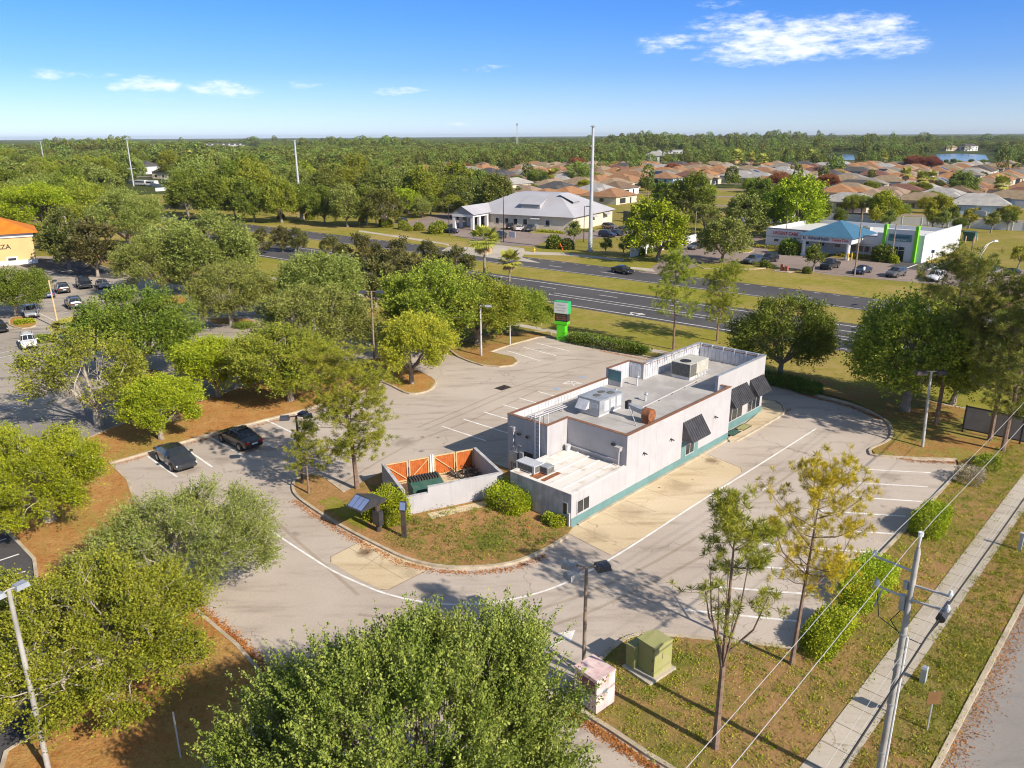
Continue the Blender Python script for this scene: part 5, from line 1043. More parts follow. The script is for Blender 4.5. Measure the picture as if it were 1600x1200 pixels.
# ------------------------------------------------------------------ lamps, poles, wires
def lamp(u, v, h, heads, label, pole='pole_wood', r=.09, head='metal', base=True, top=None, size=(.62, .42, .2), arm=.55, z=.0):
    x, y = G(u, v); t = thing('street_lamp', label, 'lamp post', (x, y, z), 0, 'car park lamps')
    lean = (0, 0)
    if top: d = ray(*top); k = (h - H) / d[2]; lean = (d[0] * k - x, d[1] * k - y)
    T3 = (lean[0], lean[1], h); b = MB(); b.tube([(0, 0, 0), (lean[0] * .5, lean[1] * .5, h / 2), T3], [r, r * .9, r * .75], 10); part('pole', b, M[pole], t, smooth=40)
    for i, a in enumerate(heads):
        c, s = math.cos(R(a)), math.sin(R(a)); b = MB(); b.tube([T3, (T3[0] + c * arm, T3[1] + s * arm, h - .02)], .035, 6); ar = part('arm', b, M[pole], t)
        hb = MB(); hb.box(-size[0] / 2, size[0] / 2, -size[1] / 2, size[1] / 2, -size[2], 0, 0, (-size[0] / 2 + .05, size[0] / 2 - .05, -size[1] / 2 + .05, size[1] / 2 - .05)); q = arm + size[0] * .45
        ho = part('lamp_head', hb, M['awn' if i == 0 and len(heads) == 3 else head], t); ho.location = (T3[0] + c * q, T3[1] + s * q, h + .05); ho.rotation_euler = (0, 0, R(a))
        gb = MB(); gb.box(-size[0] / 2 + .06, size[0] / 2 - .06, -size[1] / 2 + .05, size[1] / 2 - .05, -size[2] - .012, -size[2]); part('lens', gb, M['headlight'], ho)
    return t
lp = lamp(912, 1046, 5.6, [18, 150, 215], 'wooden lamp post with three box heads beside the pink bin', 'pole_wood', .1, 'pole_conc', size=(.7, .6, .28), arm=.5)
lamp(473, 757, 5.4, [20, 70, 190], 'dark lamp post with grey heads behind the short pine', 'pole_brown', .1, 'awn', size=(.7, .55, .26), arm=.5)
lamp(1441, 700, 6.1, [0, 180], 'leaning pale lamp post with two dark heads in front of the grove', 'pole_conc', .12, 'pole_brown', size=(.85, .6, .3), arm=.45, top=(1455, 582), z=.1)
lamp(585, 566, 8.3, [0, 180], 'brown lamp post with two heads behind the yellowing oak', 'pole_wood', .12, 'awn', size=(.9, .5, .25), top=(580, 455))
lamp(752, 557, 6.0, [0], 'white lamp post with one head on the leafy verge', 'white_old', .13, 'metal', size=(.8, .5, .25), z=.1)
lamp(797, 540, 5.6, [180], 'pale lamp post half hidden in the last oak of the verge', 'white_old', .1, 'metal', size=(.7, .4, .22))
lamp(283, 565, 5.6, [15, 195], 'pale lamp post with twin flat heads among the yellow green oaks', 'pole_conc', .12, 'metal', size=(1.0, .55, .14), top=(273, 503))
lamp(92, 514, 6.4, [0], 'tall pale lamp post in front of the plaza car park', 'timber', .12, 'awn', size=(.5, .4, .2), top=(76, 438))
lamp(114, 403, 8.2, [180], 'tall bare lamp post at the end of the plaza tarmac', 'pole_conc', .13, 'steel', size=(.8, .4, .2), top=(101, 338))
lamp(343, 492, 5.2, [0, 180], 'lamp post with twin heads behind the flat topped oak', 'pole_brown', .1, 'awn', size=(.8, .5, .22), top=(336, 405))
lamp(166, 385, 5.0, [0], 'short lamp post in front of the dark evergreens', 'pole_conc', .1, 'metal', size=(.7, .4, .2))
lamp(78, 1212, 8.7, [60, 240], 'big pale lamp post at the lower left, its head above the near oak', 'pole_conc', .11, 'metal', size=(.5, .42, .18), arm=.2, top=(14, 925), z=.1)
for u, v, ut, vt, lb in ((912, 378, 912, 322, 'slim black lamp post at the office entrance kerb'), (617, 346, 616, 306, 'slim black lamp post at the left end of the office car park'), (702, 368, 702, 320, 'slim black lamp post in front of the office portico'), (787, 378, 787, 305, 'green lamp post behind the tall fan palm')):
    x, y = G(u, v); d = ray(ut, vt); h = H + d[2] * math.hypot(x, y) / math.hypot(d[0], d[1]); lamp(u, v, h, [0], lb, 'black', .1, 'black', size=(.9, .5, .2), arm=.4)
def wood_pole(u, v, ut, vt, label, r=.16, arm=1.2, arms=1, ang=R(50), mat='pole_wood', group='wooden utility poles', cat='utility pole'):
    x, y = G(u, v); d = ray(ut, vt); h = H + d[2] * math.hypot(x, y) / math.hypot(d[0], d[1]); t = thing('utility_pole', label, cat, (x, y, 0), ang, group)
    b = MB(); b.tube([(0, 0, 0), (0, 0, h * .5), (0, 0, h)], [r, r * .85, r * .65], 8); part('pole', b, M[mat], t, smooth=40)
    for k in range(arms): b = MB(); b.box(-arm, arm, -.06, .06, h - .4 - k * .9, h - .28 - k * .9); part('crossarm', b, M['pole_wood' if mat == 'pole_wood' else 'steel'], t)
    return t, h
for i, (u, v, ut, vt, am) in enumerate([(588, 354, 584, 295, 1), (313, 313, 311, 280, 1), (25, 271, 22, 257, 1), (135, 282, 132, 268, 1), (1008, 397, 1007, 300, 0), (1060, 395, 1060, 342, 0), (1085, 377, 1086, 330, 0), (1226, 386, 1227, 337, 0), (1335, 431, 1337, 333, 0), (1392, 410, 1394, 350, 0), (1513, 421, 1516, 371, 0)]):
    wood_pole(u, v, ut, vt, f'thin wooden pole beyond the highway, {ordinal([25, 135, 313, 588, 1008, 1060, 1085, 1226, 1335, 1392, 1513].index(u))} from the left', arms=am, r=.15)
t, h = wood_pole(1574, 468, 1577, 428, 'wooden pole carrying a thick double crossarm at the right edge', r=.24, arm=2.0, arms=2, ang=R(20))
for i, (u, v, ut, vt, rr, lb) in enumerate([(922, 393, 927, 198, .48, 'giant grey steel transmission pole beside the office driveway'), (471, 343, 462, 220, .42, 'tall pale steel transmission pole on the far verge'), (209, 291, 197, 219, .42, 'tall pale steel pole rising beyond the white boats'), (73, 275, 63, 222, .42, 'tall pale steel pole at the far left')]):
    x, y = G(u, v); d = ray(ut, vt); h = H + d[2] * math.hypot(x, y) / math.hypot(d[0], d[1]); t = thing('transmission_pole', lb, 'steel pole', (x, y, 0), R(50), 'steel transmission poles')
    b = MB(); b.tube([(0, 0, 0), (0, 0, h)], [rr, rr * .62], 12); part('pole', b, M['steel'], t, smooth=40)
    b = MB(); b.box(-rr, rr, -rr, rr, h, h + .25, 0, (-rr * .5, rr * .5, -rr * .5, rr * .5)); b.box(-.9, 0, -.08, .08, h - 4, h - 3.8); part('bracket', b, M['metal'], t)
    if i == 0: b = MB(); b.tube([(0, 0, 0), (0, 0, .35)], .75, 12); part('footing', b, M['pole_conc'], t)
    elif i > 0: b = MB(); b.box(-2.2, 2.2, -.1, .1, h * .38, h * .38 + .25); part('crossarm', b, M['metal'], t)
x, y = G(1478, 433); sl = thing('street_light', 'curved arm street light with a white head above the clinic car park', 'street light', (x + 3, y - 12, 0), R(50)); hh = 11.2
x, y = G(1510, 505); sl.location = (x, y, 0); b = MB(); b.tube([(0, 0, 0), (0, 0, 8.6)], .12, 8); part('pole', b, M['steel'], sl); b = MB(); b.tube([(0, 0, 8.5), (.3, 0, 9.6), (1.2, 0, 10.5), (2.6, 0, 10.9)], [.07, .06, .055, .05], 8); b.tube([(0, 0, 8.2), (.8, 0, 9.6), (1.6, 0, 10.55)], .035, 6); part('arm', b, M['steel'], sl); b = MB(); b.box(2.5, 3.3, -.18, .18, 10.8, 11.02, 0, (2.6, 3.2, -.1, .1)); part('lamp_head', b, M['sign_white'], sl); sl.rotation_euler = (0, 0, R(25))
# big utility pole with wires
UP = (13.9, 23.3); UH = 10.95; up = thing('utility_pole', 'big pale concrete utility pole with steel arms beside the pavement', 'utility pole', (*UP, .1), TH)
lx, ly = -.28, .18
ax_ = lambda z: (0, 0, z)
b = MB(); b.tube([(0, 0, 0), (0, 0, UH * .6), (0, 0, UH - .25), (0, 0, UH)], [.135, .115, .095, .045], 12); part('pole', b, M['pole_conc'], up, smooth=50)
b = MB(); b.tube([(.02, -.165, .2), (.02, -.15, UH - 3.6)], .042, 8); part('riser_conduit', b, M['sign_white'], up)
def arm(z, y0, y1, dz=.1):
    b = MB(); b.bar((0, y0, z + (dz if y0 else 0)), (0, 0, z), .06); b.bar((0, 0, z), (0, y1, z + (dz if y1 else 0)), .06); o = part('arm', b, M['steel'], up)
    for y in (y0, y1):
        if y: i_ = MB(); i_.tube([(0, y, z + dz - .02), (0, y, z + dz + .1), (0, y, z + dz + .24)], [.05, .08, .04], 8); part('insulator', i_, M['headlight'], o)
arm(UH - 1.0, 1.35, 0); arm(UH - 1.5, 0, -1.2, .05); arm(UH - 2.1, 1.1, -1.2, .08)
b = MB(); b.tube([(0, 0, UH), (0, 0, UH + .4)], [.03, .05], 8); b.tube([(0, 0, UH + .4), (0, 0, UH + .55)], .09, 8); part('top_insulator', b, M['headlight'], up)
b = MB(); b.tube([(0, .2, UH - 2.6), (0, .22, UH - 2.0)], .11, 10); b.tube([(0, .18, UH - 1.75), (0, .2, UH - 1.45)], .09, 8); b.bar((0, 1.25, UH - 2.2), (0, 1.15, UH - 1.7), .05); b.bar((.05, .95, UH - 2.2), (.05, 1.1, UH - 2.9), .07); part('switch_gear', b, M['metal'], up)
b = MB(); b.tube([(-.1, -1.05, UH - 2.35), (.5, -1.05, UH - 2.3)], .16, 10); b.box(-.3, .7, -1.12, -.98, UH - 2.12, UH - 2.02); part('splice_case', b, M['awn'], up)
b = MB(); b.tube([(0, .2, UH - 2.6), (.05, .5, UH - 3.2), (0, .12, UH - 3.6), (.1, -.6, UH - 3.7), (.2, -1.0, UH - 2.6)], .022, 6); b.tube([(0, 1.05, UH - 2.3), (0, .9, UH - 3.2), (0, .2, UH - 3.5)], .018, 6); part('jumper_cable', b, M['black'], up)
b = MB()
for z in (2.2, 4.4, 6.2, 7.4): b.tube([(0, 0, z), (0, 0, z + .06)], .145, 12)
part('pole_band', b, M['metal'], up)
def wire(label, y, z, r, mat, s0=-26, s1=48, sag=.7, dz=0.0):
    pts = []
    for k in range(25):
        s = s0 + (s1 - s0) * k / 24; q = (abs(s) / 48); pts.append((UP[0] + E1.x * s + E2.x * y, UP[1] + E1.y * s + E2.y * y, z + .1 - sag * 4 * q * (1 - q) * (1 if q < 1 else 0) + dz * s / 48))
    b = MB(); b.tube(pts, r, 5); tag(b.build('overhead_wire', M[mat]), label, 'wire', 'wires along the street')
wire('pale overhead wire tied to the upper left arm of the utility pole', 1.35, UH - .72, .010, 'wire_pale')
wire('pale overhead wire passing over the tip of the utility pole', 0, UH + .55, .010, 'wire_pale')
wire('thick black overhead cable below the splice case', -1.0, UH - 2.35, .032, 'black', sag=.5)
wire('thin pale overhead wire just right of the utility pole', -1.2, UH - 1.3, .007, 'wire_pale', sag=.6)
wire('thin pale overhead cable low beside the riser', -.2, UH - 3.9, .009, 'wire_pale', sag=.5)
# ------------------------------------------------------------------ vehicles
# stations: x, sill z, belt z, top z, top width share, body width share
CARS = {
 'sedan': dict(W=.93, ws=(.98, 3.88), wr=.335, win=(2, 6), roof=(3, 4), st=[(0, .42, .74, .80, .72, .72), (.10, .30, .86, .92, .80, .88), (.80, .22, .93, 1.04, .80, .98), (1.62, .20, .94, 1.39, .70, 1), (2.45, .20, .93, 1.43, .71, 1), (2.75, .20, .93, 1.40, .70, 1), (3.50, .20, .92, .99, .80, 1), (4.45, .22, .80, .85, .80, .95), (4.80, .28, .62, .70, .78, .86), (4.92, .36, .55, .60, .70, .72)]),
 'suv': dict(W=.97, ws=(.95, 3.75), wr=.37, win=(1, 6), roof=(2, 4), st=[(0, .48, .95, 1.02, .80, .86), (.08, .36, 1.02, 1.20, .78, .94), (.45, .28, 1.05, 1.66, .72, .98), (1.2, .26, 1.04, 1.74, .74, 1), (2.55, .26, 1.02, 1.72, .74, 1), (2.7, .26, 1.02, 1.68, .73, 1), (3.40, .26, 1.02, 1.12, .82, 1), (4.35, .28, .96, 1.02, .84, .96), (4.65, .34, .76, .86, .80, .88), (4.76, .42, .62, .70, .72, .74)]),
 'pickup': dict(W=1.0, ws=(1.15, 4.6), wr=.41, win=(3, 7), roof=(4, 5), st=[(0, .55, 1.05, 1.08, .92, .94), (.06, .45, 1.10, 1.12, .93, .97), (1.95, .40, 1.12, 1.14, .93, 1), (2.0, .38, 1.15, 1.22, .80, 1), (2.2, .38, 1.15, 1.84, .74, 1), (3.5, .38, 1.14, 1.86, .75, 1), (3.65, .38, 1.14, 1.80, .74, 1), (4.3, .38, 1.14, 1.24, .84, 1), (5.35, .42, 1.08, 1.14, .86, .97), (5.62, .5, .85, .92, .82, .9), (5.7, .55, .7, .8, .75, .8)]),
}
CARCACHE = {}
PAINTS = {k: pm(f'{k}_car_paint', c, tuple(x * .9 for x in c), 1, .28, 30, .04, metal=mt, coat=.8, spec=.5) for k, c, mt in [('black', (.012, .012, .014), 0), ('charcoal', (.055, .057, .062), .4), ('navy', (.02, .032, .075), .2), ('blue', (.01, .07, .36), .2), ('silver', (.42, .43, .45), .5), ('white', (.76, .76, .76), 0), ('grey', (.16, .16, .165), .4), ('maroon', (.12, .018, .02), .2), ('brown', (.17, .13, .10), .3), ('slate', (.10, .12, .15), .4)]}
def car_parts(kind):
    if kind in CARCACHE: return CARCACHE[kind]
    c = CARS[kind]; W = c['W']; st = c['st']; sec = []
    for (x, zl, zb, zt, wt, ws) in st:
        w = W * ws; half = [(w * .82, zl), (w * .97, zl + .12), (w, (zl + zb) * .5 + .04), (w * .965, zb), (W * ws * wt + (.02 if zt - zb > .3 else .06), zt - .05), (W * ws * wt * .78, zt), (0, zt + .015)]
        full = [(x, -a, b) for a, b in half[:-1]] + [(x, 0, half[-1][1])] + [(x, a, b) for a, b in reversed(half[:-1])]; sec.append(full)
    body, glass = MB(), MB(); lo, hi = c['win']; n = len(sec[0])
    def put(mb, pts): mb.q(pts)
    for i in range(len(sec) - 1):
        tall = st[i][3] - st[i][2] > .3 or st[i + 1][3] - st[i + 1][2] > .3
        for j in range(n - 1):
            a, b, d_, e_ = sec[i][j], sec[i][j + 1], sec[i + 1][j + 1], sec[i + 1][j]; k = min(j, n - 2 - j); g = False
            if lo <= i < hi and tall and k == 3: g = True
            steep = abs(st[i][3] - st[i + 1][3]) > .18
            if lo <= i < hi and steep and k in (4, 5): g = True
            if g:
                q = [Vector(p) for p in (a, b, d_, e_)]; cc = sum(q, Vector()) / 4; body.q([a, b, d_, e_])
                nn = (q[1] - q[0]).cross(q[3] - q[0]); nn = nn.normalized() if nn.length > 1e-6 else Vector((0, 0, 1))
                if nn.dot(cc - Vector((cc.x, 0, .6))) < 0: nn = -nn
                glass.q([p + (cc - p) * .10 + nn * .008 for p in q])
            else: body.q([a, b, d_, e_])
    body.q(sec[0]); body.q(list(reversed(sec[-1])))
    tyre, rim, arch = MB(), MB(), MB(); r = c['wr']
    for x in c['ws']:
        for s in (-1, 1): y = s * W; arch.tube([(x, y - s * .02, r + .02), (x, y + s * .006, r + .02)], r + .075, 20)
    wheels = []
    for x in c['ws']:
        for s in (-1, 1):
            ty = MB(); ty.tube([(x, s * (W - .2), r), (x, s * (W + .012), r)], r, 20); ri = MB(); ri.tube([(x, s * (W + .012), r), (x, s * (W + .02), r)], r * .66, 12); wheels.append((ty, ri))
    L_ = st[-1][0]; zb = st[-2][2]; heads, tails = [], []
    for s in (-1, 1):
        h_ = MB(); w = W * st[-2][5]; h_.box(L_ - .30, L_ - .06, min(s * w * .55, s * w * .98), max(s * w * .55, s * w * .98), zb - .06, zb + .06, 0, (L_ - .5, L_ - .16, min(s * w * .6, s * w * .98), max(s * w * .6, s * w * .98))); heads.append(h_)
        t_ = MB(); w = W * st[1][5]; t_.box(-.0, .12, min(s * w * .58, s * w * 1.01), max(s * w * .58, s * w * 1.01), st[1][2] - .17, st[1][2] - .02); tails.append(t_)
    pl = MB(); pl.box(-.02, .01, -.26, .26, st[0][1] + .2, st[0][1] + .33)
    gr = MB(); gr.box(L_ - .06, L_ + .012, -.42, .42, st[-1][1] + .0, st[-1][2] - .0)
    mir = []
    xm = st[c['win'][1]][0] - .25
    for s in (-1, 1): m_ = MB(); m_.box(xm - .1, xm + .08, min(s * W * .97, s * (W + .18)), max(s * W * .97, s * (W + .18)), st[4][2] + .02, st[4][2] + .18); mir.append(m_)
    extra = []
    if kind == 'pickup': e_ = MB(); e_.box(.12, 1.88, -.78, .78, 1.155, 1.16); extra.append(('bed_floor', e_))
    if kind == 'sedan': e_ = MB(); e_.box(1.75, 2.65, -.5, .5, 1.445, 1.452, 0); extra.append(('sunroof', e_))
    if kind == 'suv':
        for s in (-1, 1): e_ = MB(); e_.bar((.6, s * .62, 1.78), (2.5, s * .62, 1.78), .04); extra.append(('roof_rail', e_))
    CARCACHE[kind] = (body, glass, arch, wheels, heads, tails, pl, gr, mir, extra); return CARCACHE[kind]
CARMASTER = {}
def car(kind, u, v, du, dv, paint, label, size=1.0, name=None, detail=True, zc=.7):
    x, y = G(u, v, zc); x1, y1 = G(u + du, v + dv, zc); a = math.atan2(y1 - y, x1 - x); Lc = CARS[kind]['st'][-1][0] / 2 * size
    nm = name or {'sedan': 'parked_car', 'suv': 'parked_suv', 'pickup': 'pickup_truck'}[kind]; cat = {'sedan': 'car', 'suv': 'suv', 'pickup': 'pickup truck'}[kind]
    loc = (x - math.cos(a) * Lc, y - math.sin(a) * Lc, .02); key = (kind, paint)
    if key in CARMASTER:
        t = copy_tree(CARMASTER[key], loc, a, label); t.scale = (size,) * 3; return t
    t = thing(nm, label, cat, loc, a, 'parked vehicles'); t.scale = (size,) * 3; CARMASTER[key] = t
    body, glass, arch, wheels, heads, tails, pl, gr, mir, extra = car_parts(kind)
    b = part('body', body, PAINTS[paint], t, smooth=38); part('window', glass, M['dark_glass'], t, smooth=30); part('wheel_arch', arch, M['black'], t)
    for ty, ri in wheels: o = part('wheel', ty, M['tyre'], t, smooth=40); part('rim', ri, M['rim'], o)
    for q in heads: part('headlight', q, M['headlight'], t)
    for q in tails: part('tail_light', q, M['taillight'], t)
    part('number_plate', pl, M['plate'], t); part('front_grille', gr, M['black'], t)
    for q in mir: part('side_mirror', q, PAINTS[paint], t)
    for nm_, q in extra: part(nm_, q, M['dark_glass'] if nm_ == 'sunroof' else M['black'], t)
    return t
car('sedan', 273.5, 711, 27, 20, 'charcoal', 'charcoal saloon parked nose out in the left car park bays')
car('sedan', 374, 681, -27, -13, 'black', 'black saloon parked nose in, next along from the charcoal one')
car('suv', 44, 533, 4, 12, 'white', 'white hatchback driving down the neighbouring car park', .92)
car('sedan', 74, 457, -6, -8, 'blue', 'bright blue car half hidden behind a dark oak', .95)
car('suv', 97, 450, -10, -8, 'charcoal', 'charcoal suv with its tail to the camera beside the blue car', .95)
car('suv', 131, 443, 10, 9, 'black', 'black suv facing the camera between charcoal suv and pale car', 1.08)
car('sedan', 160, 443, 10, 9, 'silver', 'pale silver car at the end of the plaza row', .97)
car('suv', 115, 473, -12, -9, 'slate', 'slate suv alone in the middle bays of the plaza car park', 1.0)
car('suv', 48, 487, 3, 9, 'silver', 'silver suv facing the camera beside the left kerbed island', .95)
car('sedan', -4, 509, 8, 8, 'black', 'black car cut off by the left edge')
car('sedan', 263, 432, 14, 8, 'maroon', 'dark red car in the shade under the olive oaks')
far = [('sedan', 973, 421, 15, 3, 'black', 'black saloon driving along the far lanes of the highway'), ('sedan', 704, 360, -12, -1, 'navy', 'dark blue car at the kerb in front of the office portico'), ('suv', 627, 345, -12, -2, 'black', 'black suv alone at the left end of the office car park'), ('sedan', 716, 337, 10, 0, 'maroon', 'dark red car beside the office portico'),
 ('pickup', 782, 368, -10, 4, 'navy', 'navy pickup behind the tall fan palm'), ('suv', 797, 354, 6, -6, 'black', 'black suv at the left end of the office front row'), ('sedan', 812, 356, 8, -5, 'white', 'white car in the office front row'), ('pickup', 829, 357, 8, -4, 'slate', 'grey blue pickup in the office front row'),
 ('suv', 953, 354, 10, 1, 'brown', 'brown suv at the right side of the office'), ('suv', 949, 366, 11, 1, 'navy', 'navy suv at the left of the office side row'), ('sedan', 963, 363, 11, 2, 'black', 'black car second in the office side row'), ('suv', 976, 360, 10, 2, 'black', 'black suv at the shaded end of the office side row'),
 ('sedan', 1086, 384, -14, 3, 'grey', 'grey car by the white garden wall at the clinic entrance'), ('suv', 1101, 380, -12, 2, 'black', 'black suv under the tree at the clinic entrance'), ('suv', 1177, 406, -12, 2, 'slate', 'slate suv behind the trimmed verge hedge'), ('suv', 1201, 404, -12, 2, 'black', 'black suv below the clinic round bush'),
 ('pickup', 1297, 414, -13, 4, 'black', 'black pickup in front of the clinic portico'), ('sedan', 1347, 421, -13, 3, 'navy', 'navy car with a person standing behind it'), ('suv', 1400, 426, -13, 3, 'grey', 'grey crossover in the middle of the clinic row'), ('suv', 1462, 432, -10, 4, 'white', 'white suv facing the road in the clinic car park'),
 ('suv', 1486, 416, -13, -2, 'black', 'black suv beside the clinic accessible bay'), ('suv', 1522, 420, -10, 4, 'charcoal', 'charcoal suv by the grass field, left of three'), ('sedan', 1551, 423, -10, 3, 'silver', 'silver car by the grass field, middle of three'), ('sedan', 1581, 426, -10, 3, 'black', 'black car by the grass field, right of three'), ('sedan', 1527, 440, -10, 5, 'white', 'white car behind the curved street light')]
for k, u, v, du, dv, p, lb in far: car(k, u, v, du, dv, p, lb)

# ------------------------------------------------------------------ person by the clinic cars
x, y = G(1349, 430); ps = bpy.data.meshes.new('person')
jt = [((0, 0, .95), .15), ((0, 0, 1.2), .14), ((0, 0, 1.42), .15), ((0, 0, 1.52), .06), ((0, .01, 1.6), .08), ((0, .01, 1.72), .085), ((.1, 0, .9), .10), ((.12, .03, .5), .07), ((.12, 0, .06), .05), ((.13, .14, .04), .04), ((-.1, 0, .9), .10), ((-.12, -.03, .5), .07), ((-.12, -.05, .06), .05), ((-.13, .09, .04), .04),
      ((.2, 0, 1.42), .065), ((.27, .02, 1.14), .045), ((.26, .12, .9), .035), ((.26, .15, .82), .03), ((-.2, 0, 1.42), .065), ((-.27, 0, 1.14), .045), ((-.27, .1, .9), .035), ((-.27, .13, .82), .03)]
ps.from_pydata([j[0] for j in jt], [(0, 1), (1, 2), (2, 3), (3, 4), (4, 5), (0, 6), (6, 7), (7, 8), (8, 9), (0, 10), (10, 11), (11, 12), (12, 13), (2, 14), (14, 15), (15, 16), (16, 17), (2, 18), (18, 19), (19, 20), (20, 21)], [])
po = bpy.data.objects.new('person', ps); C.objects.link(po); sk = po.modifiers.new('skin', 'SKIN'); sv2 = ps.skin_vertices[0].data
for i, j in enumerate(jt): sv2[i].radius = (j[1], j[1] * .85); sv2[i].use_root = i == 0
po.modifiers.new('sub', 'SUBSURF').levels = 1
dg = bpy.context.evaluated_depsgraph_get(); me = bpy.data.meshes.new_from_object(po.evaluated_get(dg)); po.modifiers.clear(); po.data = me
for m in (M['skin'], M['shirt'], M['trousers']): me.materials.append(m)
for p in me.polygons: z = p.center.z; p.material_index = 0 if z > 1.5 or (abs(p.center.x) > .2 and z < 1.1) else (1 if z > .95 else 2)
po.location = (x, y, .02); po.rotation_euler = (0, 0, R(200)); tag(po, 'person in a white shirt standing at the tail of the navy car', 'person')
hb = MB(); hb.tube([(0, -.01, 1.66), (0, -.01, 1.76), (0, 0, 1.81)], [.1, .1, .05], 10); part('hair', hb, M['trousers'], po)

# ------------------------------------------------------------------ clinic
c0, c1 = Vector(G(1195, 387)), Vector(G(1440, 411)); CA = math.atan2((c1 - c0).y, (c1 - c0).x); CL = (c1 - c0).length; cl = thing('clinic_building', 'white flat roofed clinic with blue portico roof and lime green fins', 'building', (c0.x, c0.y, 0), CA)
DD = 24.0; b = MB()
b.box(0, CL - 9, 0, .4, 0, 4.6); b.box(0, .4, .4, DD, 0, 4.6); b.box(CL - 9, CL, -.5, .4, 0, 5.4); b.box(CL - .4, CL, .4, DD, 0, 5.6); b.box(.4, CL - .4, DD - .4, DD, 0, 4.6); b.box(CL - 7.2, CL - 1.4, -1.0, -.5, 0, 6.3); part('wall', b, M['sign_white'], cl)
b = MB(); b.box(.4, CL - .4, .4, DD - .4, 3.6, 3.8); part('flat_roof', b, M['sign_white'], cl)
b = MB(); b.box(-.05, CL - 9, -.06, 0, 4.35, 4.62); b.box(0, CL - 9, -.03, 0, 2.65, 2.75); part('trim_band', b, M['notice'], cl)
for k, x in enumerate((2.6, 6.1, 9.6, 13.0, 16.4)): b = MB(); b.box(x - .7, x + .7, -.08, 0, 1.55, 2.35); o = part('window', b, M['sign_white'], cl); b = MB(); b.box(x - .5, x + .5, -.095, -.08, 1.68, 2.22); part('pane', b, M['dark_glass'], o)
for k in range(4): x = CL - 14.4 + k * 1.5; b = MB(); b.box(x, x + 1.35, -.06, 0, 1.1, 2.4); o = part('window', b, M['notice'], cl); b = MB(); b.box(x + .1, x + 1.25, -.075, -.06, 1.2, 2.3); part('pane', b, M['dark_glass'], o)
for x in (CL - 7.6, CL - 1.6): b = MB(); b.box(x, x + .55, -1.35, -.4, 0, 7.2); part('green_fin', b, M['lime'], cl)
b = MB(); b.box(CL - 5.6, CL - 3.2, -1.05, -1.0, 0, 2.9); o = part('entrance_door', b, M['dark_glass'], cl); b = MB()
for x in (-5.65, -4.45, -3.25): b.box(CL + x, CL + x + .1, -1.09, -1.05, 0, 2.95)
b.box(CL - 5.65, CL - 3.15, -1.09, -1.05, 2.2, 2.3); part('door_frame', b, M['sign_white'], o)
b = MB(); b.box(CL - 6.6, CL - 2.2, -1.12, -1.0, 4.0, 5.4); sgn = part('tower_sign', b, M['teal'], cl); text('AdventHealth', .66, M['blue_text'], cl, (CL - 4.4, -1.14, 4.9), (R(90), 0, 0), 'tower_lettering'); text('Centra Care', .5, M['sign_white'], cl, (CL - 4.4, -1.14, 4.3), (R(90), 0, 0), 'tower_lettering')
b = MB(); b.box(1.4, 8.2, -.14, 0, 2.9, 4.2); part('red_sign_board', b, M['sign_white'], cl); text('URGENT CARE', 1.0, M['red_text'], cl, (4.6, -.17, 3.55), (R(90), 0, 0), 'red_lettering', squeeze=.88)
PX0, PX1, PY = 11.0, 21.5, -6.2                        # portico
b = MB(); b.box(PX0, PX1, PY, PY + .4, 3.2, 4.4); b.box(PX0, PX0 + .4, PY + .4, -.06, 3.2, 4.4); b.box(PX1 - .4, PX1, PY + .4, -.06, 3.2, 4.4); part('portico_beam', b, M['sign_white'], cl)
b = MB(); q = [(PX0 - .6, PY - .6, 4.4), (PX1 + .6, PY - .6, 4.4), (PX1 + .6, 6.5, 4.4), (PX0 - .6, 6.5, 4.4)]; a1, a2 = ((PX0 + PX1) / 2, .1, 7.2), ((PX0 + PX1) / 2, 1.2, 7.2)
b.q([q[0], q[1], a1]); b.q([q[1], q[2], a2, a1]); b.q([q[2], q[3], a2]); b.q([q[3], q[0], a1, a2]); b.q([q[3], q[2], q[1], q[0]])
part('hip_roof', b, M['blue_roof'], cl); b = MB()
for k in range(24): x = PX0 - .4 + k * .48; m_ = (PX0 + PX1) / 2; s = 1 - abs(x - m_) / (m_ - PX0 + .6); b.bar((x, PY - .6, 4.43), (x, PY - .6 + s * (.7 - PY), 4.43 + s * 2.8), .05, .07)
part('roof_seam', b, M['blue_roof'], cl)
for x in (PX0 + .6, PX1 - .6): b = MB(); b.tube([(x, PY + .3, 0), (x, PY + .3, .5), (x, PY + .3, .5), (x, PY + .3, 3.2)], [.6, .6, .42, .38], 14); part('column', b, M['sign_white'], cl)
text('AdventHealth', .95, M['blue_text'], cl, (PX0 + 3.7, PY - .03, 3.85), (R(90), 0, 0), 'blue_lettering', squeeze=.85); text('Centra Care', .82, M['red_text'], cl, (PX1 - 2.3, PY - .03, 3.82), (R(90), 0, 0), 'red_lettering', squeeze=.8)
b = MB(); b.box(PX0 + .4, PX0 + .65, PY - .03, PY, 3.6, 4.1); b.box(PX0 + .75, PX0 + .9, PY - .03, PY, 3.5, 4.0); part('blue_emblem', b, M['blue_text'], cl)
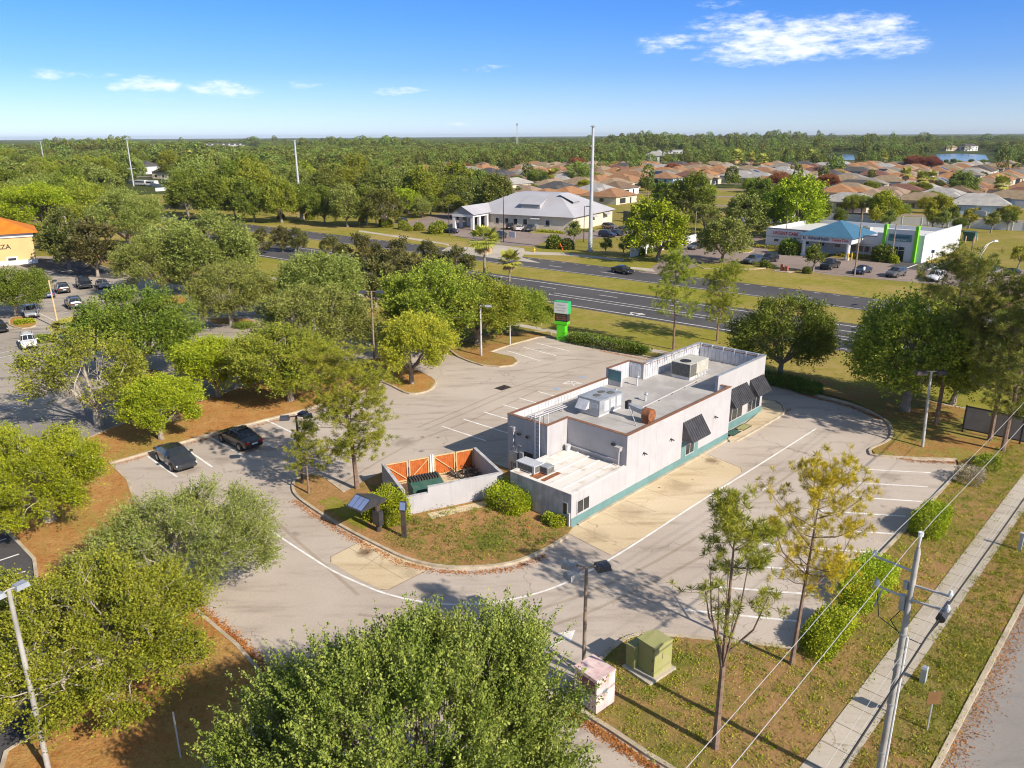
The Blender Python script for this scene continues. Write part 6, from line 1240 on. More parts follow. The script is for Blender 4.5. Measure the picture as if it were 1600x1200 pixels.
for x, y, lb in ((CL * .55, 9, 'beige rooftop unit behind the blue portico roof'), (CL - 4, 5, 'grey rooftop unit between the green fins'), (CL - 7, 7, 'small white rooftop vent box of the clinic')):
    p = c0 + Vector((math.cos(CA), math.sin(CA))) * x + Vector((-math.sin(CA), math.cos(CA))) * y; t = thing('rooftop_unit', lb, 'rooftop unit', (p.x, p.y, 3.8), CA); b = MB(); b.box(-1.3, 1.3, -.8, .8, .2, 1.5); part('cabinet', b, M['beige_metal'], t); b = MB(); b.tube([(0, 0, 1.5), (0, 0, 1.58)], .5, 14); part('fan_grille', b, M['grille'], t); b = MB(); b.box(-1.2, 1.2, -.7, .7, 0, .2); part('curb', b, M['metal'], t)
ROUND = bush_mesh(500, 1, 1, 1.3, 2600, .22, 'hedge_dark', 2.2)
FLOW = bush_mesh(501, 3.4, .8, .6, 1800, .2, 'gold', 3)
def farbush(me, u, v, s, label, sy=None, rot=CA, leaf=None):
    x, y = G(u, v); t = thing('shrub', label, 'shrub', (x, y, 0), rot, 'shrubs around the clinic and office'); t.scale = (s, sy or s, sy or s); o = meshobj('foliage', me, t)
    if leaf: o.material_slots[0].link = 'OBJECT'; o.material_slots[0].material = L[leaf]
farbush(ROUND, 1235, 397, 2.1, 'big dark rounded bush in front of the red sign'); farbush(ROUND, 1381, 408, 2.1, 'dark rounded bush left of the green fins'); farbush(FLOW, 1345, 403, 1.2, 'yellow green flower bed under the clinic windows')
farbush(ROUND, 1396, 411, 1.0, 'small round bush beside the big dark one', leaf='yellow'); farbush(FLOW, 1208, 389, 1.2, 'yellowish shrub bed at the clinic left end'); farbush(FLOW, 1185, 414, .9, 'clipped hedge on the clinic verge', leaf='dark'); farbush(ROUND, 1261, 427, .8, 'little round bush at the clinic kerb', leaf='dark'); farbush(ROUND, 1196, 418, .9, 'small green bush at the verge end', leaf='dark')
farbush(ROUND, 868, 388, 1.9, 'green bush by the orange marker on the office verge', leaf='dark'); farbush(ROUND, 888, 389, 1.5, 'second bush by the orange marker on the office verge', leaf='deep'); farbush(FLOW, 860, 364, 1.2, 'low planting on the office island', leaf='yellow'); farbush(FLOW, 910, 361, 1.0, 'low hedge along the office end wall', leaf='dark')
for i, (u, v) in enumerate([(1000, 398), (1012, 395), (1025, 393), (1042, 389)]): farbush(ROUND, u, v, 1.1, f'round shrub below the white garden wall, {ordinal(i)} from the left', leaf='dark')
for i, (u, v, s) in enumerate([(570, 347, 1.4), (600, 352, 1.3), (606, 355, 1.6), (632, 358, 1.5), (640, 361, .9), (656, 360, 1.4), (682, 365, 1.8), (690, 362, 1.8), (440, 342, 1.2), (485, 343, 1.4)]): farbush(ROUND, u, v, s, f'young green bush dotted along the office verge, {ordinal(sorted([570, 600, 606, 632, 640, 656, 682, 690, 440, 485]).index(u))} from the left', leaf='oak')
def fence(name, pts, h, label, cat='wall', th=.25, mat='sign_white', posts=0, cap=True):
    x, y = pts[0]; t = thing(name, label, cat, (x, y, 0)); b = MB(); pb = MB()
    for (p, q) in zip(pts, pts[1:]):
        p, q = Vector(p), Vector(q); o = Vector((x, y)); n = (q - p).normalized(); k = Vector((-n.y, n.x)) * th / 2; a = [p - o + k, p - o - k, q - o - k, q - o + k]
        i = len(b.v); b.v += [(v.x, v.y, 0) for v in a] + [(v.x, v.y, h) for v in a]
        for f in ((0, 1, 5, 4), (1, 2, 6, 5), (2, 3, 7, 6), (3, 0, 4, 7), (4, 5, 6, 7)): b.f.append(tuple(i + j for j in f)); b.m.append(0)
        if posts:
            m = int((q - p).length / posts)
            for j in range(m + 1): c = p - o + n * j * posts; pb.box(c.x - th * .7, c.x + th * .7, c.y - th * .7, c.y + th * .7, 0, h + .12)
    part('panel', b, M[mat], t)
    if posts: part('post', pb, M[mat], t)
fence('garden_wall', P((985, 402), (1087, 378)), 1.9, 'white wall running up from the highway beside the clinic entrance')
fence('boundary_fence', P((1150, 352), (1283, 344)), 2.2, 'white vinyl boundary fence climbing behind the clinic roof', 'fence', .12, 'sign_white', 5)
fence('boundary_fence', P((1284, 344), (1350, 348), (1450, 353), (1600, 361), (1800, 372)), 2.2, 'long white vinyl boundary fence along the grass field', 'fence', .12, 'sign_white', 5)
fence('boundary_fence', P((1440, 322), (1490, 330), (1540, 340)), 1.8, 'short white garden fence beside the grey bungalow', 'fence', .12, 'sign_white', 5)
fence('chain_fence', P((974, 345), (1010, 351)), 3.0, 'dark mesh fence at the far corner of the office', 'fence', .1, 'grille', 4)
x, y = G(1514, 376); t = thing('utility_cabinet', 'dark green utility cabinet among bollards on the grass field', 'electrical cabinet', (x, y, 0), CA); b = MB(); b.box(-1.3, 1.3, -1, 1, 0, 2.0); part('cabinet', b, M['dumpster'], t); b = MB(); b.box(-1.4, 1.4, -1.1, 1.1, 2.0, 2.12); part('lid', b, M['dumpster'], t)
for i, (u, v) in enumerate([(1504, 376), (1508, 379), (1522, 379), (1526, 376)]): x, y = G(u, v); t = thing('bollard', f'yellowish bollard round the green cabinet, {ordinal(i)} from the left', 'bollard', (x, y, 0), 0, 'bollards round the green cabinet'); b = MB(); b.tube([(0, 0, 0), (0, 0, 1.4)], .14, 8); part('post', b, M['timber'], t); b = MB(); b.tube([(0, 0, 1.4), (0, 0, 1.5)], [.14, .05], 8); part('cap', b, M['timber'], t)
for i, (u, v) in enumerate([(1263, 403), (1324, 408), (1330, 407)]): x, y = G(u, v); t = thing('bollard', f'yellow bollard by the portico columns, {ordinal(i)} from the left', 'bollard', (x, y, 0), 0, 'bollards at the portico'); b = MB(); b.tube([(0, 0, 0), (0, 0, 1.5)], .16, 8); part('post', b, M['yellow_post'], t); b = MB(); b.tube([(0, 0, 1.5), (0, 0, 1.6)], [.16, .05], 8); part('cap', b, M['yellow_post'], t)
for u, v, lb in ((1455, 411, 'thin blue topped sign post at the clinic bays'), (1504, 417, 'thin blue topped sign post by the field edge')): x, y = G(u, v); t = thing('sign_post', lb, 'sign', (x, y, 0), CA); b = MB(); b.tube([(0, 0, 0), (0, 0, 2.6)], .05, 6); part('post', b, M['black'], t); b = MB(); b.box(-.3, .3, -.07, -.05, 2.0, 2.6); part('plate', b, M['blue_roof'], t)
x, y = G(846, 508); t = thing('sign_post', 'small white road sign seen from behind at the highway edge', 'sign', (x, y, 0), R(50)); b = MB(); b.tube([(0, 0, 0), (0, 0, 2.8)], .05, 6); part('post', b, M['steel'], t); b = MB(); b.box(-.35, .35, .05, .08, 2.0, 2.8); part('plate', b, M['sign_white'], t)
x, y = G(1225, 424); t = thing('verge_sculpture', 'reddish brick marker stones on a pale pad by the clinic drive', 'marker', (x, y, 0), CA); b = MB(); b.box(-1.6, 1.6, -1, 1, 0, .06); part('pad', b, M['walk'], t); b = MB(); b.box(-.7, -.2, -.2, .3, .06, 1.3); b.box(.1, .7, -.2, .3, .06, 1.0); part('stones', b, M['brick_red'], t)
x, y = G(875, 390); t = thing('road_barrier', 'folded orange barrier on the office verge', 'barrier', (x, y, 0), CA); b = MB(); b.bar((-.8, 0, 0), (0, 0, 1.3), .18); b.bar((.8, 0, 0), (0, 0, 1.3), .18); part('leg', b, M['orange_junk'], t); b = MB(); b.bar((-.9, 0, .7), (.9, 0, .7), .25, .08); part('board', b, M['orange_junk'], t)
x, y = G(562, 351); t = thing('road_barrier', 'small orange marker at the start of the office path', 'barrier', (x, y, 0), CA); b = MB(); b.bar((0, 0, 0), (0, 0, 1.4), .1); part('post', b, M['sign_white'], t); b = MB(); b.box(-.6, .6, -.05, .05, .9, 1.7); part('board', b, M['orange_junk'], t)
x, y = G(802, 375); t = thing('yard_sign', 'white yard sign beside the navy pickup', 'sign', G(800, 374), CA); b = MB(); b.box(-1.1, 1.1, -.05, .05, .5, 1.9); part('board', b, M['sign_white'], t); b = MB(); b.bar((-1, 0, 0), (-1, 0, .5), .08); b.bar((1, 0, 0), (1, 0, .5), .08); part('post', b, M['steel'], t)
x, y = G(835, 394); t = thing('hydrant', 'small yellow hydrant at the driveway mouth', 'hydrant', (x, y, 0)); b = MB(); b.tube([(0, 0, 0), (0, 0, .8), (0, 0, 1.0)], [.18, .16, .08], 10); part('barrel', b, M['yellow_post'], t); b = MB(); b.bar((-.3, 0, .6), (.3, 0, .6), .16); part('outlet', b, M['yellow_post'], t)

# ------------------------------------------------------------------ office with the pale hipped roof
OA = R(-30); q0 = Vector(G(895, 362)); X_ = Vector((math.cos(OA), math.sin(OA))); Y_ = Vector((-math.sin(OA), math.cos(OA)))
of = thing('office_building', 'cream office with a broad pale metal hipped roof and gabled portico', 'building', (q0.x, q0.y, 0), OA)
b = MB(); OW, OD = 34.0, 27.0; b.box(-OW, 0, 0, OD, 0, 3.75); part('wall', b, M['cream_wall'], of)
b = MB(); e = .8; z0, z1 = 3.75, 9.0; q = [(-OW - e, -e, z0), (e, -e, z0), (e, OD + e, z0), (-OW - e, OD + e, z0)]; rd = [(-OW + 10.5, 10.5, z1), (-9.5, 10.5, z1), (-9.5, 16.5, z1), (-OW + 10.5, 16.5, z1)]
for i in range(4): b.q([q[i], q[(i + 1) % 4], rd[(i + 1) % 4], rd[i]])
b.q(rd); b.q(list(reversed(q))); part('hip_roof', b, M['white_roof'], of)
b = MB()
for x, y0, y1 in ((-14.5, 2.6, 7.2),): 
    b.box(x - 3, x + 3, y0, y0 + .1, 5.2, 6.5)
o = part('dormer_front', b, M['notice'], of); b = MB(); b.q([(-17.9, 2.3, 6.5), (-11.1, 2.3, 6.5), (-11.1, 9.2, 8.9), (-17.9, 9.2, 8.9)]); b.q([(-11.5, 2.6, 5.2), (-11.5, 2.6, 6.5), (-11.5, 8.6, 8.6)]); b.q([(-17.5, 2.6, 5.2), (-17.5, 8.6, 8.6), (-17.5, 2.6, 6.5)]); part('dormer_roof', b, M['white_roof'], of)
b = MB(); b.box(-4.4, -4.3, 9, 13, 5.6, 7.0); part('dormer_front', b, M['notice'], of); b = MB(); b.q([(-4.0, 8.6, 7.0), (-4.0, 13.4, 7.0), (-8.6, 13.4, 9.0), (-8.6, 8.6, 9.0)]); part('dormer_roof', b, M['white_roof'], of)
for x in (-23.5, -20.6, -17.7, -14.6, -7.6): b = MB(); b.box(x - .75, x + .75, -.08, 0, 1.1, 2.8); o = part('window', b, M['sign_white'], of); b = MB(); b.box(x - .6, x + .6, -.1, -.08, 1.2, 2.65); part('pane', b, M['dark_glass'], o)
b = MB(); b.q([(-12.4, -.02, 3.4), (-9.8, -.02, 3.4), (-9.6, -1.2, 2.9), (-12.6, -1.2, 2.9)]); part('door_hood', b, M['white_roof'], of); b = MB(); b.box(-11.6, -10.6, -.06, 0, 0, 2.4); part('door', b, M['sign_white'], of)
for y in (12.5, 21.5): b = MB(); b.q([(.02, y - 1.6, 3.5), (.02, y + 1.6, 3.5), (1.5, y + 1.6, 2.8), (1.5, y - 1.6, 2.8)]); part('door_hood', b, M['white_roof'], of); b = MB(); b.box(0, .06, y - .6, y + .6, 0, 2.4); part('door', b, M['sign_white'], of)
b = MB(); PA, PB, PY0 = -33.0, -26.0, -9.0                 # portico wing on the left front
for x in (PA + .5, PB - .5):
    for y in (PY0 + .5, PY0 + 3.8, -1.2): b = MB(); b.box(x - .4, x + .4, y - .4, y + .4, 0, 3.6); part('column', b, M['sign_white'], of)
b = MB(); b.box(PA, PB, PY0, PY0 + .5, 3.4, 4.1); b.box(PA, PA + .5, PY0 + .5, 2, 3.4, 4.1); b.box(PB - .5, PB, PY0 + .5, -.9, 3.4, 4.1); part('portico_beam', b, M['sign_white'], of)
m_ = (PA + PB) / 2; b = MB(); b.q([(PA - .5, PY0 - .4, 4.1), (m_, PY0 - .4, 6.3), (m_, 6, 6.3), (PA - .5, 6, 4.1)]); b.q([(PB + .5, PY0 - .4, 4.1), (PB + .5, 6, 4.1), (m_, 6, 6.3), (m_, PY0 - .4, 6.3)]); part('portico_roof', b, M['white_roof'], of)
b = MB(); b.q([(PA, PY0 + .05, 4.1), (PB, PY0 + .05, 4.1), (m_, PY0 + .05, 6.1)]); part('gable', b, M['notice'], of); b = MB(); b.box(PA + 1, PB - 1, -1.0, -.9, .1, 3.2); part('glazed_entrance', b, M['dark_glass'], of)
# plaza with the orange roof
p0 = Vector(G(58, 411)); pz = thing('plaza_building', 'yellow stucco plaza with an orange tiled hip roof at the left edge', 'building', (p0.x, p0.y, 0), R(33))
b = MB(); b.box(-24, 0, 0, 14, 0, 6.2); part('wall', b, M['yellow_wall'], pz); b = MB(); b.box(-24.2, .25, -.25, 0, 5.5, 6.3); b.box(0, .25, 0, 14, 5.5, 6.3); b.box(-24.2, .2, -.2, 0, 0, .9); part('cornice', b, M['sign_white'], pz)
b = MB(); q = [(-24.8, -1, 6.3), (1.2, -1, 6.3), (1.2, 15, 6.3), (-24.8, 15, 6.3)]; a1, a2 = (-16, 7, 9.9), (-7.0, 7, 9.9); b.q([q[0], q[1], a2, a1]); b.q([q[1], q[2], a2]); b.q([q[2], q[3], a1, a2]); b.q([q[3], q[0], a1]); b.q(list(reversed(q))); part('hip_roof', b, M['orange_roof'], pz)
text('PLAZA', 1.3, M['black'], pz, (-6.0, -.04, 3.7), (R(90), 0, 0), 'sign_lettering')
b = MB(); b.box(-5.2, -3.2, -.1, 0, 0, 1.7); part('door_arch', b, M['sign_white'], pz); b = MB(); b.box(-4.9, -3.5, -.14, -.1, 0, 1.4); part('glazed_door', b, M['dark_glass'], pz)

# ------------------------------------------------------------------ houses beyond the clinic
ROOFS = {'terracotta': (.31, .165, .08), 'tan': (.30, .22, .135), 'brown': (.19, .125, .078), 'grey': (.25, .225, .19), 'charcoal': (.09, .083, .08), 'pale grey': (.38, .36, .33), 'dark red': (.18, .085, .06), 'orange tile': (.36, .18, .08), 'pinkish': (.32, .225, .155)}
RM = {k: pm(f'{k.replace(" ", "_")}_house_roof', c, tuple(x * .78 for x in c), .5, .9, 5, .3) for k, c in ROOFS.items()}
WM = {k: pm(f'{k}_house_wall', c, None, .4, .9, 5, .1) for k, c in {'white': (.74, .73, .71), 'cream': (.66, .57, .44), 'peach': (.62, .44, .31), 'blue': (.40, .50, .58), 'sand': (.55, .46, .37)}.items()}
M['solar'] = pm('solar_panel', (.02, .025, .045), (.03, .035, .06), 3, .15, 10, .2)
def house_master(rf, wl, w, d, wing, solar=False):
    t = thing('bungalow', 'x', 'house', (0, 0, -50), 0, 'bungalows of the far estate'); hh = 2.8; b = MB(); b.box(-w / 2, w / 2, -d / 2, d / 2, 0, hh)
    if wing: b.box(w / 2 - wing - .5, w / 2 - .5, -d / 2 - 4, -d / 2, 0, hh - .02)
    part('wall', b, WM[wl], t); e = .6; b = MB(); q = [(-w / 2 - e, -d / 2 - e, hh), (w / 2 + e, -d / 2 - e, hh), (w / 2 + e, d / 2 + e, hh), (-w / 2 - e, d / 2 + e, hh)]; k = d / 2 * .98; zt = hh + d * .225
    a, c = (-w / 2 + k, 0, zt), (w / 2 - k, 0, zt); b.q([q[0], q[1], c, a]); b.q([q[1], q[2], c]); b.q([q[2], q[3], a, c]); b.q([q[3], q[0], a]); b.q(list(reversed(q)))
    if wing:
        x0, x1 = w / 2 - wing - 1, w / 2; y0 = -d / 2 - 4.5; m = (x0 + x1) / 2; zz = hh + wing * .24; b.q([(x0, y0, hh + .01), (x1, y0, hh + .01), (m, y0 + wing * .5, zz)]); b.q([(x1, y0, hh + .01), (x1, 0, hh + .01), (m, 0, zz), (m, y0 + wing * .5, zz)]); b.q([(x0, y0, hh + .01), (m, y0 + wing * .5, zz), (m, 0, zz), (x0, 0, hh + .01)])
    part('roof', b, RM[rf], t)
    for x in (-w * .32, -w * .08): b = MB(); b.box(x - .8, x + .8, -d / 2 - .04, -d / 2, .9, 2.2); part('window', b, M['dark_glass'], t)
    xg = w / 2 - wing / 2 - .5 if wing else w * .28; yg = -d / 2 - (4 if wing else 0); b = MB(); b.box(xg - 1.6, xg + 1.6, yg - .04, yg, 0, 2.2); part('garage_door', b, M['sign_white'], t)
    b = MB(); b.box(-w * .2 - .5, -w * .2 + .5, d / 2, d / 2 + .04, 0, 2.2); b.box(w * .05, w * .32, d / 2, d / 2 + .04, .3, 2.2); part('rear_door', b, M['dark_glass'], t)
    b = MB(); b.box(-w / 2 - .04, -w / 2, -1.4, .2, .9, 2.2); b.box(w / 2, w / 2 + .04, -1, .8, .9, 2.2); part('side_window', b, M['dark_glass'], t)
    if solar: b = MB(); f = lambda x, s: (x, -d / 2 - e + s * (d / 2 + e), hh + s * (zt - hh) + .06); b.q([f(-2.8, .2), f(2.8, .2), f(2.2, .75), f(-2.4, .75)]); part('solar_panel', b, M['solar'], t)
    return t
rh = random.Random(21); MAST = []
for i, (rf, n) in enumerate([('terracotta', 4), ('tan', 4), ('brown', 2), ('grey', 2), ('charcoal', 2), ('pale grey', 2), ('dark red', 1), ('orange tile', 4), ('pinkish', 2)]):
    for k in range(n): MAST.append((rf, house_master(rf, rh.choice(['white', 'cream', 'peach', 'sand', 'blue', 'cream']), rh.uniform(14, 19), rh.uniform(11, 14), rh.choice([0, 6, 7]), k == 1 and rf in ('terracotta', 'tan', 'grey'))))
HOUSES = []; used = set()
def blocked(x, y):
    return False
HA = R(-38); hx, hy = Vector((math.cos(HA), math.sin(HA))), Vector((-math.sin(HA), math.cos(HA)))
for row in range(26):
    for colm in range(-10, 46):
        base = Vector((60, 262)) + hy * (row * 17.5 + (row // 2) * 8) + hx * ((colm - 12) * 20.5); p = base + Vector((rh.uniform(-2.5, 2.5), rh.uniform(-2, 2)))
        if p.y < 40: continue
        u, v, Z = px(p.x, p.y)
        if not (600 < u < 1660): continue
        lim = 319 if u < 980 else (310 if u < 1130 else (321 if u < 1290 else (336 if u < 1450 else 331)))
        if v > lim or v < (262 if u < 800 else 246): continue
        if u < 800 and (v > 283 or rh.random() < .45): continue
        if 1000 < u < 1330 and v > 290 and u < 1180: continue
        if 1150 < u < 1300 and v > 298: continue
        if 1290 < u < 1345 and v < 256: continue
        if v < 258 and (1445 < u < 1560 or rh.random() < .35): continue
        if u > 1560 and 262 > v: pass
        if rh.random() < .07: continue
        HOUSES.append((v, u, p, row))
HOUSES.sort(key=lambda q: -q[0]); HOUSES = HOUSES[:230]
rows = {}
for v, u, p, row in HOUSES: rows.setdefault(row, []).append((u, v, p))
HP = []
cnt = {}
for row in sorted(rows):
    for k, (u, v, p) in enumerate(sorted(rows[row], key=lambda q: q[0])):
        rf, ms = MAST[rh.randrange(len(MAST))]; a = HA + (math.pi if row % 2 else 0) + rh.choice([0, 0, 0, R(90)]) + rh.uniform(-.1, .1)
        lb = f'{rf} roofed bungalow, {ordinal(k)} from the left in the {ordinal(row)} row of the estate'
        cp_ = copy_tree(ms, (p.x, p.y, 0), a, lb) if ms.name in used else None
        if cp_ is None: used.add(ms.name); ms.location = (p.x, p.y, 0); ms.rotation_euler = (0, 0, a); ms['label'] = lb
        HP.append(p)
for rf, ms in MAST:
    if ms.name not in used:
        for ch in list(ms.children): bpy.data.objects.remove(ch)
        bpy.data.objects.remove(ms)
# estate streets and other far buildings
for k in range(0, 26, 2):
    o0 = Vector((60, 262)) + hy * (k * 17.5 + (k // 2) * 8 + 28.5); a, b_ = o0 - hx * 460, o0 + hx * 620; mb = MB(); strip(mb, [tuple(a), tuple(b_)], 6, .03, .03); struct(mb.build('estate_street', M['far_lot']))
def far_block(name, u, v, w, d, h, ang, wall, roof, label, gables=0, floors=1, flat=False):
    x, y = G(u, v); t = thing(name, label, 'building', (x, y, 0), ang); b = MB(); b.box(-w / 2, w / 2, 0, d, 0, h); part('wall', b, wall, t); b = MB()
    if flat: b.box(-w / 2 - .2, w / 2 + .2, -.2, d + .2, h, h + .5)
    else: b.q([(-w / 2 - .6, -.6, h), (w / 2 + .6, -.6, h), (w / 2 - d * .4, d / 2, h + d * .28), (-w / 2 + d * .4, d / 2, h + d * .28)]); b.q([(w / 2 + .6, d + .6, h), (-w / 2 - .6, d + .6, h), (-w / 2 + d * .4, d / 2, h + d * .28), (w / 2 - d * .4, d / 2, h + d * .28)]); b.q([(w / 2 + .6, -.6, h), (w / 2 + .6, d + .6, h), (w / 2 - d * .4, d / 2, h + d * .28)]); b.q([(-w / 2 - .6, -.6, h), (-w / 2 + d * .4, d / 2, h + d * .28), (-w / 2 - .6, d + .6, h)])
    part('roof', b, roof, t)
    for f in range(floors):
        n = max(2, int(w / 5))
        for k in range(n): x_ = -w / 2 + w * (k + .5) / n; b = MB(); b.box(x_ - .8, x_ + .8, -.06, 0, f * 3 + .9, f * 3 + 2.3); part('window', b, M['dark_glass'], t)
    for k in range(gables): x_ = -w / 2 + w * (k + .5) / gables; b = MB(); b.q([(x_ - 3, -.5, h), (x_ + 3, -.5, h), (x_, -.5, h + 3)]); b.q([(x_ - 3.2, -.7, h), (x_, -.7, h + 3.1), (x_, d * .4, h + 3.1)]); b.q([(x_ + 3.2, -.7, h), (x_, d * .4, h + 3.1), (x_, -.7, h + 3.1)]); part('gable', b, wall, t)
far_block('tower_block', 246, 240, 10, 9, 14, R(35), M['sign_white'], RM['pale grey'], 'white four storey block above the trees on the left', floors=4, flat=True)
far_block('apartment_block', 350, 233, 90, 16, 9, R(5), M['sign_white'], RM['charcoal'], 'long white apartment terrace with dark roof and gables on the horizon', gables=7, floors=2)
far_block('warehouse', 58, 223, 60, 30, 12, R(0), M['sign_white'], RM['pale grey'], 'white industrial shed on the left horizon', flat=True); far_block('warehouse', 95, 220, 90, 30, 12, R(0), M['white'], RM['pale grey'], 'longer white industrial shed on the left horizon', flat=True)
far_block('low_hall', 10, 228, 40, 20, 7, R(0), M['sign_white'], RM['pale grey'], 'low white hall at the far left edge', flat=True)
far_block('villa', 215, 272, 18, 13, 5.5, R(-25), WM['white'], RM['charcoal'], 'white villa with a dark roof between the left woods', floors=1); far_block('villa', 250, 279, 12, 10, 4, R(-20), WM['cream'], RM['tan'], 'small tan roofed house behind the white trailers')
far_block('low_school', 1050, 240, 90, 16, 4.5, R(-10), M['sign_white'], RM['pale grey'], 'long low white building before the far pond', flat=True); far_block('villa', 1022, 254, 18, 14, 6.2, R(-20), WM['white'], RM['pale grey'], 'white two storey house above the estate roofs', floors=2)
far_block('villa', 1517, 236, 22, 12, 7, R(10), WM['white'], RM['charcoal'], 'white house with dark roof on the far lake shore', floors=2); far_block('villa', 1488, 236, 20, 12, 4.5, R(5), WM['cream'], RM['tan'], 'tan roofed house on the far lake shore'); far_block('villa', 1582, 238, 20, 12, 5, R(5), WM['cream'], RM['tan'], 'tan roofed house at the right end of the lake shore')
far_block('bungalow', 1527, 336, 17, 12, 3, R(-30), WM['blue'], RM['pale grey'], 'blue grey bungalow with pale roof just behind the boundary fence'); far_block('bungalow', 8, 254, 20, 12, 4, R(0), WM['white'], RM['brown'], 'pale house glimpsed at the far left')
for u, v, w, lb in ((222, 290, 9, 'white boat trailer parked end on by the white fence'), (238, 291, 8, 'white camper van in the trailer yard'), (262, 287, 8, 'blue white boat at the right of the trailer yard')):
    x, y = G(u, v); t = thing('trailer', lb, 'trailer', (x, y, 0), R(-30)); b = MB(); b.box(-w / 2, w / 2, -1.3, 1.3, .6, 3, 0, (-w / 2 + .6, w / 2 - .3, -1.2, 1.2)); part('hull', b, M['sign_white'], t); b = MB(); b.box(-w / 2 + .8, w / 2 - .8, -1.31, -1.30, 1.8, 2.4); part('window', b, M['dark_glass'], t); b = MB(); b.tube([(-1, -1.32, .35), (-1, -1.1, .35)], .35, 10); b.tube([(1, -1.32, .35), (1, -1.1, .35)], .35, 10); part('wheel', b, M['tyre'], t)
fence('boundary_fence', P((200, 287), (235, 291), (268, 297)), 2.0, 'white fence in front of the boat trailers', 'fence', .15, 'sign_white', 4); fence('boundary_fence', P((243, 299), (277, 297)), 1.6, 'low white wall left of the wood edge', 'wall', .3, 'sign_white')
x, y = G(808, 236); t = thing('radio_mast', 'distant lattice mast on the skyline left of the steel pole', 'mast', (x, y, 0)); b = MB()
for sx, sy in ((-1, -1), (1, -1), (0, 1)): b.bar((sx * 1.6, sy * 1.6, 0), (sx * .8, sy * .8, 46), .5)
part('leg', b, M['steel'], t); b = MB(); b.box(-2, 2, -2, 2, 43, 46); part('antenna', b, M['metal'], t)

# ------------------------------------------------------------------ mid distance trees, each its own object
def grp(items, group, kindlabel, cat='tree', name='broadleaf_tree'):
    """items: (mesh, u, v, r, leaf); labels count them from the left"""
    for i, (k, u, v, r, lf) in enumerate(sorted(items, key=lambda q: q[1])):
        x, y, s = by_crown(k, u, v, r); plant(k, name, x, y, s, kindlabel.format(ordinal(i)), cat, group, lf)
rt = random.Random(5); pick = lambda: rt.choice(WOODS); tone = lambda: rt.choice(['oak', 'dark', 'olive', 'olive', 'oak', 'far'])
# wood edge beyond the highway
E1_ = [(u + rt.uniform(-5, 5), v, rt.uniform(24, 33), ) for u, v in [(288, 296), (325, 300), (362, 303), (398, 308), (432, 306), (468, 309), (505, 314), (540, 314), (575, 316), (603, 318)]]
grp([(pick(), u, v, r, tone()) for u, v, r in E1_], 'wood edge beyond the highway', 'dense tree in the front row of the highway wood edge, {} from the left')
E2_ = [(u + rt.uniform(-6, 6), v + rt.uniform(-5, 4), rt.uniform(25, 34)) for u, v in [(290, 272), (328, 278), (365, 280), (400, 284), (436, 282), (470, 286), (507, 290), (545, 288), (580, 290), (618, 292), (655, 288), (690, 292), (725, 296), (752, 303), (775, 300)]]
grp([(pick(), u, v, r, tone()) for u, v, r in E2_], 'wood behind the edge', 'tree in the second row of the highway wood, {} from the left')
E3_ = [(u + rt.uniform(-8, 8), v + rt.uniform(-4, 4), rt.uniform(22, 30)) for u, v in [(300, 258), (345, 262), (390, 266), (430, 268), (478, 270), (520, 272), (560, 271), (600, 273), (640, 272), (680, 276), (718, 279), (750, 286)]]
grp([(pick(), u, v, r, tone()) for u, v, r in E3_], 'wood behind the edge', 'tree in the third row of the highway wood, {} from the left')
T_(WOODS[2], 637, 310, 25, 'vivid green round tree standing out of the wood edge', 'yellow', 'broadleaf_tree'); T_(WOODS[1], 660, 322, 16, 'olive tree left of the office car park', 'olive', 'broadleaf_tree'); T_(WOODS[0], 708, 318, 18, 'green tree just left of the office portico', 'oak', 'broadleaf_tree'); T_(WOODS[2], 672, 318, 20, 'dark tree behind the vivid green one', 'dark', 'broadleaf_tree')
# left woods
W_ = []
for i in range(52):
    u = rt.uniform(-30, 275); v = rt.choice([242, 252, 262, 274, 288, 300, 312]) + rt.uniform(-5, 5)
    if 190 < u < 280 and 262 < v < 305: continue
    if u > 150 and v > 295: continue
    W_.append((pick(), u, v, 12 + (v - 238) * .24 + rt.uniform(-2, 5), tone()))
grp(W_, 'woods on the left', 'tree of the woods above the orange roof, {} from the left')
for u, v, r, lf, lb in [(1030, 352, 48, 'yellow', 'broad yellow green tree right of the office'), (1072, 302, 38, 'dark', 'big dark tree above the yellow green one'), (1048, 306, 26, 'dark', 'dark tree at the left of the big dark one'), (1130, 368, 44, 'olive', 'olive tree at the clinic entrance'), (1103, 335, 26, 'olive', 'olive tree behind the entrance tree'), (1168, 332, 34, 'olive', 'loose olive tree behind the clinic left end'),
                        (1245, 312, 50, 'yellow', 'bright green wide tree left of the fence line'), (1212, 318, 34, 'oak', 'green tree behind the urgent care sign'), (1275, 320, 28, 'dark', 'dark tree at the fence corner'), (1192, 300, 26, 'dark', 'dark tree above the clinic left roof'), (1383, 318, 27, 'yellow', 'yellow green tree behind the boundary fence'),
                        (1405, 325, 18, 'olive', 'rusty olive tree right of the yellow green one'), (1470, 322, 24, 'gold', 'brownish tree behind the long white fence'), (1452, 318, 16, 'gold', 'small brownish tree left of the pair'), (1507, 286, 22, 'olive', 'grey green rounded tree between the estate roofs'), (842, 276, 18, 'dark', 'dark round tree beside the office roof ridge'), (905, 267, 22, 'olive', 'olive tree left of the big steel pole'), (1575, 330, 16, 'gold', 'thin tree at the right end of the fence'),
                        (1500, 348, 12, 'dark', 'small dark tree before the white fence'), (1322, 321, 11, 'dark', 'small dark tree above the clinic portico'), (1590, 236, 10, 'dark', 'dark tree at the lake corner')]:
    T_(WOODS[int(u) % 3] if r > 20 else OAKS[int(u) % 4], u, v, r, lb, lf, 'broadleaf_tree')
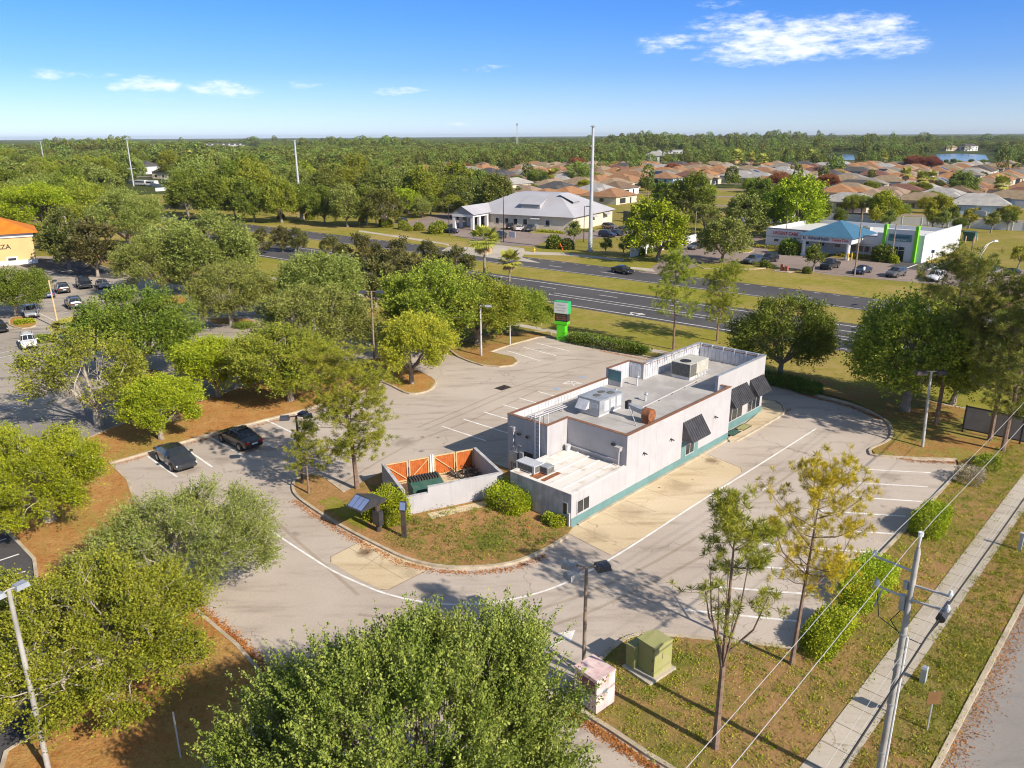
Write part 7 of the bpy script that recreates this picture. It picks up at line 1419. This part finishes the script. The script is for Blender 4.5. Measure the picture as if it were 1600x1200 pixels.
for u, v, r, lb in [(1295, 282, 18, 'rust red tree left of the solar roofed house'), (1220, 280, 17, 'rust red tree above the clinic left roof'), (902, 254, 13, 'rust red tree behind the big steel pole'), (1050, 262, 12, 'rust red tree in the middle of the estate'), (1430, 252, 15, 'rust red tree before the lake'), (1456, 254, 14, 'second rust red tree before the lake'), (702, 262, 12, 'dark red tree at the left end of the estate'), (728, 262, 10, 'second dark red tree at the left end of the estate')]: T_(OAKS[int(u) % 4], u, v, r, lb, 'red', 'red_tree')
ep = []
for i in range(500):
    u, v = rt.uniform(790, 1620), 247 + 75 * rt.random() ** 1.4
    p = Vector(G(u, v))
    if min((p - q).length for q in HP) < 8.5 or len(ep) > 150 or (u < 1330 and v > 300) or (930 < u < 1010 and v > 300): continue
    ep.append((rt.choice(OAKS), u, v, max(4.5, (v - 228) * .13) * rt.uniform(.8, 1.5), rt.choice(['dark', 'oak', 'olive', 'deep', 'gold', 'yellow'])))
grp(ep, 'garden trees of the estate', 'garden tree between the estate roofs, {} from the left')
for i, (u, v, h) in enumerate([(1412, 300, 9), (1438, 306, 8), (1452, 302, 8), (1150, 268, 12), (1172, 268, 11), (1190, 270, 10), (300, 262, 12), (334, 264, 12), (862, 296, 8), (1560, 318, 8), (1380, 262, 9), (1266, 258, 10)]):
    x, y = G(u, v); k = PALMS[i % 2]; plant(k, 'fan_palm', x, y, h / k.T * .8, f'distant palm rising between roofs and trees, {ordinal(sorted([1412, 1438, 1452, 1150, 1172, 1190, 300, 334, 862, 1560, 1380, 1266]).index(u))} from the left', 'palm', 'distant palms', sz=h / k.T)
fl_ = [(u, v) for u, v in [(1310, 350), (1366, 348), (1388, 352), (1400, 340), (1457, 352), (1472, 354), (1513, 350), (1574, 352), (1548, 356), (1486, 346)]]
for i, (u, v) in enumerate(sorted(fl_)): x, y = G(u, v + 8); plant(SMALL, 'young_tree', x, y, 1.5, f'young tree in front of the long white fence, {ordinal(i)} from the left', 'tree', 'young trees along the white fence', ['dark', 'gold', 'olive'][i % 3])
for u, v, s, lb, lf in [(862, 352, 1.4, 'small golden conifer on the office island', 'gold'), (897, 378, 1.5, 'slender young tree left of the steel pole', 'olive'), (1270, 421, 1.4, 'young tree on the clinic verge', 'dark'), (947, 394, 1.0, 'bare young tree on the office verge', 'olive'), (975, 396, 1.0, 'bare young tree beside the white wall end', 'olive'), (1590, 416, 1.2, 'young tree by the last clinic cars', 'gold')]:
    x, y = G(u, v + 4); plant(SMALL, 'young_tree', x, y, s, lb, 'tree', None, lf)

# ------------------------------------------------------------------ the far woods: one mass nobody could count
protos = bpy.data.collections.new('far_tree_kinds')
for i in range(5):
    rng = np.random.default_rng(900 + i); d = dirs(620, rng, -.55); lp_ = lumpy(d, rng, 9, .38); rr = rng.uniform(.62, 1, 620) ** .5
    Pt = d * (lp_ * rr)[:, None] * np.array([4.3, 4.3, 4.6]) + np.array([0, 0, 4.9]); V, Q = leaves(Pt, .85, rng, .6, .75)
    o = bpy.data.objects.new('far_tree_kind', np_mesh('far_tree_kind', V, Q, [L['far']])); protos.objects.link(o)
rng = np.random.default_rng(77); pts = []; hpa = np.array([tuple(p) for p in HP])
def try_add(n, r0, r1, sc):
    k = 0
    a = rng.uniform(-R(40), R(40), n); r = np.sqrt(rng.uniform(r0 * r0, r1 * r1, n))
    for ai, ri in zip(a, r):
        x, y = ri * math.sin(ai), ri * math.cos(ai); u, v, Z = px(x, y)
        d = x * HN.x + y * HN.y; s_ = x * HD.x + y * HD.y
        if d < 150: continue
        if u > 590:
            if v > (268 if u < 800 else 300): continue
            if v > 244.5 and u > 800 and rng.uniform() < .45: continue
            if u > 800 and v > 262 and (ri < 330 or rng.uniform() < .72): continue
            if (1450 < u < 1556 and 238 < v < 272) or (1288 < u < 1345 and 238 < v < 268): continue
            if 800 < u and v > 236 and rng.uniform() < .25: continue
        elif u < 285 and v > 238: 
            if 185 < u < 282 and v > 258: continue
            if v > 305: continue
            if rng.uniform() < .45: continue
        elif v > 268: continue
        if (1290 < u < 1342 and 238.5 < v < 254) or (1455 < u < 1552 and 239 < v < 256) or (1020 < u < 1080 and 241 < v < 254) or (1000 < u < 1100 and 239 < v < 245 and rng.uniform() < .6): continue
        if 1470 < u < 1545 and v > 233 and v < 242 and rng.uniform() < .8: continue
        if 235 < u < 256 and v > 231 and v < 248: continue
        if 300 < u < 405 and 229 < v < 241 and rng.uniform() < .8: continue
        if ri < 900 and len(hpa) and np.min(np.hypot(hpa[:, 0] - x, hpa[:, 1] - y)) < 11: continue
        if u > 590 and v > 244: sc_ = .9
        else: sc_ = sc
        if ri > 1500: sc_ *= 1 + .35 * math.sin(x / 310 + 2 * math.sin(y / 370)) * math.sin(y / 450 + x / 900)
        tall = 1.9 if 900 < ri < 3500 and math.sin(x / 95 + 2.1 * math.sin(y / 160)) * math.sin(y / 120 + x / 400) > .72 else 1
        pts.append((x, y, sc_ * rng.uniform(.6, 1.3), rng.choice([rng.uniform(.7, 1.1), rng.uniform(1.0, 1.45)]) * tall * (1 if ri < 1500 else 1 + .3 * math.sin(x / 260 + 1.7 * math.sin(y / 520)))))
try_add(5200, 240, 800, 1.75); try_add(9000, 800, 2000, 2.1); try_add(14000, 2000, 6000, 3.0); try_add(5000, 6000, 12000, 5.0)
A = np.array(pts); me = bpy.data.meshes.new('far_woods'); me.vertices.add(len(A)); me.vertices.foreach_set('co', np.c_[A[:, 0], A[:, 1], np.zeros(len(A))].astype(np.float32).ravel())
at = me.attributes.new('size', 'FLOAT_VECTOR', 'POINT'); at.data.foreach_set('vector', np.c_[A[:, 2], A[:, 2], A[:, 3]].astype(np.float32).ravel())
at = me.attributes.new('spin', 'FLOAT_VECTOR', 'POINT'); at.data.foreach_set('vector', np.c_[np.zeros(len(A)), np.zeros(len(A)), rng.uniform(0, 6.28, len(A))].astype(np.float32).ravel())
at = me.attributes.new('pick', 'INT', 'POINT'); at.data.foreach_set('value', rng.integers(0, 5, len(A)).astype(np.int32))
fw = meshobj('far_woods', me); fw['kind'] = 'stuff'; fw['label'] = 'far woods reaching to the horizon'
ng = bpy.data.node_groups.new('scatter', 'GeometryNodeTree'); ng.interface.new_socket('Geometry', in_out='INPUT', socket_type='NodeSocketGeometry'); ng.interface.new_socket('Geometry', in_out='OUTPUT', socket_type='NodeSocketGeometry')
t = NT(ng); gi, go = t.add('NodeGroupInput'), t.add('NodeGroupOutput'); ip = t.add('GeometryNodeInstanceOnPoints'); ci = t.add('GeometryNodeCollectionInfo'); ci.inputs[0].default_value = protos; ci.inputs[1].default_value = True; ci.inputs[2].default_value = True
def attr(n, ty): a = t.add('GeometryNodeInputNamedAttribute', data_type=ty); a.inputs[0].default_value = n; return a.outputs[0]
t.l.new(gi.outputs[0], ip.inputs['Points']); t.l.new(ci.outputs[0], ip.inputs['Instance']); ip.inputs['Pick Instance'].default_value = True
t.l.new(attr('pick', 'INT'), ip.inputs['Instance Index']); t.l.new(attr('spin', 'FLOAT_VECTOR'), ip.inputs['Rotation']); t.l.new(attr('size', 'FLOAT_VECTOR'), ip.inputs['Scale']); t.l.new(ip.outputs[0], go.inputs[0])
fw.modifiers.new('scatter', 'NODES').node_group = ng
print('trees', sum(1 for o in bpy.data.objects if o.get('category') == 'tree'), 'houses', len(HP), 'far', len(A))

# ------------------------------------------------------------------ the air: thin even haze round the whole scene
hz = MB(); hz.box(-14500, 14500, -2000, 14500, -1, 62); ho = hz.build('haze', bpy.data.materials.new('haze')); ho['kind'] = 'stuff'
hm = ho.data.materials[0]; hm.use_nodes = True; t = NT(hm.node_tree); t.n.clear(); pv = t.add('ShaderNodeVolumePrincipled'); pv.inputs['Color'].default_value = (.80, .88, 1, 1); pv.inputs['Density'].default_value = 5e-5; pv.inputs['Anisotropy'].default_value = .2
o_ = t.add('ShaderNodeOutputMaterial'); t.l.new(pv.outputs[0], o_.inputs['Volume'])
